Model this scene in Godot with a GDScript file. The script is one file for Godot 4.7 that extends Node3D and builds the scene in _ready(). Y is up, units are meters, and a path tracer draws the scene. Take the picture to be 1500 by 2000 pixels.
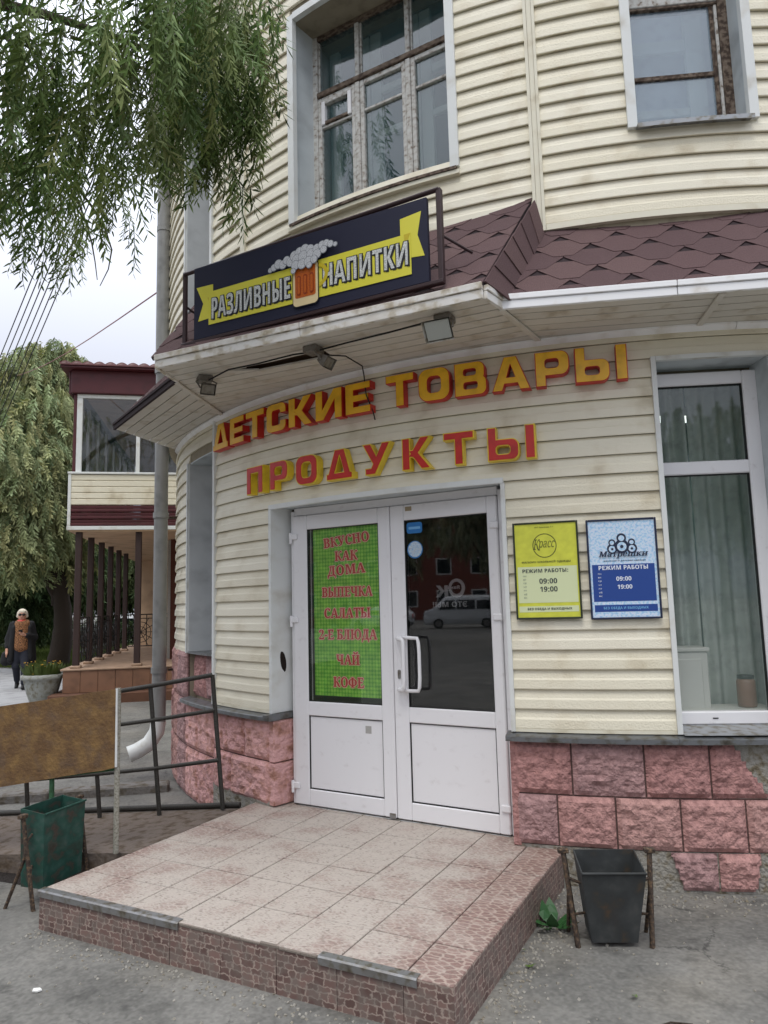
extends Node3D
# A rounded shop corner clad in cream siding: canopy, letters, double door, tiled porch, willow.
# Plan: the walls follow a circle round C; angles in degrees from +z, negative to the left.

const C := Vector3(2.3927, 0, -8.9451)
const R := 4.7544
const RU := 0.10          # the upper storey stands 10 cm proud of the lower one
const EYE := 1.62
const SOFFIT := 3.225

var rng := RandomNumberGenerator.new()
var M := {}
var used := {}

# ---------------------------------------------------------------- mesh builder
class MB:
	var v := PackedVector3Array()
	var uv := PackedVector2Array()
	var sm := PackedByteArray()
	var smooth := false
	func tri(a: Vector3, b: Vector3, c: Vector3, ua := Vector2.ZERO, ub := Vector2.ZERO, uc := Vector2.ZERO) -> void:
		v.append(a); v.append(b); v.append(c)
		uv.append(ua); uv.append(ub); uv.append(uc)
		sm.append(1 if smooth else 0)
	func tri_out(a: Vector3, b: Vector3, c: Vector3, o: Vector3) -> void:
		var n := (a - c).cross(a - b)
		if n.dot((a + b + c) / 3.0 - o) < 0.0:
			tri(a, c, b)
		else:
			tri(a, b, c)
	func quad_out(a: Vector3, b: Vector3, c: Vector3, d: Vector3, o: Vector3) -> void:
		tri_out(a, b, c, o); tri_out(a, c, d, o)
	func quad(a: Vector3, b: Vector3, c: Vector3, d: Vector3) -> void:
		tri(a, b, c); tri(a, c, d)
	# a quad with texture coordinates, corners in order
	func quad_uv(a: Vector3, b: Vector3, c: Vector3, d: Vector3, ua: Vector2, ub: Vector2, uc: Vector2, ud: Vector2) -> void:
		tri(a, b, c, ua, ub, uc); tri(a, c, d, ua, uc, ud)
	# chamfered box between lo and hi in the frame xf
	func box(xf: Transform3D, lo: Vector3, hi: Vector3, c := 0.0) -> void:
		var m := (lo + hi) * 0.5
		var h := (hi - lo) * 0.5
		c = minf(c, minf(h.x, minf(h.y, h.z)) * 0.9)
		var o := xf * m
		var pt := func(s: Vector3, ax: int) -> Vector3:
			var q := h - Vector3(c, c, c)
			q[ax] = h[ax]
			return xf * (m + s * q)
		for ax in 3:
			var b := (ax + 1) % 3
			var d := (ax + 2) % 3
			for s in [-1.0, 1.0]:
				var k := []
				for e in [[-1.0, -1.0], [1.0, -1.0], [1.0, 1.0], [-1.0, 1.0]]:
					var g := Vector3.ZERO
					g[ax] = s; g[b] = e[0]; g[d] = e[1]
					k.append(pt.call(g, ax))
				quad_out(k[0], k[1], k[2], k[3], o)
			if c > 0.0:
				for s in [-1.0, 1.0]:
					for t in [-1.0, 1.0]:
						var g0 := Vector3.ZERO
						g0[b] = s; g0[d] = t
						var g1 := g0
						g0[ax] = -1.0; g1[ax] = 1.0
						quad_out(pt.call(g0, b), pt.call(g1, b), pt.call(g1, d), pt.call(g0, d), o)
		if c > 0.0:
			for sx in [-1.0, 1.0]:
				for sy in [-1.0, 1.0]:
					for sz in [-1.0, 1.0]:
						var g := Vector3(sx, sy, sz)
						tri_out(pt.call(g, 0), pt.call(g, 1), pt.call(g, 2), o)
	# flat outline (x, y) of frame xf, from z0 to z1
	func prism(xf: Transform3D, poly: PackedVector2Array, z0: float, z1: float, uvscale := 0.0) -> void:
		if Geometry2D.is_polygon_clockwise(poly):
			poly = poly.duplicate()
			poly.reverse()
		var t := Geometry2D.triangulate_polygon(poly)
		for i in range(0, t.size(), 3):
			var a := poly[t[i]]
			var b := poly[t[i + 1]]
			var d := poly[t[i + 2]]
			if (b - a).cross(d - a) < 0.0:
				var w := b
				b = d
				d = w
			tri(xf * Vector3(a.x, a.y, z1), xf * Vector3(d.x, d.y, z1), xf * Vector3(b.x, b.y, z1), a * uvscale, d * uvscale, b * uvscale)
			tri(xf * Vector3(a.x, a.y, z0), xf * Vector3(b.x, b.y, z0), xf * Vector3(d.x, d.y, z0), a * uvscale, b * uvscale, d * uvscale)
		for i in poly.size():
			var a := poly[i]
			var b := poly[(i + 1) % poly.size()]
			quad(xf * Vector3(a.x, a.y, z0), xf * Vector3(a.x, a.y, z1), xf * Vector3(b.x, b.y, z1), xf * Vector3(b.x, b.y, z0))
	# tube through points, radii per point (or one)
	func tube(pts: Array, rad, n := 8, caps := true) -> void:
		var was := smooth
		smooth = true
		var rings := []
		var side := Vector3.ZERO
		for i in pts.size():
			var d: Vector3 = (pts[mini(i + 1, pts.size() - 1)] - pts[maxi(i - 1, 0)]).normalized()
			if side == Vector3.ZERO:
				side = d.cross(Vector3.UP if absf(d.y) < 0.9 else Vector3.RIGHT).normalized()
			else:
				side = (side - d * side.dot(d)).normalized()
			var up := side.cross(d)
			var r: float = rad[i] if rad is Array else rad
			var ring := []
			for k in n:
				var a := TAU * k / n
				ring.append(pts[i] + (side * cos(a) + up * sin(a)) * r)
			rings.append(ring)
		for i in pts.size() - 1:
			for k in n:
				var k2 := (k + 1) % n
				quad_out(rings[i][k], rings[i][k2], rings[i + 1][k2], rings[i + 1][k], (pts[i] + pts[i + 1]) * 0.5)
		smooth = false
		if caps:
			for e in [0, pts.size() - 1]:
				var inner: Vector3 = pts[1] if e == 0 else pts[pts.size() - 2]
				for k in n:
					tri_out(pts[e], rings[e][k], rings[e][(k + 1) % n], inner)
		smooth = was
	# turned shape: profile of (radius, height) about a vertical axis at o
	func lathe(o: Vector3, prof: Array, n := 20, soft := true) -> void:
		var was := smooth
		smooth = soft
		for i in prof.size() - 1:
			var p: Vector2 = prof[i]
			var q: Vector2 = prof[i + 1]
			for k in n:
				var a := TAU * k / n
				var b := TAU * (k + 1) / n
				var d0 := Vector3(cos(a), 0, sin(a))
				var d1 := Vector3(cos(b), 0, sin(b))
				var y0 := Vector3(0, p.y, 0)
				var y1 := Vector3(0, q.y, 0)
				if p.x > 0.0:
					tri(o + d0 * p.x + y0, o + d1 * p.x + y0, o + d1 * q.x + y1)
				if q.x > 0.0:
					tri(o + d0 * p.x + y0, o + d1 * q.x + y1, o + d0 * q.x + y1)
		smooth = was
	# closed outline of (outward, y) swept along the wall's circle
	func arc(prof: Array, a0: float, a1: float, step := 1.5) -> void:
		var n := maxi(1, ceili((a1 - a0) / step))
		var mid := Vector2.ZERO
		for p in prof:
			mid += p
		mid /= prof.size()
		for i in n:
			var b0 := a0 + (a1 - a0) * i / n
			var b1 := a0 + (a1 - a0) * (i + 1) / n
			var o := pol((b0 + b1) * 0.5, mid.y, mid.x)
			for k in prof.size():
				var p: Vector2 = prof[k]
				var q: Vector2 = prof[(k + 1) % prof.size()]
				quad_out(pol(b0, p.y, p.x), pol(b1, p.y, p.x), pol(b1, q.y, q.x), pol(b0, q.y, q.x), o)
		var fl := PackedVector2Array(prof)
		var t := Geometry2D.triangulate_polygon(fl)
		for e in [[a0, a1], [a1, a0]]:
			var o := pol(lerpf(e[0], e[1], 0.02), mid.y, mid.x)
			for i in range(0, t.size(), 3):
				tri_out(pol(e[0], fl[t[i]].y, fl[t[i]].x), pol(e[0], fl[t[i + 1]].y, fl[t[i + 1]].x), pol(e[0], fl[t[i + 2]].y, fl[t[i + 2]].x), o)
	static func pol(a: float, y: float, dr: float) -> Vector3:
		var t := deg_to_rad(a)
		return Vector3(2.3927 + (4.7544 + dr) * sin(t), y, -8.9451 + (4.7544 + dr) * cos(t))
	func centre() -> Vector3:
		var lo := Vector3(1e9, 1e9, 1e9)
		var hi := -lo
		for p in v:
			lo = lo.min(p)
			hi = hi.max(p)
		return (lo + hi) * 0.5
	func mesh(shift := Vector3.ZERO) -> ArrayMesh:
		var st := SurfaceTool.new()
		st.begin(Mesh.PRIMITIVE_TRIANGLES)
		for i in v.size():
			st.set_smooth_group(0 if sm[i / 3] else -1)
			st.set_uv(uv[i])
			st.add_vertex(v[i] - shift)
		st.generate_normals()
		return st.commit()

# ---------------------------------------------------------------- scene helpers
func pol(a: float, y: float, dr := 0.0) -> Vector3:
	return MB.pol(a, y, dr)

func frame_at(a: float, y: float, dr := 0.0) -> Transform3D:      # x along the wall, z outward
	return Transform3D(Basis(Vector3.UP, deg_to_rad(a)), pol(a, y, dr))

func chord(a0: float, a1: float, dr: float) -> Transform3D:       # flat plane between two wall angles
	var A := pol(a0, 0, dr)
	var u := (pol(a1, 0, dr) - A).normalized()
	return Transform3D(Basis(u, Vector3.UP, Vector3(-u.z, 0, u.x)), A)

func chord_width(a0: float, a1: float, dr: float) -> float:
	return (pol(a1, 0, dr) - pol(a0, 0, dr)).length()

func numbered(n: String) -> String:
	var k: int = used.get(n, 0)
	used[n] = k + 1
	return n if k == 0 else "%s_%03d" % [n, k]

func tag(o: Node, label: String, category: String, group := "") -> Node:
	o.set_meta("label", label)
	o.set_meta("category", category)
	if group != "":
		o.set_meta("group", group)
	return o

func thing(called: String, label: String, category: String, at := Vector3.ZERO, group := "") -> Node3D:
	var o := Node3D.new()
	o.name = numbered(called)
	add_child(o)
	o.position = at
	tag(o, label, category, group)
	return o

# world-space builder -> mesh node under parent, its origin in its middle
func put(parent: Node, called: String, b: MB, m: Material) -> MeshInstance3D:
	var o := MeshInstance3D.new()
	o.name = called if parent != self else numbered(called)
	var c := b.centre()
	o.mesh = b.mesh(c)
	o.material_override = m
	parent.add_child(o, true)
	o.global_position = c
	return o

func put_mesh(parent: Node, called: String, mesh: Mesh, m: Material, xf: Transform3D) -> MeshInstance3D:
	var o := MeshInstance3D.new()
	o.name = called if parent != self else numbered(called)
	o.mesh = mesh
	o.material_override = m
	parent.add_child(o, true)
	o.global_transform = xf
	return o

func box_part(parent: Node, called: String, xf: Transform3D, lo: Vector3, hi: Vector3, m: Material, c := 0.004) -> MeshInstance3D:
	var b := MB.new()
	b.box(xf, lo, hi, c)
	return put(parent, called, b, m)

func tube_part(parent: Node, called: String, pts: Array, r, m: Material, n := 8) -> MeshInstance3D:
	var b := MB.new()
	b.tube(pts, r, n)
	return put(parent, called, b, m)

func structure(called: String, b: MB, m: Material) -> MeshInstance3D:
	var o := put(self, called, b, m)
	o.set_meta("kind", "structure")
	return o

func rr(x0: float, y0: float, x1: float, y1: float, r: float, n := 5) -> PackedVector2Array:
	var p := PackedVector2Array()
	for q in [[x1 - r, y1 - r, 0.0], [x0 + r, y1 - r, 90.0], [x0 + r, y0 + r, 180.0], [x1 - r, y0 + r, 270.0]]:
		for i in n + 1:
			var a := deg_to_rad(q[2] + 90.0 * i / n)
			p.append(Vector2(q[0] + cos(a) * r, q[1] + sin(a) * r))
	return p

func circle(x: float, y: float, r: float, n := 28) -> PackedVector2Array:
	var p := PackedVector2Array()
	for i in n:
		p.append(Vector2(x + cos(TAU * i / n) * r, y + sin(TAU * i / n) * r))
	return p

# ---------------------------------------------------------------- materials
func noise(freq: float, oct := 4, seed_ := 1, type := FastNoiseLite.TYPE_SIMPLEX_SMOOTH) -> FastNoiseLite:
	var n := FastNoiseLite.new()
	n.noise_type = type
	n.seed = seed_
	n.frequency = freq
	n.fractal_octaves = oct
	return n

func ramp_tex(n: FastNoiseLite, stops: Array, size := 512) -> NoiseTexture2D:
	var g := Gradient.new()
	g.offsets = PackedFloat32Array(stops.map(func(s): return s[0]))
	g.colors = PackedColorArray(stops.map(func(s): return s[1]))
	var t := NoiseTexture2D.new()
	t.width = size
	t.height = size
	t.seamless = true
	t.noise = n
	t.color_ramp = g
	return t

func bump_tex(n: FastNoiseLite, strength: float, size := 512) -> NoiseTexture2D:
	var t := NoiseTexture2D.new()
	t.width = size
	t.height = size
	t.seamless = true
	t.as_normal_map = true
	t.bump_strength = strength
	t.noise = n
	return t

func grey(v: float) -> Color:
	return Color(v, v, v)

func mat(col: Color, rough := 0.6, tex: Texture2D = null, scale := 1.0, bump: Texture2D = null, bump_amount := 1.0, metal := 0.0) -> StandardMaterial3D:
	var m := StandardMaterial3D.new()
	m.albedo_color = col
	m.roughness = rough
	m.metallic = metal
	if tex:
		m.albedo_texture = tex
	if bump:
		m.normal_enabled = true
		m.normal_texture = bump
		m.normal_scale = bump_amount
	if tex or bump:
		m.uv1_triplanar = true
		m.uv1_world_triplanar = true
		m.uv1_scale = Vector3.ONE * scale
	return m

func image_tex(w: int, h: int, f: Callable) -> ImageTexture:
	var im := Image.create(w, h, false, Image.FORMAT_RGB8)
	for y in h:
		for x in w:
			im.set_pixel(x, y, f.call(x, y))
	im.generate_mipmaps()
	return ImageTexture.create_from_image(im)

func glass_mat(tint: Color, alpha: float) -> StandardMaterial3D:
	var m := StandardMaterial3D.new()
	m.albedo_color = Color(tint.r, tint.g, tint.b, alpha)
	m.transparency = BaseMaterial3D.TRANSPARENCY_ALPHA
	m.roughness = 0.02
	m.metallic_specular = 1.0
	m.clearcoat_enabled = true
	m.clearcoat = 1.0
	m.clearcoat_roughness = 0.02
	return m

func make_materials() -> void:
	var blot := ramp_tex(noise(0.012, 5, 11), [[0.0, grey(0.80)], [0.45, grey(0.95)], [1.0, grey(1.0)]])
	var fine := ramp_tex(noise(0.12, 4, 12), [[0.0, grey(0.78)], [0.5, grey(0.93)], [1.0, grey(1.0)]])
	var dirt := ramp_tex(noise(0.02, 6, 13), [[0.0, Color(0.52, 0.46, 0.38)], [0.28, Color(0.80, 0.76, 0.68)], [0.5, grey(0.97)], [1.0, grey(1.0)]])
	var rub := bump_tex(noise(0.05, 5, 14), 6.0)
	var grain := bump_tex(noise(0.35, 2, 15), 3.0)
	var stain := ramp_tex(noise(0.010, 6, 16), [[0.0, Color(0.84, 0.81, 0.76)], [0.26, Color(0.965, 0.955, 0.94)], [0.42, grey(1.0)], [1.0, grey(1.0)]])
	M.blot = blot
	M.fine = fine
	M.dirt = dirt
	# siding, three dye lots
	for k in 3:
		var cols := [Color(0.890, 0.864, 0.778), Color(0.877, 0.849, 0.760), Color(0.898, 0.874, 0.794)]
		M["siding%d" % k] = mat(cols[k], 0.5, stain, 0.42 + 0.07 * k, grain, 0.25)
	M.trim = mat(Color(0.86, 0.87, 0.86), 0.45, stain, 0.6)
	M.trim_cream = mat(Color(0.88, 0.86, 0.78), 0.5, stain, 0.7)
	M.reveal = mat(Color(0.80, 0.83, 0.84), 0.45, blot, 0.5)
	M.cheek = mat(Color(0.82, 0.83, 0.83), 0.5, blot, 0.5)
	M.sill_grey = mat(Color(0.62, 0.63, 0.64), 0.4, dirt, 1.2, null, 1.0, 0.3)
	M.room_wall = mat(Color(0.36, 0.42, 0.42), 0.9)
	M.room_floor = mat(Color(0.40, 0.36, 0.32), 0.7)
	M.inner_frame = mat(Color(0.72, 0.79, 0.77), 0.5, stain, 1.0)
	M.curtain = mat(Color(0.74, 0.80, 0.84), 0.9, blot, 1.2)  # for the sheet added behind the right upper panes to brighten them
	M.curtain_green = mat(Color(0.76, 0.79, 0.76), 0.9, blot, 1.4)
	M.cabinet = mat(Color(0.80, 0.80, 0.77), 0.5)
	M.jar = mat(Color(0.50, 0.36, 0.28), 0.4)
	M.glass_sky_tint = glass_mat(Color(0.62, 0.71, 0.78), 0.30)  # blue-grey film put in for the sky these panes would mirror
	M.tube_light = mat(Color(1, 1, 1), 0.5)
	M.tube_light.emission_enabled = true
	M.tube_light.emission = Color(0.95, 1.0, 0.97)
	M.tube_light.emission_energy_multiplier = 2.0
	M.hole = mat(Color(0.13, 0.09, 0.06), 1.0, fine, 4.0)  # dark tone painted for the shaded inside of the hole
	M.tab = mat(Color(0.62, 0.56, 0.45), 0.7)
	M.sticker_blue = mat(Color(0.16, 0.45, 0.70), 0.35)
	M.sticker_light = mat(Color(0.45, 0.68, 0.86), 0.35)
	M.sticker_pale = mat(Color(0.76, 0.82, 0.86), 0.35, ramp_tex(noise(0.05, 3, 63), [[0.0, Color(0.80, 0.55, 0.58)], [0.4, grey(1.0)], [0.62, grey(1.0)], [0.8, Color(0.60, 0.80, 0.95)], [1.0, Color(0.5, 0.7, 0.9)]], 256), 5.0)
	M.tape = mat(Color(0.72, 0.71, 0.69), 0.8, fine, 8.0)
	M.print_white = mat(Color(0.80, 0.80, 0.80), 0.5)
	M.menu_red = mat(Color(0.72, 0.16, 0.15), 0.5)
	M.menu_pale = mat(Color(0.86, 0.62, 0.58), 0.5)
	M.grout = mat(Color(0.30, 0.27, 0.25), 0.95, fine, 3.0)
	M.mortar_pale = mat(Color(0.52, 0.48, 0.44), 0.95, fine, 3.0, rub, 0.6)
	M.board = mat(Color(1, 1, 1), 0.9, board_tex(), 1.1, rub, 0.4)
	M.tile_tan = mat(Color(0.66, 0.55, 0.46), 0.7, blot, 0.6)
	M.tile_dark = mat(Color(0.40, 0.27, 0.20), 0.8, blot, 0.6)
	M.tile_face0 = mat(Color(0.55, 0.40, 0.30), 0.6, blot, 0.5)
	M.tile_face1 = mat(Color(0.52, 0.375, 0.285), 0.6, blot, 0.5)
	M.post_brown = mat(Color(0.22, 0.14, 0.12), 0.6, fine, 1.0)
	M.soffit_tan = mat(Color(0.78, 0.66, 0.54), 0.8, blot, 0.3)
	M.maroon = mat(Color(0.32, 0.11, 0.13), 0.5, blot, 0.5)
	M.roof_red = mat(Color(0.36, 0.15, 0.15), 0.4, blot, 0.5)
	M.brick_white = mat(Color(0.78, 0.77, 0.73), 0.9, fine, 0.6)
	M.brick_red = mat(Color(0.36, 0.20, 0.15), 0.9, fine, 0.6)
	M.iron = mat(Color(0.05, 0.045, 0.045), 0.5)
	M.planter = mat(Color(0.60, 0.61, 0.59), 0.9, dirt, 1.0, rub, 0.5)
	M.leaf_plant = mat(Color(0.30, 0.36, 0.14), 0.7)
	M.flower = mat(Color(0.80, 0.62, 0.16), 0.7)
	M.glass_balcony = glass_mat(Color(0.10, 0.15, 0.14), 0.35)
	M.frame_olive = mat(Color(0.16, 0.19, 0.12), 0.4)
	M.frame_navy = mat(Color(0.10, 0.14, 0.26), 0.4)
	M.poster_yellow = mat(Color(0.87, 0.88, 0.30), 0.4, ramp_tex(noise(0.03, 3, 64), [[0.0, grey(0.90)], [1.0, grey(1.0)]], 256), 2.0)
	M.poster_pale = mat(Color(0.85, 0.88, 0.70), 0.4)
	M.poster_ice = mat(Color(1, 1, 1), 0.4, ramp_tex(noise(0.05, 4, 65), [[0.0, Color(0.50, 0.70, 0.90)], [0.45, Color(0.72, 0.85, 0.94)], [0.6, Color(0.86, 0.91, 0.96)], [1.0, Color(0.78, 0.82, 0.95)]], 256), 4.0)
	M.poster_blue = mat(Color(0.13, 0.27, 0.56), 0.4)
	M.poster_skyink = mat(Color(0.45, 0.68, 0.86), 0.4)
	M.ink_olive = mat(Color(0.34, 0.36, 0.10), 0.5)
	M.ink_dark = mat(Color(0.20, 0.24, 0.24), 0.5)
	M.ink_grey = mat(Color(0.52, 0.56, 0.50), 0.5)
	M.ink_navy = mat(Color(0.09, 0.13, 0.25), 0.5)
	M.print_bright = mat(Color(0.90, 0.92, 0.95), 0.5)
	M.lamp_lens = mat(Color(0.66, 0.67, 0.64), 0.2)
	M.lamp_lens_dirty = mat(Color(0.50, 0.48, 0.44), 0.35, dirt, 3.0)
	M.leaf_weed = mat(Color(0.16, 0.34, 0.16), 0.5)
	M.leaf_fallen = mat(Color(0.32, 0.42, 0.15), 0.6)
	M.paper = mat(Color(0.88, 0.88, 0.86), 0.8)
	M.bark = mat(Color(0.25, 0.21, 0.17), 0.95, fine, 1.5, rub, 1.5)
	M.car_white = mat(Color(0.86, 0.87, 0.88), 0.25)
	M.car_silver = mat(Color(0.62, 0.64, 0.66), 0.3, null, 1.0, null, 1.0, 0.4)
	M.car_red = mat(Color(0.42, 0.07, 0.07), 0.25)
	M.car_glass = mat(Color(0.08, 0.10, 0.11), 0.06)
	M.tyre = mat(Color(0.06, 0.06, 0.06), 0.9)
	M.brick_far = mat(Color(0.46, 0.25, 0.20), 0.95, fine, 0.5)
	M.skin = mat(Color(0.80, 0.60, 0.50), 0.6)
	M.hair = mat(Color(0.86, 0.82, 0.74), 0.7)
	M.lips = mat(Color(0.62, 0.25, 0.24), 0.5)
	M.coat = mat(Color(0.075, 0.075, 0.085), 0.85)
	M.denim = mat(Color(0.14, 0.15, 0.19), 0.9)
	M.top_print = mat(Color(1, 1, 1), 0.9, ramp_tex(noise(0.05, 3, 95), [[0.0, Color(0.16, 0.10, 0.08)], [0.45, Color(0.36, 0.24, 0.16)], [0.6, Color(0.66, 0.46, 0.30)], [1.0, Color(0.74, 0.55, 0.36)]], 256), 3.0)
	M.leaf = StandardMaterial3D.new()
	M.leaf.vertex_color_use_as_albedo = true
	M.leaf.roughness = 0.75
	M.leaf.metallic_specular = 0.25
	M.leaf.backlight_enabled = true
	M.leaf.backlight = Color(0.45, 0.5, 0.25)
	M.gingham = gingham_mat()
	M.substrate = mat(Color(0.62, 0.58, 0.5), 0.9, blot, 1.0)
	M.pvc = mat(Color(0.91, 0.905, 0.91), 0.32, ramp_tex(noise(0.015, 6, 17), [[0.0, Color(0.90, 0.895, 0.885)], [0.12, Color(0.975, 0.97, 0.97)], [0.22, grey(1.0)], [1.0, grey(1.0)]]), 1.1)
	M.gasket = mat(Color(0.10, 0.10, 0.10), 0.7)
	M.peel = mat(Color(0.92, 0.92, 0.92), 0.7, ramp_tex(noise(0.045, 5, 18), [[0.0, Color(0.36, 0.30, 0.25)], [0.20, Color(0.52, 0.46, 0.40)], [0.29, Color(0.76, 0.74, 0.71)], [0.6, Color(0.85, 0.85, 0.83)], [1.0, Color(0.88, 0.88, 0.87)]]), 0.9, rub, 0.12)
	M.weathered = mat(Color(0.85, 0.82, 0.8), 0.85, ramp_tex(noise(0.05, 5, 19), [[0.0, Color(0.20, 0.16, 0.13)], [0.42, Color(0.34, 0.28, 0.24)], [0.55, Color(0.50, 0.45, 0.40)], [1.0, Color(0.64, 0.60, 0.55)]]), 0.8, rub, 0.15)
	M.glass = glass_mat(Color(0.24, 0.38, 0.40), 0.26)  # teal haze mixed into the tint for sky reflected in the panes
	M.shopglass = glass_mat(Color(0.45, 0.58, 0.54), 0.10)
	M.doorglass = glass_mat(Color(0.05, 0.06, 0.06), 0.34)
	M.menuglass = glass_mat(Color(0.6, 0.7, 0.6), 0.04)
	M.ledge = mat(Color(0.47, 0.48, 0.49), 0.4, dirt, 1.1, null, 1.0, 0.5)
	M.concrete = mat(Color(0.60, 0.585, 0.55), 0.95, dirt, 1.3, rub, 1.0)
	# split-face plinth stone
	for k in 4:
		var cs := [Color(0.755, 0.575, 0.55), Color(0.72, 0.535, 0.515), Color(0.765, 0.595, 0.565), Color(0.705, 0.56, 0.55)]
		M["stone%d" % k] = mat(cs[k], 0.95, ramp_tex(noise(0.03, 5, 30 + k), [[0.0, Color(0.66, 0.62, 0.62)], [0.4, grey(0.88)], [0.7, grey(1.0)], [1.0, Color(1.0, 1.0, 0.98)]]), 1.2, rub, 1.3)
	for k in 2:
		M["pink%d" % k] = mat([Color(0.85, 0.66, 0.645), Color(0.82, 0.63, 0.62)][k], 0.95, dirt, 0.9 + 0.3 * k, rub, 1.1)
	M.mortar = mat(Color(0.42, 0.33, 0.31), 0.98, fine, 2.0, rub, 0.8)
	# roof and canopy
	for k in 3:
		M["shingle%d" % k] = mat([Color(0.415, 0.318, 0.318), Color(0.39, 0.297, 0.30), Color(0.435, 0.338, 0.333)][k], 0.95, ramp_tex(noise(0.25, 3, 40 + k), [[0.0, grey(0.55)], [0.5, grey(0.9)], [0.86, grey(1.0)], [0.93, Color(1.6, 1.6, 1.6)], [1.0, Color(1.9, 1.8, 1.75)]]), 1.2, grain, 1.2)
	M.underlay = mat(Color(0.20, 0.15, 0.16), 0.98, fine, 1.0)
	M.fascia = mat(Color(0.90, 0.89, 0.87), 0.6, dirt, 0.8)
	M.fascia_clean = mat(Color(0.945, 0.945, 0.945), 0.5, stain, 0.9)
	for k in 2:
		M["soffit%d" % k] = mat([Color(0.83, 0.81, 0.77), Color(0.82, 0.80, 0.76)][k], 0.6, stain, 0.7 + 0.2 * k)
	M.deck = mat(Color(0.40, 0.31, 0.23), 0.95, fine, 1.0)
	# metal, paint
	M.rail = mat(Color(0.30, 0.29, 0.27), 0.6, ramp_tex(noise(0.08, 5, 50), [[0.0, Color(0.45, 0.30, 0.20)], [0.35, grey(0.75)], [1.0, grey(1.0)]]), 2.0, null, 1.0, 0.3)
	M.rail_pale = mat(Color(0.66, 0.65, 0.60), 0.6, ramp_tex(noise(0.06, 5, 51), [[0.0, Color(0.5, 0.44, 0.34)], [0.4, grey(0.85)], [1.0, grey(1.0)]]), 2.0)
	M.rail_green = mat(Color(0.22, 0.40, 0.27), 0.6, dirt, 2.0)
	M.pipe = mat(Color(0.57, 0.57, 0.56), 0.45, blot, 0.8, null, 1.0, 0.2)
	M.pipe_end = mat(Color(0.85, 0.86, 0.85), 0.4, stain, 1.5)
	M.maroon_frame = mat(Color(0.22, 0.13, 0.14), 0.5, fine, 2.0)
	M.alu = mat(Color(0.62, 0.62, 0.62), 0.38, dirt, 1.6, null, 1.0, 0.7)
	M.bin_green = mat(Color(1, 1, 1), 0.6, ramp_tex(noise(0.02, 6, 52), [[0.0, Color(0.20, 0.14, 0.10)], [0.30, Color(0.27, 0.24, 0.21)], [0.42, Color(0.10, 0.25, 0.21)], [0.6, Color(0.13, 0.30, 0.255)], [1.0, Color(0.30, 0.36, 0.34)]]), 0.9)
	M.bin_dark = mat(Color(1.0, 1.0, 1.0), 0.8, ramp_tex(noise(0.016, 6, 53), [[0.0, Color(0.33, 0.24, 0.16)], [0.2, Color(0.22, 0.21, 0.19)], [0.34, Color(0.19, 0.20, 0.20)], [0.6, Color(0.22, 0.23, 0.23)], [1.0, Color(0.31, 0.31, 0.30)]]), 0.8)
	M.rust = mat(Color(1, 1, 1), 0.9, ramp_tex(noise(0.05, 5, 54), [[0.0, Color(0.16, 0.12, 0.10)], [0.5, Color(0.26, 0.22, 0.19)], [0.75, Color(0.42, 0.33, 0.24)], [1.0, Color(0.55, 0.50, 0.44)]]), 1.6, rub, 0.6)
	M.lamp_white = mat(Color(0.72, 0.71, 0.68), 0.5, dirt, 2.5)
	M.lamp_grey = mat(Color(0.46, 0.44, 0.41), 0.6, dirt, 2.5)
	M.cable = mat(Color(0.07, 0.065, 0.06), 0.6)
	M.red_wire = mat(Color(0.62, 0.42, 0.42), 0.6)
	# big letters
	M.yellow_face = mat(Color(0.97, 0.74, 0.14), 0.35, blot, 1.2)
	M.red_side = mat(Color(0.80, 0.17, 0.13), 0.4, blot, 1.2)
	M.red_face = mat(Color(0.80, 0.17, 0.13), 0.35, blot, 1.4)
	M.yellow_side = mat(Color(0.95, 0.83, 0.22), 0.4, blot, 1.4)
	# signs
	M.navy = mat(Color(0.060, 0.072, 0.185), 0.7)
	M.sign_yellow = mat(Color(0.86, 0.83, 0.27), 0.4)
	M.sign_yellow_dark = mat(Color(0.78, 0.70, 0.16), 0.4)
	M.sign_white = mat(Color(0.86, 0.87, 0.86), 0.4, ramp_tex(noise(0.06, 4, 60), [[0.0, grey(0.62)], [0.42, grey(0.82)], [0.6, grey(1.0)], [1.0, grey(1.0)]]), 3.0)
	M.sign_foam = mat(Color(0.84, 0.85, 0.87), 0.5, ramp_tex(noise(0.09, 3, 61), [[0.0, grey(0.55)], [0.45, grey(0.85)], [0.6, grey(1.0)], [1.0, grey(1.0)]]), 3.5)
	M.froth_line = mat(Color(0.45, 0.47, 0.50), 0.5)
	M.sign_ink = mat(Color(0.10, 0.10, 0.12), 0.5)
	M.beer = mat(Color(0.76, 0.38, 0.13), 0.35, ramp_tex(noise(0.05, 3, 62), [[0.0, grey(0.72)], [0.6, grey(1.0)], [1.0, grey(1.0)]]), 4.0)
	M.beer_dark = mat(Color(0.55, 0.22, 0.09), 0.35)
	M.cream_print = mat(Color(0.88, 0.80, 0.62), 0.4)
	# ground
	M.asphalt = mat(Color(1, 1, 1), 0.95, asphalt_tex(), 0.22, bump_tex(noise(0.45, 2, 70), 2.0), 0.22)
	M.ramp = mat(Color(0.43, 0.385, 0.35), 0.95, dirt, 0.9, rub, 0.5)
	M.path = mat(Color(0.66, 0.66, 0.66), 0.95, blot, 0.3, grain, 0.5)
	M.kerb = mat(Color(0.47, 0.455, 0.44), 0.95, dirt, 0.8, rub, 0.6)
	M.soil = mat(Color(0.15, 0.12, 0.10), 1.0, fine, 2.0, rub, 1.2)
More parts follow.
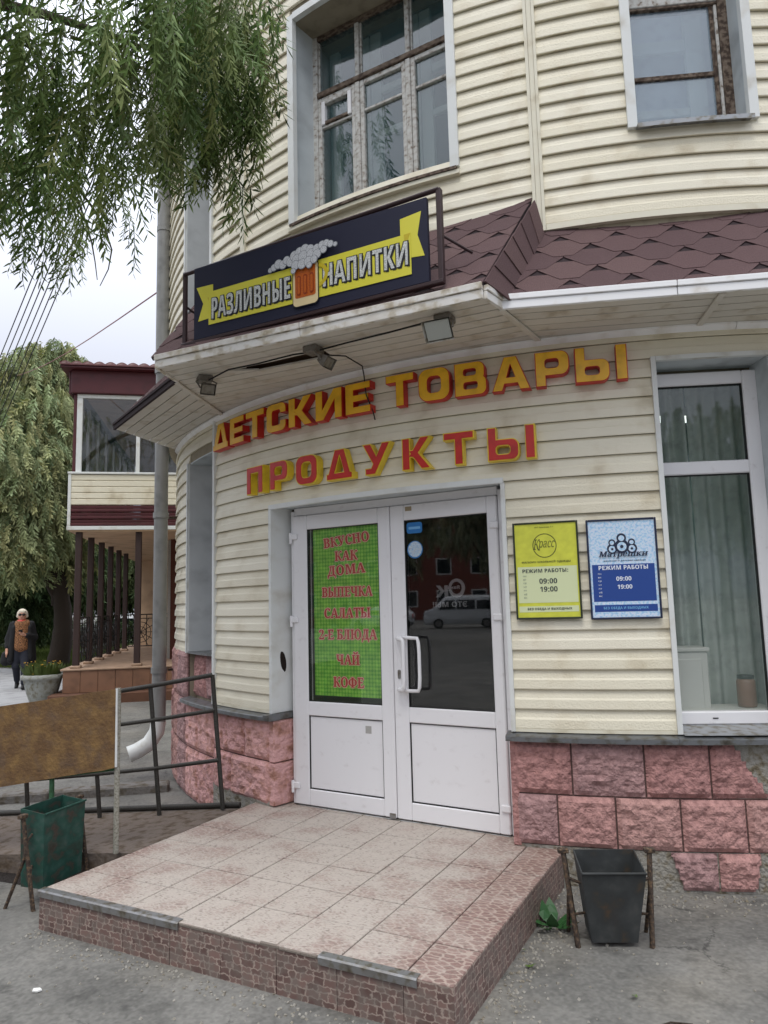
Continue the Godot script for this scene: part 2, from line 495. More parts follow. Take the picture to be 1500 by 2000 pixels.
	M.grassland = mat(Color(0.22, 0.28, 0.10), 1.0, ramp_tex(noise(0.05, 5, 71), [[0.0, grey(0.5)], [1.0, grey(1.1)]]), 0.3)

func asphalt_tex() -> ImageTexture:
	var a := noise(0.006, 5, 72).get_seamless_image(1024, 1024)
	var s := noise(0.30, 2, 73, FastNoiseLite.TYPE_VALUE).get_seamless_image(1024, 1024)
	var d := noise(0.022, 4, 74).get_seamless_image(1024, 1024)
	var ce := noise(0.006, 1, 76, FastNoiseLite.TYPE_CELLULAR)
	ce.cellular_return_type = FastNoiseLite.RETURN_DISTANCE2_SUB
	ce.domain_warp_enabled = true
	ce.domain_warp_amplitude = 34.0
	ce.domain_warp_frequency = 0.02
	var cracks := ce.get_seamless_image(1024, 1024)
	return image_tex(1024, 1024, func(x, y):
		var v: float = 0.435 + 0.12 * (a.get_pixel(x, y).r - 0.5) + 0.12 * (s.get_pixel(x, y).r - 0.5)
		var st: float = clampf((d.get_pixel(x, y).r - 0.62) * 3.0, 0.0, 1.0)
		var wm: float = clampf((a.get_pixel(y, x).r - 0.45) * 1.5, 0.0, 1.0)
		v -= st * 0.07
		var cr: float = clampf((0.022 - cracks.get_pixel(x, y).r) / 0.022, 0.0, 1.0) * clampf((a.get_pixel((x + 300) % 1024, y).r - 0.42) * 5.0, 0.0, 1.0)
		v -= cr * 0.14
		return Color(v * (1.0 + 0.02 * wm), v * 0.985, v * (0.94 - 0.03 * wm)))

func gingham_mat() -> StandardMaterial3D:
	var n := noise(0.02, 4, 75)
	var m := StandardMaterial3D.new()
	m.albedo_texture = image_tex(384, 768, func(x, y):
		var k := 0.0
		if fposmod(x / 17.0, 1.0) < 0.45:
			k += 1.0
		if fposmod(y / 17.0, 1.0) < 0.45:
			k += 1.0
		var g: float = 0.12 * n.get_noise_2d(x, y)
		if (x % 17) < 1 or (y % 17) < 1:
			k -= 0.5
		return Color(0.52 - 0.11 * k + g, 0.745 - 0.07 * k + g, 0.26 - 0.08 * k + g * 0.5))
	m.roughness = 0.5
	return m

func board_tex() -> ImageTexture:
	# wet, weathered fibreboard: short brown and straw fibres
	var a := noise(0.012, 5, 91).get_seamless_image(512, 512)
	var f := noise(0.16, 3, 92).get_seamless_image(512, 512)
	var g := noise(0.05, 4, 93).get_seamless_image(512, 512)
	return image_tex(512, 512, func(x, y):
		var c := Color(0.40, 0.30, 0.195).lerp(Color(0.52, 0.405, 0.245), clampf((a.get_pixel(x, y).r - 0.3) * 2.2, 0, 1))
		c = c.lerp(Color(0.37, 0.30, 0.255), clampf((a.get_pixel(511 - x, y).r - 0.5) * 2.6, 0, 1) * 0.8)
		var k: float = f.get_pixel((x * 3) % 512, y).r * 0.6 + g.get_pixel(x, (y * 2) % 512).r * 0.4
		c = c.lerp(Color(0.66, 0.50, 0.28), clampf((k - 0.58) * 4.0, 0, 1) * 0.6)
		return c.lerp(Color(0.20, 0.14, 0.09), clampf((0.40 - k) * 4.0, 0, 1) * 0.6))

# ---------------------------------------------------------------- main
func _ready() -> void:
	rng.seed = 20240611
	var cam := Camera3D.new()
	cam.name = "camera"
	cam.fov = 70.13
	cam.near = 0.05
	cam.far = 600.0
	add_child(cam)
	cam.transform = Transform3D(Basis(Vector3.RIGHT, 0.1247) * Basis(Vector3.BACK, -0.0260), Vector3(0, EYE, 0))
	cam.current = true
	var sky_mat := ProceduralSkyMaterial.new()      # overcast: the zenith is the bright part
	sky_mat.sky_top_color = Color(0.93, 0.945, 0.98)
	sky_mat.sky_horizon_color = Color(0.262, 0.272, 0.305)
	sky_mat.sky_curve = 1.5
	sky_mat.ground_bottom_color = Color(0.42, 0.41, 0.40)
	sky_mat.ground_horizon_color = Color(0.55, 0.55, 0.56)
	sky_mat.sky_energy_multiplier = 2.1
	var sky := Sky.new()
	sky.sky_material = sky_mat
	var env := Environment.new()
	env.background_mode = Environment.BG_SKY
	env.sky = sky
	env.ambient_light_source = Environment.AMBIENT_SOURCE_SKY
	env.tonemap_mode = Environment.TONE_MAPPER_LINEAR
	env.tonemap_exposure = 0.92
	env.sdfgi_enabled = true
	env.ssao_enabled = true
	env.ssil_enabled = true
	var we := WorldEnvironment.new()
	we.name = "world"
	we.environment = env
	add_child(we)
	var sun := DirectionalLight3D.new()             # what the cloud layer lets through
	sun.name = "sun"
	sun.light_color = Color(1.0, 0.99, 0.975)
	sun.light_energy = 0.5
	sun.light_angular_distance = 22.0
	sun.shadow_enabled = true
	add_child(sun)
	sun.rotation_degrees = Vector3(-62, -16, 0)
	make_materials()
	print("materials ", Time.get_ticks_msec())
	build_ground()
	build_shop()
	print("shop ", Time.get_ticks_msec())
	build_canopy()
	build_doors_and_windows()
	build_porch()
	print("porch ", Time.get_ticks_msec())
	build_terrace_building()
	build_ramp_railing()
	build_letters()
	build_drinks_sign()
	build_posters()
	build_lamps()
	build_small_things()
	print("things ", Time.get_ticks_msec())
	build_cars()
	build_person()
	print("person ", Time.get_ticks_msec())
	build_trees()
	print("done ", Time.get_ticks_msec())

# ---------------------------------------------------------------- ground
func sheet(called: String, pts: Array, y: float, m: Material) -> MeshInstance3D:
	var b := MB.new()
	var fl := PackedVector2Array(pts)
	var t := Geometry2D.triangulate_polygon(fl)
	for i in range(0, t.size(), 3):
		b.tri_out(Vector3(fl[t[i]].x, y, fl[t[i]].y), Vector3(fl[t[i + 1]].x, y, fl[t[i + 1]].y), Vector3(fl[t[i + 2]].x, y, fl[t[i + 2]].y), Vector3(0, -50, 0))
	return structure(called, b, m)

func build_ground() -> void:
	sheet("ground", [Vector2(-260, -260), Vector2(260, -260), Vector2(260, 260), Vector2(-260, 260)], 0.0, M.asphalt)
	sheet("path", [Vector2(-4.2, -11.6), Vector2(-9, -10.2), Vector2(-15, -10.6), Vector2(-15, -24), Vector2(-9.0, -20.6), Vector2(-6.2, -14.5)], 0.004, M.path)
	sheet("lawn", [Vector2(-8.6, -20.8), Vector2(-16, -24.8), Vector2(-44, -25), Vector2(-44, -60), Vector2(-8, -60)], 0.008, M.grassland)
	sheet("soil_strip", [Vector2(-1.80, -4.06), Vector2(-1.56, -4.55), Vector2(-3.4, -5.13), Vector2(-3.5, -4.95), Vector2(-2.5, -4.72), Vector2(-1.95, -4.5)], 0.004, M.soil)
	# kerb stones along the far side of the yard's edge
	var kx := -5.9
	while kx < -2.35:
		var b := MB.new()
		var x1 := kx + 0.98
		var xf := Transform3D(Basis(Vector3.UP, deg_to_rad(12.0)), Vector3(kx, 0, -6.55 - 0.2126 * (kx + 3.4)))
		b.box(xf, Vector3(0, -0.05, -0.08), Vector3(0.975, 0.075, 0.08), 0.015)
		var k := put(self, "kerb_stone", b, M.kerb)
		k.set_meta("kind", "structure")
		kx = x1

# ---------------------------------------------------------------- the rounded shop
var shop: Node3D

func arc_part(parent: Node, called: String, prof: Array, a0: float, a1: float, m: Material, step := 1.5) -> MeshInstance3D:
	var b := MB.new()
	b.arc(prof, a0, a1, step)
	return put(parent, called, b, m)

func rect_prof(r0: float, r1: float, y0: float, y1: float) -> Array:
	return [Vector2(r0, y0), Vector2(r1, y0), Vector2(r1, y1), Vector2(r0, y1)]

func siding_board(y: float, h: float, dr: float, a0: float, a1: float, m: Material) -> void:
	# drop-siding profile: a lip that overhangs the board below
	var w := rng.randf_range(-0.0015, 0.0015)
	arc_part(shop, "siding_board", [Vector2(dr - 0.004, y + 0.004), Vector2(dr + 0.015 + w, y + 0.002), Vector2(dr + 0.0195 + w, y), Vector2(dr + 0.021 + w, y + 0.005), Vector2(dr + 0.0165 + w, y + h * 0.46), Vector2(dr + 0.011, y + h * 0.56), Vector2(dr + 0.001, y + h - 0.001), Vector2(dr - 0.004, y + h - 0.001)], a0, a1, m, 1.6)

func build_shop() -> void:
	shop = thing("shop_building", "shop with rounded corner clad in cream siding above red stone plinth", "building", C)
	# masonry behind the cladding, cut at the openings: [a0, a1, y0, y1]
	var low := [[-84.0, -61.5, -0.2, 3.3], [-61.5, -53.2, -0.2, 0.80], [-61.5, -53.2, 2.96, 3.3], [-53.2, -42.75, -0.2, 3.3], [-42.75, -20.35, 2.365, 3.3], [-20.35, -9.05, -0.2, 3.3], [-9.05, -1.1, -0.2, 0.855], [-9.05, -1.1, 3.03, 3.3], [-1.1, 24.0, -0.2, 3.3]]
	for q in low:
		arc_part(shop, "wall", rect_prof(-0.36, -0.006, q[2], q[3]), q[0], q[1], M.substrate, 2.0)
	arc_part(shop, "wall", rect_prof(-0.36, -0.066, 0.802, 1.222), -61.5, -53.2, M.substrate, 2.0)
	var up := [[-84.0, -58.8, 3.3, 7.3], [-58.8, -51.5, 3.3, 4.3], [-58.8, -51.5, 6.3, 7.3], [-51.5, -38.4, 3.3, 7.3], [-38.4, -22.35, 3.3, 4.455], [-38.4, -22.35, 6.1, 7.3], [-22.35, -9.8, 3.3, 7.3], [-9.8, -1.0, 3.3, 4.455], [-9.8, -1.0, 6.1, 7.3], [-1.0, 24.0, 3.3, 7.3]]
	for q in up:
		arc_part(shop, "wall", rect_prof(-0.36, RU - 0.006, q[2] + 0.002, q[3]), q[0], q[1], M.substrate, 2.0)
	# rooms behind the windows: floors, ceilings, back wall, end walls
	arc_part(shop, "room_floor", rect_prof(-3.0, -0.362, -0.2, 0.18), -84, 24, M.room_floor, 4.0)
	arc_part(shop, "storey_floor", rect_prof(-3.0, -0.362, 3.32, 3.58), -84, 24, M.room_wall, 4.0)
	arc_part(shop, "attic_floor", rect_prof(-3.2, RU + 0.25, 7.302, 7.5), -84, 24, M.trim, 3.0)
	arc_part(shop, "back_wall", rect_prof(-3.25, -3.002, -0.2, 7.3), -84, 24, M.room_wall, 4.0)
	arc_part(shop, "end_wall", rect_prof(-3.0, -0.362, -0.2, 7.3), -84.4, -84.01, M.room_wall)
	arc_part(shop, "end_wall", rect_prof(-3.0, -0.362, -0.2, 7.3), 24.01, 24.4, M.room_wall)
	for a in [-47.5, -15.5]:
		arc_part(shop, "partition_wall", rect_prof(-3.0, -0.362, 3.582, 7.3), a - 0.4, a + 0.4, M.room_wall)
	arc_part(shop, "partition_wall", rect_prof(-3.0, -0.362, 0.182, 3.318), -16.9, -16.1, M.room_wall)
	arc_part(shop, "partition_wall", rect_prof(-3.0, -0.362, 0.182, 3.318), -47.2, -46.4, M.room_wall)
	# the straight wings that carry on out of sight
	for w in [[24.0, 1.0], [-84.0, -1.0]]:
		var xf := frame_at(w[0], 0, 0)
		var b := MB.new()
		if w[1] > 0:
			b.box(xf, Vector3(0.03, -0.2, -6.0), Vector3(9.0, 7.5, 0.0), 0.0)
		else:
			b.box(xf, Vector3(-5.0, -0.2, -6.0), Vector3(-0.03, 7.5, 0.0), 0.0)
		put(shop, "wing", b, M.siding1)
	# --- siding, lower storey
	var e := 0.1145
	var y0 := 0.8645
	for k in 21:
		var y := y0 + e * k
		var h := minf(e, SOFFIT - y)
		if h < 0.02:
			continue
		var m: Material = M["siding%d" % rng.randi_range(0, 2)]
		var runs := []
		if y > 1.2:
			runs.append([-84.0, -61.6] if y < 2.93 else [-84.0, -53.0])
		if y > 2.93:
			runs[0] = [-84.0, -9.15]
			if y > 3.0:
				runs[0] = [-84.0, 24.0]
		else:
			if y < 2.33:
				runs.append([-53.0, -42.8])
				runs.append([-20.2, -9.2])
			else:
				runs.append([-53.0, -9.2])
		if y <= 3.0:
			runs.append([-1.0, 24.0])
		for q in runs:
			siding_board(y, h, 0.0, q[0], q[1], m)
	arc_part(shop, "starter_strip", rect_prof(-0.004, 0.022, 0.846, 0.864), -53.0, -42.8, M.trim_cream)
	arc_part(shop, "starter_strip", rect_prof(-0.004, 0.022, 0.846, 0.864), -20.2, -9.2, M.trim_cream)
	# --- siding, upper storey
	for k in 29:
		var y := 3.919 + 0.115 * k
		var m: Material = M["siding%d" % rng.randi_range(0, 2)]
		var cuts := [[-45.55, -44.95], [-16.72, -16.1]]
		if y > 4.45 and y < 6.12:
			cuts.append([-38.5, -22.25])
			cuts.append([-9.9, -0.9])
		if y > 4.25 and y < 6.3:
			cuts.append([-58.9, -51.4])
		cuts.sort_custom(func(p, q): return p[0] < q[0])
		var a := -84.0
		for c in cuts:
			siding_board(y, 0.115, RU, a, c[0], m)
			a = c[1]
		siding_board(y, 0.115, RU, a, 24.0, m)
	arc_part(shop, "starter_strip", rect_prof(RU - 0.06, RU + 0.026, 3.89, 3.918), -84, -16.85, M.trim_cream)
	arc_part(shop, "starter_strip", rect_prof(RU - 0.06, RU + 0.026, 3.88, 3.918), -16.0, 24, M.trim_cream)
	# cover strips over the joints of the siding
	arc_part(shop, "joint_strip", [Vector2(RU - 0.004, 3.88), Vector2(RU + 0.032, 3.88), Vector2(RU + 0.032, 7.3), Vector2(RU - 0.004, 7.3)], -45.6, -44.9, M.trim_cream)
	for q in [[-16.85, -16.62, 0.038], [-16.6, -16.25, 0.032], [-16.23, -16.02, 0.038]]:
		arc_part(shop, "joint_strip", rect_prof(RU - 0.004, RU + q[2], 3.875, 7.3), q[0], q[1], M.trim_cream)
	# --- ledge over the plinth
	for q in [[-61.5, -53.1], [-53.08, -42.3], [-20.75, -9.4], [-9.38, 2.0], [2.02, 24.0]]:
		arc_part(shop, "ledge", [Vector2(-0.02, 0.80), Vector2(0.085, 0.80), Vector2(0.085, 0.826), Vector2(0.075, 0.832), Vector2(-0.006, 0.845), Vector2(-0.02, 0.845)], q[0], q[1], M.ledge)
	build_plinth()
	# downpipe with brackets and outlet
	var d := thing("downpipe", "grey metal downpipe with pale elbow outlet beside the shop's far corner", "pipe", Vector3(-2.25, 0, -7.3))
	var pz := -7.3
	tube_part(d, "pipe", [Vector3(-2.25, 0.50, pz), Vector3(-2.25, 4.05, pz)], 0.067, M.pipe, 16)
	tube_part(d, "pipe", [Vector3(-2.252, 4.05, pz), Vector3(-2.255, 8.6, pz)], 0.071, M.pipe, 16)
	for y in [1.02, 2.55, 4.05, 5.6]:
		tube_part(d, "collar", [Vector3(-2.25, y - 0.02, pz), Vector3(-2.25, y + 0.035, pz)], 0.078, M.pipe, 16)
		box_part(d, "bracket", Transform3D(Basis(), Vector3(-2.25, y, pz)), Vector3(0.05, -0.012, -0.14), Vector3(0.2, 0.012, -0.11), M.rust)
	tube_part(d, "outlet", [Vector3(-2.25, 0.54, pz), Vector3(-2.265, 0.44, pz + 0.005), Vector3(-2.33, 0.335, pz + 0.03), Vector3(-2.43, 0.275, pz + 0.07), Vector3(-2.50, 0.25, pz + 0.10)], [0.072, 0.074, 0.076, 0.076, 0.078], M.pipe_end, 16)

func stone_block(a0: float, a1: float, y0: float, y1: float, dr: float, m: Material, cut := PackedVector2Array()) -> void:
	# split-face block: flat margin, broken face pushed out by ridged noise
	var am := (a0 + a1) * 0.5
	var xf := frame_at(am, 0, dr)
	var w := deg_to_rad(a1 - a0) * (R + dr) - 0.010
	var h := y1 - y0 - 0.010
	var b := MB.new()
	var nx := 14
	var ny := 10
	var n1 := noise(3.6, 3, rng.randi())
	n1.fractal_type = FastNoiseLite.FRACTAL_RIDGED
	var n2 := noise(14.0, 3, rng.randi())
	var tilt := rng.randf_range(-0.5, 0.5)
	var z := func(i: int, j: int) -> float:
		var u := float(i) / nx
		var v := float(j) / ny
		var edge := minf(minf(u, 1.0 - u) * w, minf(v, 1.0 - v) * h)
		var k := smoothstep(0.004, 0.030, edge)
		return 0.004 + k * (0.015 + 0.016 * n1.get_noise_2d(u * w + tilt * v * h, v * h * 1.8) + 0.006 * n2.get_noise_2d(u * w, v * h))
	var at := func(i: int, j: int) -> Vector3:
		return xf * Vector3(-w * 0.5 + w * i / nx, y0 + 0.005 + h * j / ny, z.call(i, j))
	for i in nx:
		for j in ny:
			if cut.size() > 0 and not Geometry2D.is_point_in_polygon(Vector2((i + 0.5) / nx, (j + 0.5) / ny), cut):
				continue
			var o := xf * Vector3(0, (y0 + y1) * 0.5, -0.3)
			if (i + j) % 2:
				b.tri_out(at.call(i, j), at.call(i + 1, j), at.call(i + 1, j + 1), o)
				b.tri_out(at.call(i, j), at.call(i + 1, j + 1), at.call(i, j + 1), o)
			else:
				b.tri_out(at.call(i, j), at.call(i + 1, j), at.call(i, j + 1), o)
				b.tri_out(at.call(i + 1, j), at.call(i + 1, j + 1), at.call(i, j + 1), o)
	# sides
	if cut.size() == 0:
		var o2 := xf * Vector3(0, (y0 + y1) * 0.5, 0)
		for i in nx:
			for j in [0, ny]:
				var p: Vector3 = at.call(i, j)
				var q: Vector3 = at.call(i + 1, j)
				b.quad_out(p, q, q - xf.basis.z * 0.03, p - xf.basis.z * 0.03, o2)
		for j in ny:
			for i in [0, nx]:
				var p: Vector3 = at.call(i, j)
				var q: Vector3 = at.call(i, j + 1)
				b.quad_out(p, q, q - xf.basis.z * 0.03, p - xf.basis.z * 0.03, o2)
	else:
		b.prism(Transform3D(xf.basis, xf * Vector3(-w * 0.5, y0 + 0.005, 0)).scaled_local(Vector3(w, h, 1)), cut, -0.02, 0.004)
	put(shop, "stone_block", b, m)

func build_plinth() -> void:
	# backing, then the blocks row by row
	arc_part(shop, "plinth_backing", rect_prof(-0.005, 0.012, 0.214, 0.80), -20.35, 24, M.mortar)
	arc_part(shop, "plinth_backing", rect_prof(-0.005, 0.012, -0.1, 0.80), -84, -42.75, M.mortar)
	arc_part(shop, "plinth_backing", rect_prof(-0.005, 0.008, 0.846, 1.24), -84, -61.5, M.mortar)
	var row1 := [-20.35, -16.4, -11.6, -7.4, -2.9, 1.6, 6.1, 10.6, 15.1, 19.6, 24.0]
	for i in row1.size() - 1:
		if i == 3:
			stone_block(row1[i], row1[i + 1], 0.497, 0.795, 0.012, M.stone1, PackedVector2Array([Vector2(0, 0), Vector2(0.78, 0), Vector2(0.72, 0.2), Vector2(0.6, 0.42), Vector2(0.44, 0.72), Vector2(0.34, 1), Vector2(0, 1)]))
		else:
			stone_block(row1[i], row1[i + 1], 0.497, 0.795, 0.012, M["stone%d" % [1, 3, 1, 0][i % 4]])
	var row2 := [-20.35, -17.5, -13.64, -9.48, -5.34, -1.1, 3.1, 7.3, 11.5, 15.7, 20.0, 24.0]
	for i in row2.size() - 1:
		stone_block(row2[i], row2[i + 1], 0.213, 0.497, 0.012, M["stone%d" % [3, 0, 2, 0, 2][i % 5]])
	stone_block(-10.35, -7.35, 0.01, 0.215, 0.016, M.stone3, PackedVector2Array([Vector2(0.26, 0), Vector2(1, 0), Vector2(1, 1), Vector2(0, 1), Vector2(0.1, 0.62)]))
	stone_block(-7.35, -4.6, 0.01, 0.215, 0.016, M.stone0, PackedVector2Array([Vector2(0, 0), Vector2(0.80, 0), Vector2(0.93, 0.5), Vector2(1, 1), Vector2(0, 1)]))
	# bare concrete where blocks have fallen off
	arc_part(shop, "bare_concrete", rect_prof(-0.004, 0.014, -0.05, 0.212), -20.35, -4.9, M.concrete)
	arc_part(shop, "bare_concrete", rect_prof(-0.004, 0.014, -0.05, 0.212), -4.88, 24.0, M.concrete)
	arc_part(shop, "bare_concrete", rect_prof(0.0, 0.0155, 0.5, 0.79), -5.9, -2.95, M.concrete)
	# left pier, faded pink
	var l1 := [-53.0, -51.1, -47.0, -43.0]
	for i in 3:
		stone_block(l1[i], l1[i + 1], 0.505, 0.80, 0.012, M["pink%d" % (i % 2)])
	var l2 := [-53.0, -49.4, -43.0]
	for i in 2:
		stone_block(l2[i], l2[i + 1], 0.20, 0.505, 0.012, M["pink%d" % ((i + 1) % 2)])
	arc_part(shop, "bare_concrete", rect_prof(0.0, 0.025, -0.05, 0.235), -53, -42.8, M.concrete)
	# the pier's cheek inside the door reveal
	var xf := frame_at(-42.75, 0, 0)
	for q in [[0.20, 0.50], [0.50, 0.80]]:
		var b := MB.new()
		b.box(xf, Vector3(-0.03, q[0] + 0.004, -0.158), Vector3(0.028, q[1] - 0.004, 0.032), 0.006)
		put(shop, "stone_block", b, M.pink0)
	box_part(shop, "ledge", xf, Vector3(-0.03, 0.802, -0.158), Vector3(0.036, 0.846, 0.09), M.ledge)
	box_part(shop, "stone_block", frame_at(-20.35, 0, 0), Vector3(-0.024, 0.2, -0.16), Vector3(0.02, 0.80, 0.02), M.stone1)
	# far side: the stone climbs higher
	var f1 := [-84.0, -76.0, -71.0, -66.2, -61.5]
	for r in [[0.0, 0.42], [0.42, 0.82], [0.82, 1.24]]:
		for i in 4:
			stone_block(f1[i], f1[i + 1], r[0], r[1], 0.012, M["stone%d" % ((i + int(r[0] * 10)) % 4)])
	for r in [[0.0, 0.42], [0.42, 0.80]]:
		for q in [[-61.5, -57.2], [-57.2, -53.05]]:
			stone_block(q[0], q[1], r[0], r[1], 0.012, M["pink%d" % rng.randi_range(0, 1)])
	stone_block(-61.5, -57.3, 0.848, 1.22, -0.06, M.stone1)
	stone_block(-57.3, -53.25, 0.848, 1.22, -0.06, M.stone3)

# ---------------------------------------------------------------- canopy
# eave corners at soffit level (x, z)
const E_LEFT_END := Vector2(-2.379, -6.357)
const E_LEFT_IN := Vector2(-1.451, -5.03)
const E1 := Vector2(-1.50, -4.72)
const E2 := Vector2(0.561, -3.713)
const E_RIGHT_IN := Vector2(0.676, -3.87)
const E_RIGHT_END := Vector2(3.45, -3.482)

func wall2(a: float, dr := 0.0) -> Vector2:
	var p := pol(a, 0, dr)
	return Vector2(p.x, p.z)

func arc2(a0: float, a1: float, dr: float, n: int) -> Array:
	var out := []
	for i in n + 1:
		out.append(wall2(lerpf(a0, a1, float(i) / n), dr))
	return out

func soffit_run(can: Node3D, poly: Array, e0: Vector2, e1: Vector2, skip := []) -> void:
	# boards parallel to the eave, cut to the outline
	var u := (e1 - e0).normalized()
	var n := Vector2(u.y, -u.x)
	if n.dot(poly[poly.size() / 2 + 1] - e0) < 0:
		n = -n
	var out := PackedVector2Array(poly)
	var w := 0.098
	for k in 14:
		var s0 := k * w
		var strip := PackedVector2Array([e0 - u * 4 + n * (s0 + 0.008), e0 + u * 6 + n * (s0 + 0.008), e0 + u * 6 + n * (s0 + w - 0.003), e0 - u * 4 + n * (s0 + w - 0.003)])
		for piece in Geometry2D.intersect_polygons(strip, out):
			if Geometry2D.is_polygon_clockwise(piece):
				piece.reverse()
			var pieces := [piece]
			for g in skip:
				if g[0] == k:
					pieces = Geometry2D.clip_polygons(piece, PackedVector2Array(g[1]))
			for q in pieces:
				var b := MB.new()
				b.prism(Transform3D(Basis(Vector3.RIGHT, Vector3.BACK, Vector3.DOWN), Vector3(0, SOFFIT, 0)), q, -0.012, rng.randf_range(-0.0008, 0.0008))
				put(can, "soffit_board", b, M["soffit%d" % (k % 2)])
	# the boarding that the strips are nailed to
	var b2 := MB.new()
	b2.prism(Transform3D(Basis(Vector3.RIGHT, Vector3.BACK, Vector3.DOWN), Vector3(0, SOFFIT + 0.05, 0)), out, -0.02, 0.0)
	put(can, "soffit_deck", b2, M.deck)

func fascia_run(can: Node3D, p: Vector2, q: Vector2, h: float, m: Material) -> void:
	var u := (q - p).normalized()
	var n := Vector2(-u.y, u.x)
	if n.dot(Vector2(0, 0) - p) < 0:
		n = -n
	var xf := Transform3D(Basis(Vector3(u.x, 0, u.y), Vector3.UP, Vector3(n.x, 0, n.y)), Vector3(p.x, 0, p.y))
	if xf.basis.determinant() < 0:
		xf.basis.x = -xf.basis.x
		xf.origin = Vector3(q.x, 0, q.y)
	var l := (q - p).length()
	var pcs := maxi(1, roundi(l / 1.1))
	for i in pcs:
		var a := l * i / pcs + 0.002
		var b := l * (i + 1) / pcs - 0.002
		box_part(can, "fascia", xf, Vector3(a, SOFFIT - 0.012, -0.004), Vector3(b, SOFFIT + h * 0.5, 0.018), m, 0.003)
		box_part(can, "fascia", xf, Vector3(a, SOFFIT + h * 0.5 + 0.002, -0.004), Vector3(b, SOFFIT + h, 0.027), m, 0.003)

func shingle_roof(can: Node3D, poly: Array, o: Vector3, u: Vector3, s: Vector3, phase := 0.0) -> void:
	# hexagonal tabs on the plane (o; u along the eave, s up the slope), cut to the outline
	var nrm := u.cross(s).normalized()
	if nrm.y < 0:
		nrm = -nrm
	var xf := Transform3D(Basis(u, s, nrm), o)
	var fl := PackedVector2Array(poly)
	var lo := Vector2(1e9, 1e9)
	var hi := -lo
	for p in fl:
		lo = lo.min(p)
		hi = hi.max(p)
	var deck := MB.new()
	deck.prism(xf, fl, -0.02, 0.0)
	put(can, "roof_deck", deck, M.underlay)
	var ex := 0.135
	var pitch := 0.333
	var rows := ceili((hi.y - lo.y) / ex) + 1
	for r in range(-1, rows):
		var y := lo.y + r * ex
		var off := phase + (pitch * 0.5 if r % 2 else 0.0)
		for c in range(floori((lo.x - off) / pitch) - 1, ceili((hi.x - off) / pitch) + 1):
			var x := off + c * pitch + rng.randf_range(-0.006, 0.006)
			var fl_w := 0.055
			# the tab's exposed hexagon and the part under the next row
			var tab := PackedVector2Array([Vector2(x - fl_w, y), Vector2(x + fl_w, y), Vector2(x + pitch * 0.5 - 0.002, y + ex * 0.92), Vector2(x + pitch * 0.5 - 0.002, y + ex * 1.5), Vector2(x - pitch * 0.5 + 0.002, y + ex * 1.5), Vector2(x - pitch * 0.5 + 0.002, y + ex * 0.92)])
			for piece in Geometry2D.intersect_polygons(tab, fl):
				var area := 0.0
				for i in piece.size():
					area += piece[i].cross(piece[(i + 1) % piece.size()])
				if absf(area) < 0.0012:
					continue
				var b := MB.new()
				# each row lies on the one below: tilt by a few millimetres
				var tilt := 0.004 / (ex * 1.5)
				var q := Transform3D(Basis(u, (s - nrm * tilt).normalized(), nrm), o + nrm * (0.004 + 0.003 + y * tilt + rng.randf_range(0, 0.0012)))
				b.prism(q, piece, -0.002, 0.0025)
				put(can, "shingle", b, M["shingle%d" % rng.randi_range(0, 2)])

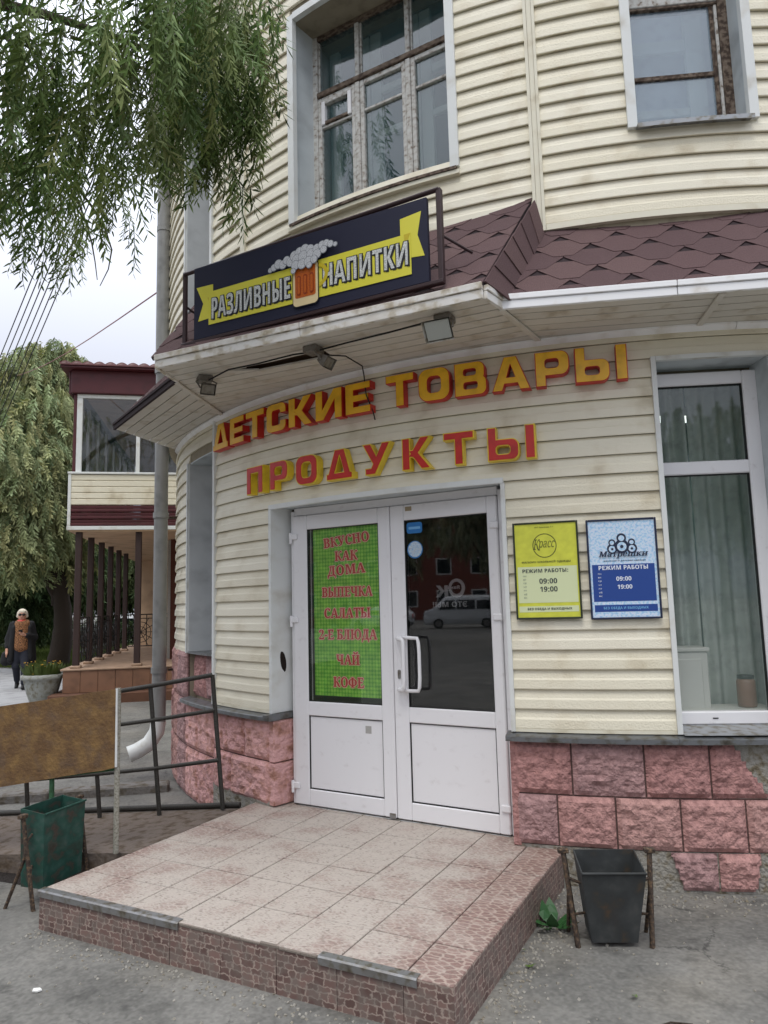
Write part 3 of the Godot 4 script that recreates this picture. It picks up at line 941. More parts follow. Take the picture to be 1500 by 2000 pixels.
func build_canopy() -> void:
	var can := thing("canopy", "canopy of purple-brown hexagonal shingles with pale boarded underside round the shop corner", "canopy", Vector3(0.5, SOFFIT, -4.2))
	var dr := 0.016
	# soffits
	var mid_poly := [E1, E2, E_RIGHT_IN] + arc2(-17.1, -51.0, dr, 16) + [E_LEFT_IN]
	var hole := [Vector2(-1.02, -4.83), Vector2(-0.36, -4.46), Vector2(-0.30, -4.60), Vector2(-0.62, -4.82)]
	soffit_run(can, mid_poly, E1, E2, [[3, hole], [2, hole]])
	soffit_run(can, [E_RIGHT_IN + Vector2(0.02, 0.0), E_RIGHT_END] + arc2(14.0, -16.9, dr, 20), E_RIGHT_IN, E_RIGHT_END)
	soffit_run(can, [E_LEFT_END, E_LEFT_IN + Vector2(-0.02, -0.02)] + arc2(-51.4, -70.0, dr, 10), E_LEFT_END, E_LEFT_IN)
	# cover strips across the boards
	for q in [[E_RIGHT_IN, wall2(-17.0, dr)], [Vector2(1.839, -3.727), Vector2(1.909, -4.20)], [E_LEFT_IN, wall2(-51.2, dr)]]:
		var p3 := Vector3(q[0].x, SOFFIT - 0.010, q[0].y)
		var q3 := Vector3(q[1].x, SOFFIT - 0.010, q[1].y)
		var z := (q3 - p3).normalized()
		box_part(can, "cover_strip", Transform3D(Basis(z.cross(Vector3.UP).normalized(), Vector3.UP, -z), p3), Vector3(-0.018, -0.006, -(q3 - p3).length()), Vector3(0.018, 0.007, 0.0), M.soffit0, 0.003)
	arc_part(can, "cove_strip", [Vector2(0.012, SOFFIT - 0.040), Vector2(0.022, SOFFIT - 0.040), Vector2(0.045, SOFFIT - 0.014), Vector2(0.045, SOFFIT - 0.002), Vector2(0.012, SOFFIT - 0.002)], -70, -3.3, M.fascia_clean)
	arc_part(can, "cove_strip", [Vector2(0.012, SOFFIT - 0.040), Vector2(0.022, SOFFIT - 0.040), Vector2(0.045, SOFFIT - 0.014), Vector2(0.045, SOFFIT - 0.002), Vector2(0.012, SOFFIT - 0.002)], -3.25, 18, M.fascia_clean)
	# fascias
	fascia_run(can, E1, E2, 0.080, M.fascia)
	fascia_run(can, E_RIGHT_IN, E_RIGHT_END, 0.070, M.fascia_clean)
	fascia_run(can, E_LEFT_END, E_LEFT_IN, 0.05, M.underlay)
	fascia_run(can, E1, E_LEFT_IN, 0.06, M.fascia)
	fascia_run(can, E2, E_RIGHT_IN, 0.066, M.fascia)
	# roof planes: [eave start, eave end, eave height, rise over run, how far in the outline reaches at each end]
	var roof := func(p: Vector2, q: Vector2, y: float, rise: float, run: float, out0: float, out1: float, in0: float, in1: float, ph: float) -> void:
		var u2 := (q - p).normalized()
		var n2 := Vector2(u2.y, -u2.x)
		if n2.dot(Vector2(C.x, C.z) - p) < 0:
			n2 = -n2
		var u := Vector3(u2.x, 0, u2.y)
		var s := Vector3(n2.x * run, rise, n2.y * run).normalized()
		var l := (q - p).length()
		var sl := Vector2(run, rise).length()
		shingle_roof(can, [Vector2(-out0, -0.02), Vector2(l + out1, -0.02), Vector2(l + in1, sl), Vector2(-in0, sl)], Vector3(p.x, y, p.y), u, s, ph)
	roof.call(E1, E2, SOFFIT + 0.082, 0.86, 0.76, 0.03, 0.0, 0.12, 0.13, 0.1)
	roof.call(E_RIGHT_IN, E_RIGHT_END, SOFFIT + 0.072, 0.72, 0.56, -0.02, 0.0, -0.05, 0.0, 0.22)
	roof.call(E_LEFT_END, E_LEFT_IN, SOFFIT + 0.052, 0.70, 0.62, 0.0, 0.0, 0.0, 0.0, 0.0)
	# the steep shingled cheeks at both ends of the taller middle roof
	for side in [[Vector3(E2.x, SOFFIT + 0.082, E2.y), pol(-16.7, 4.10, RU + 0.02), Vector3(E_RIGHT_IN.x + 0.045, SOFFIT + 0.03, E_RIGHT_IN.y + 0.015), pol(-16.2, 3.86, RU + 0.03)], [Vector3(E1.x, SOFFIT + 0.082, E1.y), pol(-47.5, 4.05, RU + 0.02), Vector3(E_LEFT_IN.x - 0.02, SOFFIT + 0.06, E_LEFT_IN.y), pol(-50.5, 3.9, RU + 0.02)]]:
		var r0: Vector3 = side[0]
		var r1: Vector3 = side[1]
		var v0: Vector3 = side[2]
		var v1: Vector3 = side[3]
		var nrm := (r1 - r0).cross(v0 - r0).normalized()
		if nrm.dot((r0 + v1) * 0.5 - Vector3(-0.4, 3.6, -4.4)) < 0:
			nrm = -nrm
		var nn := 6
		for i in nn:
			var t0 := float(i) / nn
			var t1 := float(i + 1) / nn + 0.05
			var a0 := r0.lerp(r1, t0) + nrm * 0.016
			var a1 := r0.lerp(r1, minf(t1, 1.0)) + nrm * 0.006
			var b0 := v0.lerp(v1, t0 * 0.97) + nrm * 0.016
			var b1 := v0.lerp(v1, minf(t1, 1.0)) + nrm * 0.006
			var b := MB.new()
			var o := (a0 + a1 + b0 + b1) * 0.25 - nrm * 0.2
			b.quad_out(a0, a1, b1, b0, o)
			b.quad_out(a0, b0, b0 - nrm * 0.012, a0 - nrm * 0.012, o)
			b.quad_out(a0, a1, a1 - nrm * 0.012, a0 - nrm * 0.012, o)
			put(can, "shingle", b, M["shingle%d" % (i % 3)])

# ---------------------------------------------------------------- lettering
func font_of(serif: bool, bold: bool) -> Font:
	var f := SystemFont.new()
	f.font_names = PackedStringArray(["Droid Serif" if serif else "Droid Sans"])
	f.font_weight = 700 if bold else 400
	return f

# flat lettering: cap height h, squeezed to width w when w > 0, centred at (x, y, z) of frame xf
func letters(parent: Node, called: String, text: String, xf: Transform3D, x: float, y: float, z: float, h: float, w: float, m: Material, serif := false, bold := true, depth := 0.0012, slant := 0.0, mirror := false, roll := 0.0) -> void:
	var t := TextMesh.new()
	t.text = text
	t.font = font_of(serif, bold)
	t.font_size = 64
	t.pixel_size = 0.01
	t.depth = 0.1
	t.curve_step = 1.0
	var bb := t.get_aabb()
	if bb.size.x < 0.001:
		return
	var sy := h / (0.714 * 0.64)
	var sx := w / bb.size.x if w > 0.0 else sy
	var c := bb.get_center()
	var sc := Vector3(-sx if mirror else sx, sy, depth / 0.1)
	var local := Transform3D(Basis(Vector3.BACK, roll) * Basis(Vector3(1, 0, 0), Vector3(slant, 1, 0), Vector3(0, 0, 1)) * Basis.from_scale(sc), Vector3(x, y, z))
	local = local * Transform3D(Basis(), Vector3(-c.x, -c.y, 0))
	put_mesh(parent, called, t, m, xf * local)

# ---------------------------------------------------------------- doors and windows
func bar(parent: Node, called: String, xf: Transform3D, x0: float, x1: float, y0: float, y1: float, z0: float, z1: float, m: Material, c := 0.004) -> MeshInstance3D:
	return box_part(parent, called, xf, Vector3(x0, y0, z0), Vector3(x1, y1, z1), m, c)

func group_part(parent: Node3D, called: String, at: Vector3) -> Node3D:
	var o := Node3D.new()
	o.name = called
	parent.add_child(o, true)
	o.global_position = at
	return o

func pane(parent: Node, xf: Transform3D, x0: float, x1: float, y0: float, y1: float, z: float, m: Material) -> void:
	bar(parent, "pane", xf, x0, x1, y0, y1, z - 0.002, z + 0.002, m, 0.0)

func lining(parent: Node, a: float, side: float, y0: float, y1: float, r0: float, r1: float, m: Material) -> void:
	# a sheet-metal cheek of an opening, at wall angle a; side +1 lies to the right of a
	var xf := frame_at(a, 0, 0)
	var w := 0.010 * side
	bar(parent, "reveal", xf, minf(0.0, w), maxf(0.0, w), y0, y1, r0, r1, m, 0.0015)

func build_doors_and_windows() -> void:
	build_door()
	build_big_window()
	build_right_upper_window()
	build_edge_windows()
	build_shop_window()

func build_door() -> void:
	var xf := chord(-41.85, -21.1, -0.15)
	var w := chord_width(-41.85, -21.1, -0.15)
	var rv := group_part(shop, "door_surround", pol(-31.5, 1.2))
	lining(rv, -42.75, 1.0, 0.848, 2.354, -0.175, 0.012, M.trim)
	lining(rv, -20.35, -1.0, 0.21, 2.354, -0.175, 0.012, M.trim)
	arc_part(rv, "head_lining", rect_prof(-0.26, 0.010, 2.3545, 2.364), -42.75, -20.35, M.reveal)
	arc_part(rv, "trim_strip", rect_prof(0.0, 0.034, 2.34, 2.375), -42.95, -20.2, M.trim)
	arc_part(rv, "trim_strip", rect_prof(0.0, 0.034, 0.848, 2.338), -42.97, -42.62, M.trim)
	arc_part(rv, "trim_strip", rect_prof(0.0, 0.034, 0.848, 2.338), -20.42, -20.12, M.trim)
	# broken hole in the left cheek: dark disc painted as its shaded inside
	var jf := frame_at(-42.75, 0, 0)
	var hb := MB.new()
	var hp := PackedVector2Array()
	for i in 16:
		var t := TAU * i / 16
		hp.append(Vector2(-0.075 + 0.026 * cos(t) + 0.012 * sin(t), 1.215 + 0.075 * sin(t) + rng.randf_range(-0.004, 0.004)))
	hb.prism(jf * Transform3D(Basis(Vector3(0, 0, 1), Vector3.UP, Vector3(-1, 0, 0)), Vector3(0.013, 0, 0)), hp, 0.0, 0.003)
	put(rv, "hole_shade_disc", hb, M.hole)
	# frame between leaves and wall
	bar(rv, "door_frame", xf, -0.03, 0.0, 0.20, 2.33, -0.05, 0.012, M.pvc)
	bar(rv, "door_frame", xf, w, w + 0.03, 0.20, 2.33, -0.05, 0.012, M.pvc)
	bar(rv, "door_frame", xf, 0.002, w - 0.002, 2.294, 2.352, -0.05, 0.012, M.pvc)
	bar(rv, "door_sill", xf, 0.0, w, 0.16, 0.199, -0.05, 0.03, M.alu)
	for leaf in [[0.003, 0.853, 0.130, 0.757, 0], [0.859, w - 0.003, 0.968, 1.586, 1]]:
		var d := group_part(shop, "door_leaf", xf * Vector3((leaf[0] + leaf[1]) * 0.5, 1.2, 0))
		var x0: float = leaf[0]
		var x1: float = leaf[1]
		var g0: float = leaf[2]
		var g1: float = leaf[3]
		bar(d, "stile", xf, x0, g0, 0.205, 2.290, -0.035, 0.03, M.pvc, 0.006)
		bar(d, "stile", xf, g1, x1, 0.205, 2.290, -0.035, 0.03, M.pvc, 0.006)
		bar(d, "rail", xf, g0 + 0.0005, g1 - 0.0005, 2.183, 2.290, -0.035, 0.0295, M.pvc, 0.006)
		bar(d, "rail", xf, g0 + 0.0005, g1 - 0.0005, 0.830, 0.930, -0.035, 0.0295, M.pvc, 0.006)
		bar(d, "rail", xf, g0 + 0.0005, g1 - 0.0005, 0.205, 0.318, -0.035, 0.0295, M.pvc, 0.006)
		# beads and black seals
		for q in [[0.930, 2.183], [0.318, 0.830]]:
			bar(d, "seal", xf, g0 - 0.001, g0 + 0.005, q[0], q[1], -0.01, 0.022, M.gasket, 0.0)
			bar(d, "seal", xf, g1 - 0.005, g1 + 0.001, q[0], q[1], -0.01, 0.022, M.gasket, 0.0)
			bar(d, "seal", xf, g0 + 0.006, g1 - 0.006, q[0] - 0.001, q[0] + 0.005, -0.01, 0.022, M.gasket, 0.0)
			bar(d, "seal", xf, g0 + 0.006, g1 - 0.006, q[1] - 0.005, q[1] + 0.001, -0.01, 0.022, M.gasket, 0.0)
		bar(d, "panel", xf, g0 + 0.006, g1 - 0.006, 0.324, 0.824, -0.02, 0.016, M.pvc, 0.003)
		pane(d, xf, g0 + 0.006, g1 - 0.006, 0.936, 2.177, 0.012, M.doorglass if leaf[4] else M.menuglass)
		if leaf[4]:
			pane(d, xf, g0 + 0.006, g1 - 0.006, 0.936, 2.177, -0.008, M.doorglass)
		else:
			bar(d, "tape_mark", xf, 0.612, 0.660, 0.735, 0.785, 0.0165, 0.0172, M.tape, 0.0)
		if leaf[4] == 0:
			for hy in [2.135, 1.517, 0.335]:
				bar(d, "hinge", xf, -0.028, 0.05, hy - 0.022, hy + 0.022, 0.029, 0.046, M.pvc, 0.006)
				tube_part(d, "hinge_pin", [xf * Vector3(-0.012, hy - 0.052, 0.040), xf * Vector3(-0.012, hy + 0.03, 0.040)], 0.011, M.pvc, 10)
			bar(d, "strike_plate", xf, 0.800, 0.848, 0.20, 0.235, 0.031, 0.033, M.alu, 0.0)
		else:
			for hy in [2.10, 1.517, 0.36]:
				bar(d, "hinge", xf, x1 - 0.05, x1 + 0.012, hy - 0.022, hy + 0.022, 0.0305, 0.044, M.pvc, 0.006)
			bar(d, "lock_plate", xf, 0.893, 0.928, 1.03, 1.40, 0.029, 0.040, M.pvc, 0.006)
			var hpts := []
			var ipts := []
			for q in [[0.0, 0.0], [0.012, 0.035], [0.03, 0.052], [0.058, 0.060]]:
				hpts.append(xf * Vector3(0.910 + q[0], 1.385 - q[0] * 0.1, 0.036 + q[1]))
				ipts.append(xf * Vector3(0.945 + q[0] * 2.3, 1.392 - q[0] * 0.1, 0.030 + q[1] * 0.9))
			for q in [[0.066, 1.36], [0.068, 1.30], [0.068, 1.13], [0.066, 1.07]]:
				hpts.append(xf * Vector3(0.910 + q[0], q[1], 0.036 + 0.062))
				ipts.append(xf * Vector3(0.945 + q[0] * 2.15, q[1], 0.030 + 0.056))
			for q in [[0.058, 0.060], [0.03, 0.052], [0.012, 0.035], [0.0, 0.0]]:
				hpts.append(xf * Vector3(0.910 + q[0], 1.045 + q[0] * 0.1, 0.036 + q[1]))
				ipts.append(xf * Vector3(0.945 + q[0] * 2.3, 1.04 + q[0] * 0.1, 0.030 + q[1] * 0.9))
			tube_part(d, "handle", hpts, 0.014, M.pvc, 10)
			tube_part(d, "handle", ipts, 0.012, M.pvc, 10)
			var kb := MB.new()
			kb.prism(xf, rr(0.899, 1.115, 0.921, 1.175, 0.010), 0.040, 0.0455)
			put(d, "lock_cylinder", kb, M.alu)
			bar(d, "notice_tab", xf, 0.985, 1.035, 2.245, 2.275, 0.030, 0.0315, M.tab, 0.0)
			# stickers and mirrored lettering (meant to be read from inside)
			var sb := MB.new()
			sb.prism(xf, rr(0.985, 2.09, 1.105, 2.165, 0.018), 0.0146, 0.0156)
			put(d, "sticker", sb, M.sticker_blue)
			sb = MB.new()
			sb.prism(xf, rr(1.0, 2.118, 1.09, 2.135, 0.004), 0.0158, 0.0164)
			put(d, "sticker", sb, M.sticker_light)
			sb = MB.new()
			sb.prism(xf, circle(1.045, 1.978, 0.060), 0.0146, 0.0156)
			put(d, "sticker", sb, M.sticker_blue)
			sb = MB.new()
			sb.prism(xf, circle(1.046, 1.980, 0.053), 0.0158, 0.0164)
			put(d, "sticker", sb, M.sticker_pale)
			letters(d, "lettering", "ЭТО МЫ!", xf, 1.290, 1.603, 0.0085, 0.034, 0.250, M.print_white, false, true, 0.001, 0.0, true)
			letters(d, "lettering", "к", xf, 1.235, 1.690, 0.0085, 0.100, 0.092, M.print_white, false, true, 0.001, 0.0, true)
			var ring := PackedVector2Array()
			for i in 33:
				var t := TAU * i / 32.0
				ring.append(Vector2(1.345 + 0.060 * cos(t), 1.708 + 0.062 * sin(t)))
			for i in 33:
				var t := TAU * (32 - i) / 32.0
				ring.append(Vector2(1.343 + 0.038 * cos(t), 1.710 + 0.040 * sin(t)))
			var lb := MB.new()
			for i in 32:
				lb.prism(xf, PackedVector2Array([ring[i], ring[i + 1], ring[64 - i], ring[65 - i]]), 0.008, 0.009)
			put(d, "lettering", lb, M.print_white)
			letters(d, "lettering", "Явка", xf, 1.325, 1.714, 0.0085, 0.022, 0.09, M.print_white, false, true, 0.001, 0.0, true)
	# the green menu behind the left pane
	var menu := thing("menu_poster", "green checked menu poster with red food words behind the left door pane", "poster", xf * Vector3(0.46, 0.965, -0.012))
	var pb := MB.new()
	pb.quad_uv(xf * Vector3(0.168, 0.972, -0.004), xf * Vector3(0.168, 2.178, -0.004), xf * Vector3(0.752, 2.178, -0.004), xf * Vector3(0.752, 0.972, -0.004), Vector2(0, 1), Vector2(0, 0), Vector2(1, 0), Vector2(1, 1))
	pb.box(xf, Vector3(0.168, 0.972, -0.008), Vector3(0.752, 2.178, -0.005), 0.0)
	put(menu, "sheet", pb, M.gingham)
	for q in [["ВКУСНО", 2.085, 0.40, 0.08], ["КАК", 1.972, 0.20, 0.0], ["ДОМА", 1.862, 0.33, 0.05], ["ВЫПЕЧКА", 1.712, 0.44, 0.0], ["САЛАТЫ", 1.560, 0.40, 0.0], ["2-Е БЛЮДА", 1.398, 0.50, 0.0], ["ЧАЙ", 1.240, 0.20, 0.0], ["КОФЕ", 1.072, 0.26, 0.0]]:
		for o in [[-0.006, 0.0], [0.006, 0.0], [0.0, 0.006], [0.0, -0.006]]:
			letters(menu, "lettering", q[0], xf, 0.462 + o[0], q[1] + o[1], -0.0034 + 0.0001 * (o[0] * 100 + o[1] * 37), 0.068, q[2], M.menu_pale, true, true, 0.0005, 0.0, false, q[3])
		letters(menu, "lettering", q[0], xf, 0.462, q[1], -0.0024, 0.068, q[2], M.menu_red, true, true, 0.0006, 0.0, false, q[3])
	# door glass vestibule: a matt, near-black sheet on the lobby floor
	bar(rv, "lobby_mat", xf, -0.2, w + 0.2, 0.182, 0.19, -1.2, -0.4, M.gasket, 0.0)

func build_big_window() -> void:
	var xf := chord(-38.2, -23.1, -0.15)
	var w := chord_width(-38.2, -23.1, -0.15)
	var n := group_part(shop, "window", xf * Vector3(w * 0.5, 5.2, 0))
	n.set_meta("label", "tall three-light timber window with peeling white paint")
	var y0 := 4.47
	var y1 := 6.10
	var tr := 5.585
	# outer frame
	bar(n, "frame", xf, -0.03, 0.035, y0, y1, -0.05, 0.03, M.peel)
	bar(n, "frame", xf, w - 0.03, w + 0.03, y0, y1, -0.05, 0.03, M.peel)
	bar(n, "frame", xf, 0.036, w - 0.031, y1 - 0.04, y1, -0.05, 0.029, M.weathered)
	bar(n, "frame", xf, 0.036, w - 0.031, y0, y0 + 0.06, -0.05, 0.031, M.weathered)
	bar(n, "transom", xf, 0.036, w - 0.031, tr - 0.022, tr + 0.022, -0.05, 0.040, M.weathered)
	for mx in [0.405, 0.842]:
		bar(n, "mullion", xf, mx - 0.018, mx + 0.018, tr + 0.024, y1 - 0.042, -0.05, 0.027, M.peel)
		bar(n, "mullion", xf, mx - 0.020, mx + 0.020, y0 + 0.062, tr - 0.024, -0.05, 0.033, M.peel)
	var cols := [[0.036, 0.384], [0.426, 0.821], [0.863, w - 0.031]]
	for i in 3:
		var c: Array = cols[i]
		# top light
		bar(n, "bead", xf, c[0] + 0.001, c[0] + 0.014, tr + 0.03, y1 - 0.045, -0.02, 0.012, M.peel)
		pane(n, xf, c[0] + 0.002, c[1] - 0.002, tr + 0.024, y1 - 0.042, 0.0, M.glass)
		# casement
		var s := 0.034
		bar(n, "sash", xf, c[0] + 0.001, c[0] + s, y0 + 0.063, tr - 0.024, -0.02, 0.026, M.peel)
		bar(n, "sash", xf, c[1] - s, c[1] - 0.001, y0 + 0.063, tr - 0.024, -0.02, 0.026, M.peel)
		bar(n, "sash", xf, c[0] + s + 0.001, c[1] - s - 0.001, tr - 0.062, tr - 0.024, -0.02, 0.025, M.peel)
		bar(n, "sash", xf, c[0] + s + 0.001, c[1] - s - 0.001, y0 + 0.063, y0 + 0.105, -0.02, 0.025, M.weathered)
		bar(n, "sash", xf, c[0] + s + 0.001, c[1] - s - 0.001, 5.30, 5.322, -0.02, 0.022, M.peel)
		if i == 0:   # the little vent casement
			bar(n, "vent_sash", xf, c[0] + s + 0.002, c[0] + s + 0.034, 5.325, tr - 0.064, -0.015, 0.034, M.pvc)
			bar(n, "vent_sash", xf, c[1] - s - 0.034, c[1] - s - 0.002, 5.325, tr - 0.064, -0.015, 0.034, M.pvc)
			bar(n, "vent_sash", xf, c[0] + s + 0.035, c[1] - s - 0.035, 5.325, 5.352, -0.015, 0.033, M.weathered)
			bar(n, "vent_sash", xf, c[0] + s + 0.035, c[1] - s - 0.035, tr - 0.09, tr - 0.064, -0.015, 0.033, M.peel)
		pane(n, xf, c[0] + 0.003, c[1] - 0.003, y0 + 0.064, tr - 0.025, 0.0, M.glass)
		# inner window
		for q in [[c[0] - 0.015, c[0] + 0.075], [c[1] - 0.05, c[1] + 0.015]]:
			bar(n, "inner_sash", xf, q[0], q[1], y0 + 0.02, y1 - 0.02, -0.21, -0.17, M.inner_frame)
		bar(n, "inner_sash", xf, c[0] + 0.076, c[1] - 0.051, 5.20, 5.25, -0.205, -0.172, M.inner_frame)
		bar(n, "inner_sash", xf, c[0] + 0.076, c[1] - 0.051, tr - 0.03, tr + 0.03, -0.205, -0.172, M.inner_frame)
		bar(n, "inner_sash", xf, c[0] + 0.076, c[1] - 0.051, y0 + 0.02, y0 + 0.09, -0.205, -0.172, M.inner_frame)
	# white sheet-metal reveal with a folded face strip
	for q in [[-38.45, 1.0], [-22.3, -1.0]]:
		lining(n, q[0] + 0.12 * q[1], q[1], 4.45, 6.105, -0.19, RU + 0.01, M.reveal)
		var s0: float = q[0] - 0.08 if q[1] > 0 else q[0] - 0.62
		arc_part(n, "trim_strip", rect_prof(RU - 0.004, RU + 0.038, 4.43, 6.13), s0, s0 + 0.70, M.trim)
	arc_part(n, "trim_strip", rect_prof(RU - 0.004, RU + 0.0385, 6.085, 6.14), -37.8, -22.95, M.trim)
	arc_part(n, "reveal", rect_prof(-0.24, RU + 0.008, 6.103, 6.113), -38.3, -22.45, M.reveal)
	# flashing that serves as the outer sill
	arc_part(n, "sill", [Vector2(-0.20, 4.462), Vector2(RU + 0.05, 4.425), Vector2(RU + 0.05, 4.405), Vector2(RU + 0.044, 4.405), Vector2(RU + 0.044, 4.418), Vector2(-0.20, 4.455)], -38.3, -22.4, M.weathered)
	arc_part(n, "sill", rect_prof(RU, RU + 0.042, 4.375, 4.402), -38.6, -22.2, M.trim_cream)

func build_right_upper_window() -> void:
	var xf := chord(-9.6, -1.3, -0.12)
	var w := chord_width(-9.6, -1.3, -0.12)
	var n := group_part(shop, "window", xf * Vector3(w * 0.5, 5.2, 0))
	n.set_meta("label", "narrow timber window with bare weathered stile and panes tinted blue-grey for reflected sky")
	bar(n, "frame", xf, -0.03, 0.05, 4.49, 6.1, -0.05, 0.02, M.weathered)
	bar(n, "frame", xf, 0.628, w + 0.02, 4.49, 6.1, -0.05, 0.03, M.weathered)
	bar(n, "frame", xf, 0.051, 0.627, 4.49, 4.575, -0.05, 0.02, M.weathered)
	bar(n, "frame", xf, 0.051, 0.627, 6.02, 6.1, -0.05, 0.02, M.weathered)
	bar(n, "transom", xf, 0.051, 0.627, 5.445, 5.56, -0.05, 0.03, M.peel)
	bar(n, "transom", xf, 0.051, 0.627, 5.425, 5.444, -0.05, 0.026, M.weathered)
	bar(n, "sash", xf, 0.580, 0.606, 4.577, 5.423, -0.02, 0.012, M.weathered)
	bar(n, "sash", xf, 0.607, 0.626, 4.577, 5.423, -0.02, 0.022, M.peel)
	bar(n, "sash", xf, 0.052, 0.078, 4.577, 5.423, -0.02, 0.012, M.weathered)
	bar(n, "glazing_bar", xf, 0.079, 0.579, 4.93, 4.962, -0.02, 0.016, M.weathered)
	pane(n, xf, 0.079, 0.579, 4.577, 5.423, 0.0, M.glass_sky_tint)
	pane(n, xf, 0.052, 0.626, 5.562, 6.018, 0.0, M.glass_sky_tint)
	for q in [[0.02, 0.10], [0.48, 0.60]]:
		bar(n, "inner_sash", xf, q[0], q[1], 4.49, 6.08, -0.22, -0.18, M.inner_frame)
	for q in [[4.49, 4.60], [4.80, 4.86], [5.27, 5.36]]:
		bar(n, "inner_sash", xf, 0.101, 0.479, q[0], q[1], -0.215, -0.182, M.inner_frame)
	bar(n, "curtain", xf, -0.05, 0.72, 4.4, 6.2, -0.34, -0.33, M.curtain, 0.0)  # pale sheet added behind the panes to lighten them like reflected sky
	for q in [[-9.85, 1.0], [-0.95, -1.0]]:
		lining(n, q[0] + 0.1 * q[1], q[1], 4.47, 6.105, -0.18, RU + 0.01, M.reveal)
		var s0: float = q[0] - 0.08 if q[1] > 0 else q[0] - 0.60
		arc_part(n, "trim_strip", rect_prof(RU - 0.004, RU + 0.038, 4.46, 6.13), s0, s0 + 0.66, M.trim)
	arc_part(n, "reveal", rect_prof(-0.2, RU + 0.008, 6.103, 6.113), -9.8, -1.0, M.reveal)
	arc_part(n, "trim_strip", rect_prof(RU - 0.004, RU + 0.0385, 6.085, 6.14), -9.2, -1.6, M.trim)
	arc_part(n, "sill", [Vector2(-0.16, 4.488), Vector2(RU + 0.075, 4.458), Vector2(RU + 0.075, 4.43), Vector2(RU + 0.069, 4.43), Vector2(RU + 0.069, 4.45), Vector2(-0.16, 4.48)], -9.35, -1.45, M.sill_grey)

func build_edge_windows() -> void:
	# two windows seen almost edge-on at the turn of the wall: only their far cheeks show
	for q in [[-61.5, -53.2, 1.235, 2.955, 0.0], [-58.8, -51.5, 4.3, 6.3, RU]]:
		var n := group_part(shop, "window", pol((q[0] + q[1]) * 0.5, (q[2] + q[3]) * 0.5))
		n.set_meta("label", "window seen edge-on with deep grey sheet-metal cheek")
		var dr: float = q[4]
		lining(n, q[0], 1.0, q[2], q[3], -0.36, dr + 0.012, M.cheek)
		lining(n, q[1], -1.0, q[2], q[3], -0.36, dr + 0.012, M.cheek)
		arc_part(n, "reveal", rect_prof(-0.36, dr + 0.008, q[3] - 0.01, q[3]), q[0] + 0.15, q[1] - 0.15, M.reveal)
		arc_part(n, "sill", rect_prof(-0.36, dr + 0.02, q[2] - 0.012, q[2]), q[0] + 0.15, q[1] - 0.15, M.ledge)
		arc_part(n, "trim_strip", rect_prof(dr, dr + 0.034, q[2] - (0.39 if dr == 0.0 else 0.02), SOFFIT if dr == 0.0 else q[3]), q[1] - 0.05, q[1] + 0.38, M.trim)
		arc_part(n, "trim_strip", rect_prof(dr, dr + 0.033, q[2] - 0.01, q[3]), q[0] - 0.35, q[0] + 0.02, M.trim)
		var xf := chord(q[0] + 0.3, q[1] - 0.3, -0.30)
		var w := chord_width(q[0] + 0.3, q[1] - 0.3, -0.30)
		bar(n, "frame", xf, 0.0, 0.06, q[2], q[3] - 0.012, -0.03, 0.03, M.pvc)
		bar(n, "frame", xf, w - 0.06, w, q[2], q[3] - 0.012, -0.03, 0.03, M.pvc)
		bar(n, "frame", xf, 0.061, w - 0.061, q[3] - 0.075, q[3] - 0.013, -0.03, 0.029, M.pvc)
		bar(n, "frame", xf, 0.061, w - 0.061, q[2], q[2] + 0.06, -0.03, 0.029, M.pvc)
		pane(n, xf, 0.061, w - 0.061, q[2] + 0.061, q[3] - 0.076, 0.0, M.glass)

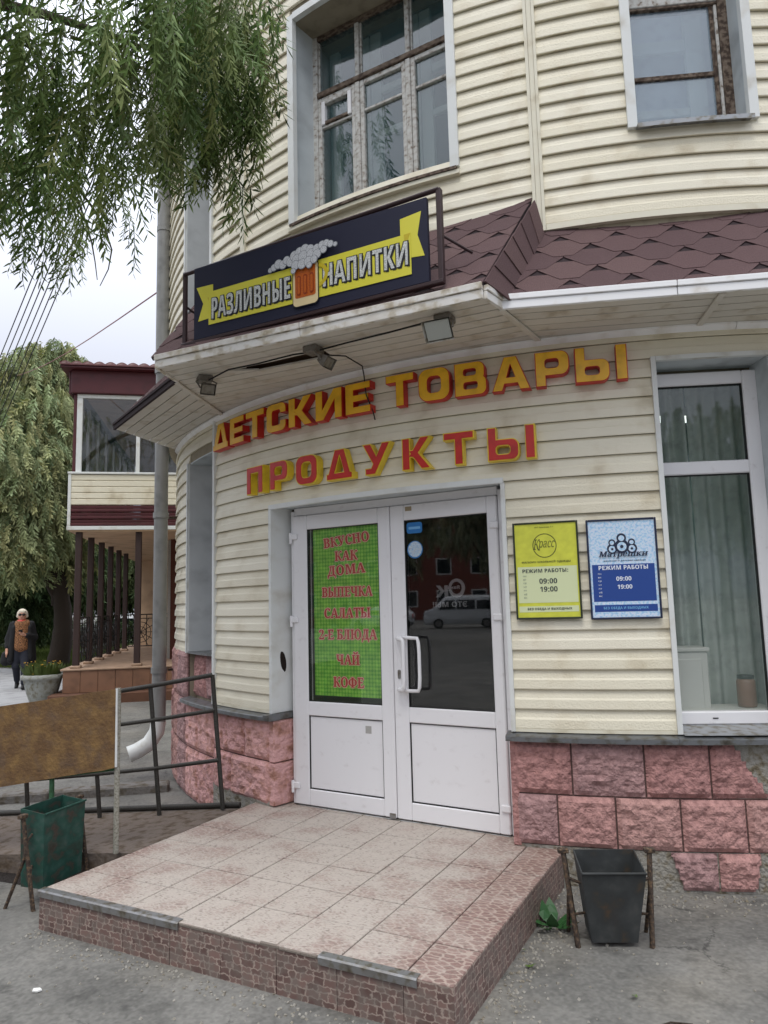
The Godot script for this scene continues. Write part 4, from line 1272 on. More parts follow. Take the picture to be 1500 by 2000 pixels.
func build_shop_window() -> void:
	var xf := chord(-9.6, -1.3, -0.17)
	var w := chord_width(-9.6, -1.3, -0.17)
	var n := group_part(shop, "window", xf * Vector3(w * 0.5, 1.9, 0))
	n.set_meta("label", "tall white plastic shop window with green-grey curtains inside")
	bar(n, "frame", xf, -0.02, 0.075, 0.872, 2.985, -0.04, 0.03, M.pvc, 0.006)
	bar(n, "frame", xf, 0.590, w + 0.012, 0.872, 2.985, -0.04, 0.03, M.pvc, 0.006)
	bar(n, "frame", xf, 0.0755, 0.5895, 2.905, 2.985, -0.04, 0.0295, M.pvc, 0.006)
	bar(n, "frame", xf, 0.0755, 0.5895, 0.872, 0.945, -0.04, 0.0295, M.pvc, 0.006)
	bar(n, "transom", xf, 0.0755, 0.5895, 2.348, 2.428, -0.04, 0.0295, M.pvc, 0.006)
	for q in [[0.945, 2.348], [2.428, 2.905]]:
		bar(n, "seal", xf, 0.0745, 0.0805, q[0], q[1], -0.012, 0.016, M.gasket, 0.0)
		bar(n, "seal", xf, 0.5845, 0.5905, q[0], q[1], -0.012, 0.016, M.gasket, 0.0)
		bar(n, "seal", xf, 0.081, 0.584, q[1] - 0.006, q[1] + 0.001, -0.012, 0.016, M.gasket, 0.0)
		pane(n, xf, 0.0815, 0.5835, q[0] + 0.002, q[1] - 0.0065, 0.0, M.shopglass)
	bar(n, "drain_cap", xf, 0.26, 0.29, 0.905, 0.911, 0.030, 0.033, M.gasket, 0.0)
	lining(n, -9.05, 1.0, 0.86, 3.028, -0.21, 0.012, M.reveal)
	lining(n, -1.1, -1.0, 0.86, 3.028, -0.21, 0.012, M.reveal)
	arc_part(n, "reveal", rect_prof(-0.22, 0.012, 3.02, 3.03), -8.9, -1.25, M.reveal)
	arc_part(n, "trim_strip", rect_prof(0.0, 0.034, 0.848, 3.045), -9.32, -8.98, M.trim)
	arc_part(n, "trim_strip", rect_prof(0.0, 0.034, 3.018, 3.045), -8.96, -0.9, M.trim)
	arc_part(n, "trim_strip", rect_prof(0.0, 0.034, 0.848, 3.017), -1.15, -0.85, M.trim)
	arc_part(n, "sill", [Vector2(-0.16, 0.872), Vector2(0.06, 0.848), Vector2(0.06, 0.846), Vector2(-0.16, 0.846)], -8.95, -1.2, M.sill_grey)
	# what stands behind the pane
	var cur := thing("shop_curtain", "green-grey pleated curtain hanging inside the white shop window", "curtain", xf * Vector3(0.35, 0.3, -0.4))
	for q in [[-0.30, 0.12], [0.20, 0.34], [0.36, 0.95]]:
		var b := MB.new()
		b.smooth = true
		var k := 40
		for i in k:
			var t0 := float(i) / k
			var t1 := float(i + 1) / k
			var x0 := lerpf(q[0], q[1], t0)
			var x1 := lerpf(q[0], q[1], t1)
			var z0 := -0.34 + 0.028 * sin(x0 * 62.0) + 0.012 * sin(x0 * 23.0)
			var z1 := -0.34 + 0.028 * sin(x1 * 62.0) + 0.012 * sin(x1 * 23.0)
			b.quad_out(xf * Vector3(x0, 0.55, z0), xf * Vector3(x1, 0.55, z1), xf * Vector3(x1, 3.2, z1), xf * Vector3(x0, 3.2, z0), xf * Vector3(x0, 2, -3))
		put(cur, "drop", b, M.curtain_green)
	var cab := thing("display_cabinet", "white low display cabinet standing inside behind the shop window", "cabinet", xf * Vector3(0.18, 0.18, -0.2))
	bar(cab, "carcass", xf, -0.20, 0.30, 0.185, 1.28, -0.31, -0.10, M.cabinet, 0.006)
	bar(cab, "door", xf, -0.14, 0.05, 0.92, 1.24, -0.099, -0.088, M.cabinet, 0.004)
	bar(cab, "door", xf, 0.06, 0.26, 0.92, 1.24, -0.099, -0.088, M.cabinet, 0.004)
	bar(cab, "top", xf, -0.21, 0.31, 1.282, 1.305, -0.32, -0.09, M.cabinet, 0.004)
	var jar := thing("window_jar", "brown cylindrical jar standing on the inner window board", "jar", xf * Vector3(0.52, 0.94, -0.12))
	var jb := MB.new()
	jb.lathe(xf * Vector3(0.515, 0.95, -0.12), [Vector2(0, 0), Vector2(0.05, 0), Vector2(0.054, 0.01), Vector2(0.054, 0.15), Vector2(0.045, 0.165), Vector2(0, 0.165)], 18)
	put(jar, "body", jb, M.jar)
	jb = MB.new()
	jb.lathe(xf * Vector3(0.515, 1.116, -0.12), [Vector2(0, 0), Vector2(0.047, 0), Vector2(0.047, 0.02), Vector2(0, 0.022)], 18)
	put(jar, "lid", jb, M.gasket)
	arc_part(n, "window_board", rect_prof(-0.44, -0.21, 0.925, 0.948), -8.9, -1.3, M.cabinet)
	# lit tube lamp on the shop ceiling
	var lamp := thing("ceiling_lamp", "lit white tube lamp on the shop ceiling seen through the window", "lamp", Vector3(2.5, 3.2, -6.5))
	box_part(lamp, "housing", Transform3D(Basis(Vector3.UP, 0.1), Vector3(2.5, 3.24, -6.5)), Vector3(-0.6, 0.0, -0.07), Vector3(0.6, 0.075, 0.07), M.cabinet)
	box_part(lamp, "tube", Transform3D(Basis(Vector3.UP, 0.1), Vector3(2.5, 3.2, -6.5)), Vector3(-0.58, 0.0, -0.05), Vector3(0.58, 0.038, 0.05), M.tube_light)
	var al := AreaLight3D.new()
	al.name = "light"
	lamp.add_child(al, true)
	al.set("area_size", Vector2(1.1, 0.1))
	al.light_energy = 1.2
	al.light_color = Color(0.95, 1.0, 0.97)
	al.shadow_enabled = true
	al.global_transform = Transform3D(Basis(Vector3.RIGHT, -PI / 2), Vector3(2.5, 3.18, -6.5))

# ---------------------------------------------------------------- porch
const PORCH_O := Vector3(-1.835, 0, -3.99)
const PU := Vector3(0.8863, 0, 0.4630)
const PV := Vector3(0.4630, 0, -0.8863)
const PORCH_Y := 0.195
const PORCH_W := 2.311
const PORCH_D := 1.95

func porch_tex() -> ImageTexture:
	# printed crazy-paving on the tiles, worn pale where feet go
	var cells := noise(0.055, 1, 81, FastNoiseLite.TYPE_CELLULAR)
	cells.cellular_return_type = FastNoiseLite.RETURN_DISTANCE2_SUB
	cells.cellular_distance_function = FastNoiseLite.DISTANCE_MANHATTAN
	cells.cellular_jitter = 0.85
	var ids := noise(0.055, 1, 81, FastNoiseLite.TYPE_CELLULAR)
	ids.cellular_return_type = FastNoiseLite.RETURN_CELL_VALUE
	ids.cellular_distance_function = FastNoiseLite.DISTANCE_MANHATTAN
	ids.cellular_jitter = 0.85
	var wear := noise(0.006, 5, 82)
	var fleck := noise(0.11, 3, 83)
	var smear := noise(0.03, 4, 84)
	var W := 1024
	var Hh := 864
	return image_tex(W, Hh, func(x, y):
		var u := float(x) / W * PORCH_W
		var v := float(y) / Hh * PORCH_D
		var lx := fposmod(u, 0.3) * 443.0
		var ly := fposmod(v, 0.3) * 443.0
		var edge := cells.get_noise_2d(lx * 0.8, ly * 1.35)
		var id := ids.get_noise_2d(lx * 0.8, ly * 1.35)
		var line := clampf((edge + 0.86) * 6.0, 0.0, 1.0)
		var body := Color(0.50, 0.395, 0.365).lerp(Color(0.56, 0.455, 0.42), 0.5 + 0.5 * id)
		var c := Color(0.66, 0.59, 0.545).lerp(body, line)
		# wear: more along the way from the front to the door, none by the right edge
		var way := 1.0 - absf(u - 1.15) / 1.25
		var k := clampf(0.58 + 0.60 * way + 0.9 * wear.get_noise_2d(x, y) - maxf(0.0, u - 1.75) * 1.3 + 0.35 * fleck.get_noise_2d(x, y * 1.8), 0.0, 1.0)
		c = c.lerp(Color(0.715, 0.68, 0.64), k * 0.92)
		var d := clampf((fleck.get_noise_2d(x * 0.7 + 300.0, y * 1.5) - 0.06) * 2.6, 0.0, 1.0) * clampf(0.5 + 1.4 * smear.get_noise_2d(x, y), 0.0, 1.0)
		c = c.lerp(Color(0.43, 0.385, 0.355), d * 0.62)
		return c)

func riser_tex() -> ImageTexture:
	# the same print on the riser: rows of small squared stones with pale joints
	var n := noise(0.05, 4, 85)
	var r := RandomNumberGenerator.new()
	r.seed = 86
	var edges := [0.0, 14.0, 32.0, 46.0, 64.0, 79.0, 96.0, 112.0, 130.0]
	var joints := []
	for k in 8:
		var row := [-4.0]
		while row[-1] < 1040.0:
			row.append(row[-1] + r.randf_range(10.0, 32.0))
		joints.append(row)
	return image_tex(1024, 128, func(x, y):
		var wx: float = x + 4.0 * n.get_noise_2d(x * 1.6, y * 1.6)
		var wy: float = clampf(y + 5.0 * n.get_noise_2d(x * 1.3 + 70.0, y * 0.8), 0.0, 129.0)
		var k := 0
		while k < 7 and edges[k + 1] < wy:
			k += 1
		var row: Array = joints[k]
		var c0 := row.bsearch(wx) - 1
		var dx := minf(wx - row[maxi(c0, 0)], row[mini(c0 + 1, row.size() - 1)] - wx)
		var dy := minf(wy - edges[k], edges[k + 1] - wy)
		var line := minf(minf(dx, dy), (dx + dy) * 0.42)
		var t := fposmod(sin(c0 * 12.9898 + k * 78.233) * 43758.5453, 1.0)
		var c := Color(0.65, 0.59, 0.545).lerp(Color(0.37, 0.285, 0.265).lerp(Color(0.50, 0.40, 0.37), t), clampf((line - 0.7) / 1.3, 0.0, 1.0))
		var d := clampf(0.42 + 1.5 * n.get_noise_2d(x * 0.5, y * 0.35), 0.0, 1.0)
		return c.lerp(Color(0.46, 0.425, 0.395), d * 0.62))

func build_porch() -> void:
	var p := thing("entrance_porch", "low entrance porch of worn pinkish tiles with printed stone risers", "porch", Vector3(-0.4, 0, -4.0))
	var xf := Transform3D(Basis(PU, Vector3.UP, -PV), PORCH_O)     # z points out to the street
	var b := MB.new()
	b.box(xf, Vector3(0.012, -0.1, -PORCH_D), Vector3(PORCH_W - 0.012, PORCH_Y - 0.012, -0.012), 0.0)
	put(p, "slab", b, M.grout)
	var top := StandardMaterial3D.new()
	top.albedo_texture = porch_tex()
	top.roughness = 0.62
	top.normal_enabled = true
	top.normal_texture = bump_tex(noise(0.2, 3, 87), 2.0)
	top.normal_scale = 0.35
	var gap := 0.0034
	var nu := 8
	var nv := 7
	for i in nu:
		for j in nv:
			var u0 := i * 0.3 + gap
			var u1 := minf((i + 1) * 0.3 - gap, PORCH_W - 0.001)
			var v0 := j * 0.3 + (gap * 1.4 if j > 0 else 0.001)
			var v1 := minf((j + 1) * 0.3 - gap * 1.4, PORCH_D)
			var y := PORCH_Y + rng.randf_range(-0.0012, 0.0012)
			var t := MB.new()
			var ch := 0.0025
			var cs := [Vector2(u0, v0), Vector2(u1, v0), Vector2(u1, v1), Vector2(u0, v1)]
			var inn := [Vector2(u0 + ch, v0 + ch), Vector2(u1 - ch, v0 + ch), Vector2(u1 - ch, v1 - ch), Vector2(u0 + ch, v1 - ch)]
			var at := func(q: Vector2, yy: float) -> Vector3: return xf * Vector3(q.x, yy, -q.y)
			var uvq := func(q: Vector2) -> Vector2: return Vector2(q.x / PORCH_W, q.y / PORCH_D)
			t.quad_uv(at.call(inn[0], y), at.call(inn[3], y), at.call(inn[2], y), at.call(inn[1], y), uvq.call(inn[0]), uvq.call(inn[3]), uvq.call(inn[2]), uvq.call(inn[1]))
			for k in 4:
				var k2 := (k + 1) % 4
				t.quad_uv(at.call(cs[k], y - ch), at.call(inn[k], y), at.call(inn[k2], y), at.call(cs[k2], y - ch), uvq.call(cs[k]), uvq.call(inn[k]), uvq.call(inn[k2]), uvq.call(cs[k2]))
				t.quad_uv(at.call(cs[k], y - 0.011), at.call(cs[k], y - ch), at.call(cs[k2], y - ch), at.call(cs[k2], y - 0.011), uvq.call(cs[k]), uvq.call(cs[k]), uvq.call(cs[k2]), uvq.call(cs[k2]))
			put(p, "floor_tile", t, top)
	var side := StandardMaterial3D.new()
	side.albedo_texture = riser_tex()
	side.roughness = 0.6
	# risers: front, right and left, 30 cm tiles
	var runs := [[Vector3(0, 0, 0), Vector3(1, 0, 0), Vector3(0, 0, 1), PORCH_W, 0.0], [Vector3(PORCH_W, 0, 0), Vector3(0, 0, -1), Vector3(1, 0, 0), 1.62, 0.37], [Vector3(0, 0, 0), Vector3(0, 0, -1), Vector3(-1, 0, 0), 1.6, 0.61]]
	for r in runs:
		var l: float = r[3]
		for i in ceili(l / 0.3):
			var a := i * 0.3 + 0.0015
			var e := minf((i + 1) * 0.3, l) - 0.0015
			if e - a < 0.02:
				continue
			var t := MB.new()
			var o: Vector3 = r[0]
			var d: Vector3 = r[1]
			var n: Vector3 = r[2]
			var z := rng.randf_range(-0.001, 0.001)
			var p0 := xf * (o + d * a + n * z + Vector3(0, -0.05, 0))
			var p1 := xf * (o + d * a + n * z + Vector3(0, PORCH_Y - 0.006, 0))
			var p2 := xf * (o + d * e + n * z + Vector3(0, PORCH_Y - 0.006, 0))
			var p3 := xf * (o + d * e + n * z + Vector3(0, -0.05, 0))
			var ua: float = r[4] + a / 2.4
			var ub: float = r[4] + e / 2.4
			t.quad_uv(p0, p1, p2, p3, Vector2(ua, 1.1), Vector2(ua, 0), Vector2(ub, 0), Vector2(ub, 1.1))
			var back: Vector3 = xf.basis * n * -0.010
			t.quad_uv(p1, p1 + back, p2 + back, p2, Vector2(ua, 0), Vector2(ua, 0.02), Vector2(ub, 0.02), Vector2(ub, 0))
			t.quad_uv(p0, p0 + back, p1 + back, p1, Vector2(ua, 1.1), Vector2(ua, 1.1), Vector2(ua, 0), Vector2(ua, 0))
			t.quad_uv(p3, p2, p2 + back, p3 + back, Vector2(ub, 1.1), Vector2(ub, 0), Vector2(ub, 0), Vector2(ub, 1.1))
			put(p, "riser_tile", t, side)
	# metal nosing where it has survived
	for q in [[0.0, 0.955], [1.716, 2.162]]:
		var nb := MB.new()
		nb.prism(xf * Transform3D(Basis(Vector3(0, 0, 1), Vector3.UP, Vector3(-1, 0, 0)), Vector3.ZERO), PackedVector2Array([Vector2(0.006, PORCH_Y - 0.034), Vector2(0.010, PORCH_Y - 0.032), Vector2(0.011, PORCH_Y - 0.004), Vector2(0.006, PORCH_Y + 0.003), Vector2(-0.030, PORCH_Y + 0.0045), Vector2(-0.030, PORCH_Y + 0.0025), Vector2(0.0025, PORCH_Y + 0.001)]), -q[1], -q[0])
		put(p, "nosing", nb, M.alu)
	var eb := MB.new()       # bare crumbled edge where it is lost
	var px := 0.957
	while px < 1.71:
		var x1 := minf(px + rng.randf_range(0.05, 0.12), 1.714)
		eb.box(xf, Vector3(px, PORCH_Y - 0.016, -0.012), Vector3(x1, PORCH_Y - 0.001 + rng.randf_range(-0.005, 0.002), rng.randf_range(0.001, 0.005)), 0.003)
		px = x1
	put(p, "crumbled_edge", eb, M.mortar_pale)

# ---------------------------------------------------------------- ramp and its railing
func build_ramp_railing() -> void:
	var A := Vector3(-1.556, 0.188, -4.55)
	var B := Vector3(-1.09, 0.188, -5.46)
	var A2 := Vector3(-3.4, 0.03, -5.12)
	var B2 := Vector3(-3.5, 0.03, -6.0)
	var r := thing("access_ramp", "sloping brown asphalt access ramp running up to the side of the porch", "ramp", (A + B2) * 0.5 * Vector3(1, 0, 1))
	var b := MB.new()
	var o := (A + B + A2 + B2) * 0.25 - Vector3(0, 0.3, 0)
	var dn := func(p: Vector3) -> Vector3: return Vector3(p.x, -0.02, p.z)
	b.quad_out(A, B, B2, A2, o)
	b.quad_out(A, A2, dn.call(A2), dn.call(A), (A + A2 + B + B2) * 0.25)
	b.quad_out(B, B2, dn.call(B2), dn.call(B), (A + A2 + B + B2) * 0.25)
	put(r, "slab", b, M.ramp)
	# raised far edge
	var kb := MB.new()
	kb.tube([B + Vector3(0, 0.02, -0.01), B2 + Vector3(0, 0.02, -0.01)], 0.022, 6)
	put(r, "edge_bar", kb, M.rail)
	# far railing
	var f := thing("ramp_railing", "grey steel tube railing along the far side of the ramp beside the pink pier", "railing", B)
	var tops := [Vector3(-1.281, 1.136, -5.42), Vector3(-1.739, 1.066, -5.44), Vector3(-2.20, 1.0, -5.53), Vector3(-2.75, 0.93, -5.62), Vector3(-3.35, 0.86, -5.72)]
	var feet := [Vector3(-1.206, 0.19, -5.43), Vector3(-1.668, 0.15, -5.46), Vector3(-2.13, 0.11, -5.55), Vector3(-2.70, 0.07, -5.65), Vector3(-3.32, 0.03, -5.75)]
	for i in tops.size():
		tube_part(f, "post", [feet[i], tops[i]], 0.0165, M.rail, 8)
	for t in [1.0, 0.735, 0.365]:
		var pts := []
		for i in tops.size():
			pts.append(feet[i].lerp(tops[i], t) + Vector3(0, 0, 0.012))
		tube_part(f, "rail", pts, 0.0145 if t < 1.0 else 0.0165, M.rail, 8)
	# near railing with the board
	var g := thing("board_railing", "pale steel railing on the near side of the ramp carrying a brown fibreboard panel", "railing", A)
	tube_part(g, "post", [Vector3(-1.645, 0.19, -4.545), Vector3(-1.648, 1.15, -4.545)], 0.017, M.rail_pale, 8)
	tube_part(g, "post", [Vector3(-2.10, 0.13, -4.70), Vector3(-2.11, 1.08, -4.69)], 0.016, M.rail_green, 8)
	tube_part(g, "post", [Vector3(-2.75, 0.07, -4.90), Vector3(-2.76, 0.99, -4.89)], 0.016, M.rail_green, 8)
	tube_part(g, "rail", [Vector3(-1.65, 0.675, -4.56), Vector3(-3.3, 0.43, -5.06)], 0.013, M.rail_green, 8)
	tube_part(g, "rail", [Vector3(-1.65, 1.10, -4.56), Vector3(-3.3, 0.87, -5.06)], 0.013, M.rail, 8)
	var nb := noise(5.0, 3, 90)
	var bb := MB.new()
	var k := 18
	var pt := func(i: int, top: bool, z: float) -> Vector3:
		var t := float(i) / k
		var x := lerpf(-1.652, -3.2, t)
		var zz := lerpf(-4.522, -4.99, t)
		var y := lerpf(1.147, 0.93, t) if top else lerpf(0.684, 0.40, t)
		y += 0.006 * nb.get_noise_2d(t * 9.0, 1.0 if top else 5.0)
		return Vector3(x, y, zz + z)
	for i in k:
		var mid: Vector3 = (pt.call(i, true, 0.0) + pt.call(i + 1, false, 0.0)) * 0.5
		b = bb
		b.quad_out(pt.call(i, true, 0.006), pt.call(i + 1, true, 0.006), pt.call(i + 1, false, 0.006), pt.call(i, false, 0.006), mid)
		b.quad_out(pt.call(i, true, -0.006), pt.call(i + 1, true, -0.006), pt.call(i + 1, false, -0.006), pt.call(i, false, -0.006), mid)
		b.quad_out(pt.call(i, true, 0.006), pt.call(i + 1, true, 0.006), pt.call(i + 1, true, -0.006), pt.call(i, true, -0.006), mid)
		b.quad_out(pt.call(i, false, 0.006), pt.call(i + 1, false, 0.006), pt.call(i + 1, false, -0.006), pt.call(i, false, -0.006), mid)
	b.quad_out(pt.call(0, true, 0.006), pt.call(0, true, -0.006), pt.call(0, false, -0.006), pt.call(0, false, 0.006), pt.call(1, true, 0.0))
	put(g, "board", bb, M.board)
	tube_part(g, "edge_trim", [Vector3(-1.646, 0.69, -4.522), Vector3(-1.649, 1.148, -4.522)], 0.008, M.trim, 6)

# ---------------------------------------------------------------- building with the glazed balcony
func build_terrace_building() -> void:
	var t := thing("terrace_building", "building with glazed balcony on brown posts and dark red tiled roof", "building", Vector3(-4.2, 0, -15))
	# the house stands turned a little away from the street
	var piv := Vector3(-5.70, 0, -13.3)
	var I := Transform3D(Basis(), piv) * Transform3D(Basis(Vector3.UP, deg_to_rad(11.5)), Vector3.ZERO) * Transform3D(Basis(), -piv)
	var z0 := -13.3
	var zb := -22.0
	var xr := -0.8
	var xl := -5.66
	# terrace base with facing tiles
	box_part(t, "base", I, Vector3(-5.82, -0.05, zb), Vector3(xr, 0.56, z0 - 0.02), M.kerb, 0.0)
	box_part(t, "floor", I, Vector3(-5.86, 0.562, zb), Vector3(xr, 0.60, z0 + 0.03), M.tile_tan, 0.01)
	box_part(t, "step", I, Vector3(-6.0, -0.03, zb), Vector3(xr, 0.17, z0 + 0.28), M.tile_dark, 0.01)
	var x := -5.82
	while x < -2.2:
		box_part(t, "facing_tile", I, Vector3(x + 0.003, 0.175, z0 - 0.019), Vector3(x + 0.297, 0.558, z0 + 0.004), M["tile_face%d" % rng.randi_range(0, 1)], 0.003)
		x += 0.3
	var z := zb
	while z < z0 - 0.3:
		box_part(t, "facing_tile", I, Vector3(-5.842, 0.175, z + 0.003), Vector3(-5.821, 0.558, z + 0.297), M["tile_face%d" % rng.randi_range(0, 1)], 0.003)
		z += 0.3
	# posts
	for q in [[-5.62, -13.4], [-5.61, -14.5], [-5.60, -15.6], [-5.59, -16.7], [-5.58, -17.8], [-5.57, -18.9], [-4.57, -13.42], [-3.52, -13.42], [-2.4, -13.42]]:
		box_part(t, "post", I * Transform3D(Basis(), Vector3(q[0], 0.6, q[1])), Vector3(-0.055, 0, -0.055), Vector3(0.055, 2.48, 0.055), M.post_brown, 0.012)
		box_part(t, "post_foot", I * Transform3D(Basis(), Vector3(q[0], 0.6, q[1])), Vector3(-0.09, 0, -0.09), Vector3(0.09, 0.05, 0.09), M.tile_tan, 0.012)
	# balcony box
	box_part(t, "balcony_slab", I, Vector3(-5.78, 3.07, zb), Vector3(xr, 3.14, z0 + 0.02), M.soffit_tan, 0.01)
	box_part(t, "slab_trim", I, Vector3(-5.79, 3.10, z0 + 0.022), Vector3(xr, 3.17, z0 + 0.05), M.trim, 0.006)
	box_part(t, "slab_trim", I, Vector3(-5.815, 3.10, zb), Vector3(-5.791, 3.17, z0 + 0.05), M.trim, 0.006)
	for k in 6:
		var y := 3.175 + k * 0.065
		box_part(t, "maroon_slat", I, Vector3(-5.765, y, z0 - 0.02), Vector3(xr, y + 0.060, z0 + 0.035 - 0.018 * (k % 2)), M.maroon, 0.012)
		box_part(t, "maroon_slat", I, Vector3(-5.80 + 0.018 * (k % 2), y, zb), Vector3(-5.766, y + 0.060, z0 - 0.021), M.maroon, 0.012)
	for k in 5:
		var y := 3.568 + k * 0.114
		box_part(t, "siding_board", I, Vector3(-5.765, y, z0 - 0.02), Vector3(xr, y + 0.108, z0 + 0.03), M.siding0, 0.012)
		box_part(t, "siding_board", I, Vector3(-5.79, y, zb), Vector3(-5.766, y + 0.108, z0 - 0.021), M.siding1, 0.012)
	box_part(t, "corner_strip", I, Vector3(-5.81, 3.17, z0 - 0.03), Vector3(-5.755, 4.14, z0 + 0.045), M.trim, 0.006)
	box_part(t, "sill", I, Vector3(-5.82, 4.142, z0 - 0.06), Vector3(xr, 4.18, z0 + 0.06), M.trim, 0.006)
	box_part(t, "sill", I, Vector3(-5.82, 4.142, zb), Vector3(-5.70, 4.18, z0 - 0.061), M.trim, 0.006)
	# glazing
	for q in [[-5.70, -5.60, 0.11], [-4.635, -4.565, 0.07], [-3.535, -3.465, 0.07], [-2.435, -2.365, 0.07]]:
		box_part(t, "window_frame", I, Vector3(q[0], 4.182, z0 - 0.08), Vector3(q[1], 5.60, z0 - 0.01), M.trim, 0.006)
	box_part(t, "window_frame", I, Vector3(-5.70, 5.602, z0 - 0.08), Vector3(xr, 5.675, z0 - 0.01), M.trim, 0.006)
	box_part(t, "corner_post", I, Vector3(-5.76, 4.182, z0 - 0.15), Vector3(-5.702, 5.675, z0 - 0.02), M.maroon, 0.006)
	for q in [[-5.598, -4.637], [-4.563, -3.537], [-3.463, -2.437]]:
		box_part(t, "pane", I, Vector3(q[0], 4.183, z0 - 0.047), Vector3(q[1], 5.60, z0 - 0.043), M.glass_balcony, 0.0)
	z = z0 - 0.16
	while z > zb + 1.0:
		box_part(t, "window_frame", I, Vector3(-5.75, 4.182, z - 0.07), Vector3(-5.69, 5.675, z), M.trim, 0.006)
		box_part(t, "pane", I, Vector3(-5.722, 4.183, z - 1.03), Vector3(-5.718, 5.67, z - 0.072), M.glass_balcony, 0.0)
		z -= 1.034
	# inside of the balcony and the house behind
	box_part(t, "wall", I, Vector3(-4.2, 0.6, zb + 0.1), Vector3(xr, 6.1, -15.2), M.brick_white, 0.0)
	box_part(t, "tall_block", I, Vector3(-4.86, 6.9, -24.0), Vector3(xr, 10.6, -22.05), M.brick_white, 0.0)
	box_part(t, "end_wall", I, Vector3(-5.6, 0.6, zb - 0.1), Vector3(-4.2, 6.2, zb + 0.09), M.soffit_tan, 0.0)
	box_part(t, "pier", I, Vector3(-4.12, 0.6, -15.19), Vector3(-3.8, 3.07, -14.95), M.brick_red, 0.0)
	box_part(t, "door", I, Vector3(-3.7, 0.62, -15.195), Vector3(-2.9, 2.7, -15.15), M.post_brown, 0.01)
	box_part(t, "ceiling", I, Vector3(-5.6, 5.68, zb), Vector3(xr, 5.72, z0 - 0.1), M.soffit_tan, 0.0)
	# fascia and roof
	box_part(t, "fascia", I, Vector3(-5.80, 5.68, z0 - 0.04), Vector3(xr, 6.12, z0 + 0.06), M.maroon, 0.01)
	box_part(t, "fascia", I, Vector3(-5.86, 5.68, zb), Vector3(-5.801, 6.12, z0 - 0.041), M.maroon, 0.01)
	box_part(t, "eave_board", I, Vector3(-5.97, 6.122, zb), Vector3(xr, 6.16, z0 + 0.20), M.maroon, 0.01)
	x = -5.98
	while x < -2.3:     # rolls of the metal tile roof
		var b := MB.new()
		var n := 6
		for r in 5:
			for i in n:
				var f0 := float(i) / n
				var f1 := float(i + 1) / n
				var za := z0 + 0.22 - 0.35 * r
				var ya := 6.165 + 0.06 * r
				var h := func(f: float) -> float: return 0.045 * sin(PI * f)
				b.smooth = true
				b.quad_out(Vector3(x + 0.2 * f0, ya + 0.035 + h.call(f0), za), Vector3(x + 0.2 * f1, ya + 0.035 + h.call(f1), za), Vector3(x + 0.2 * f1, ya + 0.06 + h.call(f1), za - 0.36), Vector3(x + 0.2 * f0, ya + 0.06 + h.call(f0), za - 0.36), Vector3(x, 0, za))
				b.quad_out(Vector3(x + 0.2 * f0, ya, za), Vector3(x + 0.2 * f1, ya, za), Vector3(x + 0.2 * f1, ya + 0.035 + h.call(f1), za), Vector3(x + 0.2 * f0, ya + 0.035 + h.call(f0), za), Vector3(x, ya, za - 3.0))
		for i in b.v.size():
			b.v[i] = I * b.v[i]
		put(t, "roof_tile", b, M.roof_red)
		x += 0.2
	box_part(t, "roof", I, Vector3(-5.95, 6.162, zb), Vector3(xr, 6.21, z0 + 0.19), M.maroon, 0.0)
	# wrought-iron balustrades between the posts
	var bal := func(p: Vector3, q: Vector3) -> void:
		p = I * p
		q = I * q
		var gnode := group_part(t, "balustrade", (p + q) * 0.5)
		var up := Vector3.UP
		tube_part(gnode, "bar", [p + up * 0.90, q + up * 0.90], 0.016, M.iron, 6)
		tube_part(gnode, "bar", [p + up * 0.80, q + up * 0.80], 0.011, M.iron, 6)
		tube_part(gnode, "bar", [p + up * 0.10, q + up * 0.10], 0.013, M.iron, 6)
		var c := p.lerp(q, 0.5) + up * 0.45
		for k in 12:
			var a := TAU * k / 12.0
			var d := (q - p).normalized() * cos(a) * 0.6 + up * sin(a) * 0.6
			var s := minf(absf(0.35 / maxf(absf(d.y), 0.01)), absf((q - p).length() * 0.5 / maxf((d - up * d.y).length(), 0.01)))
			tube_part(gnode, "bar", [c, c + d * minf(s, 1.2)], 0.009, M.iron, 5)
		for f in [0.0, 0.25, 0.75, 1.0]:
			tube_part(gnode, "bar", [p.lerp(q, f) + up * 0.10, p.lerp(q, f) + up * 0.90], 0.011, M.iron, 5)
		for rr_ in [0.14, 0.26]:
			var ring := []
			for k in 17:
				var a := TAU * k / 16.0
				ring.append(c + (q - p).normalized() * cos(a) * rr_ + up * sin(a) * rr_)
			tube_part(gnode, "bar", ring, 0.009, M.iron, 5)
	for i in 4:
		bal.call(Vector3(-5.60, 0.6, -13.5 - 1.1 * i), Vector3(-5.59, 0.6, -14.4 - 1.1 * i))
	bal.call(Vector3(-5.5, 0.6, -19.0), Vector3(-4.9, 0.6, -19.0))
	bal.call(Vector3(-4.85, 0.6, -19.0), Vector3(-4.25, 0.6, -19.0))
	# planter
	var pl := thing("planter", "round pale concrete planter bowl with yellow-green flowers by the terrace", "planter", Vector3(-6.25, 0, -13.45))
	var pb := MB.new()
	pb.lathe(Vector3(-6.25, 0, -13.45), [Vector2(0, 0), Vector2(0.20, 0), Vector2(0.21, 0.03), Vector2(0.27, 0.20), Vector2(0.315, 0.38), Vector2(0.325, 0.42), Vector2(0.36, 0.43), Vector2(0.37, 0.46), Vector2(0.365, 0.50), Vector2(0.34, 0.515), Vector2(0.30, 0.50), Vector2(0.29, 0.44), Vector2(0, 0.44)], 28)
	put(pl, "bowl", pb, M.planter)
	var lm := MB.new()
	var fm := MB.new()
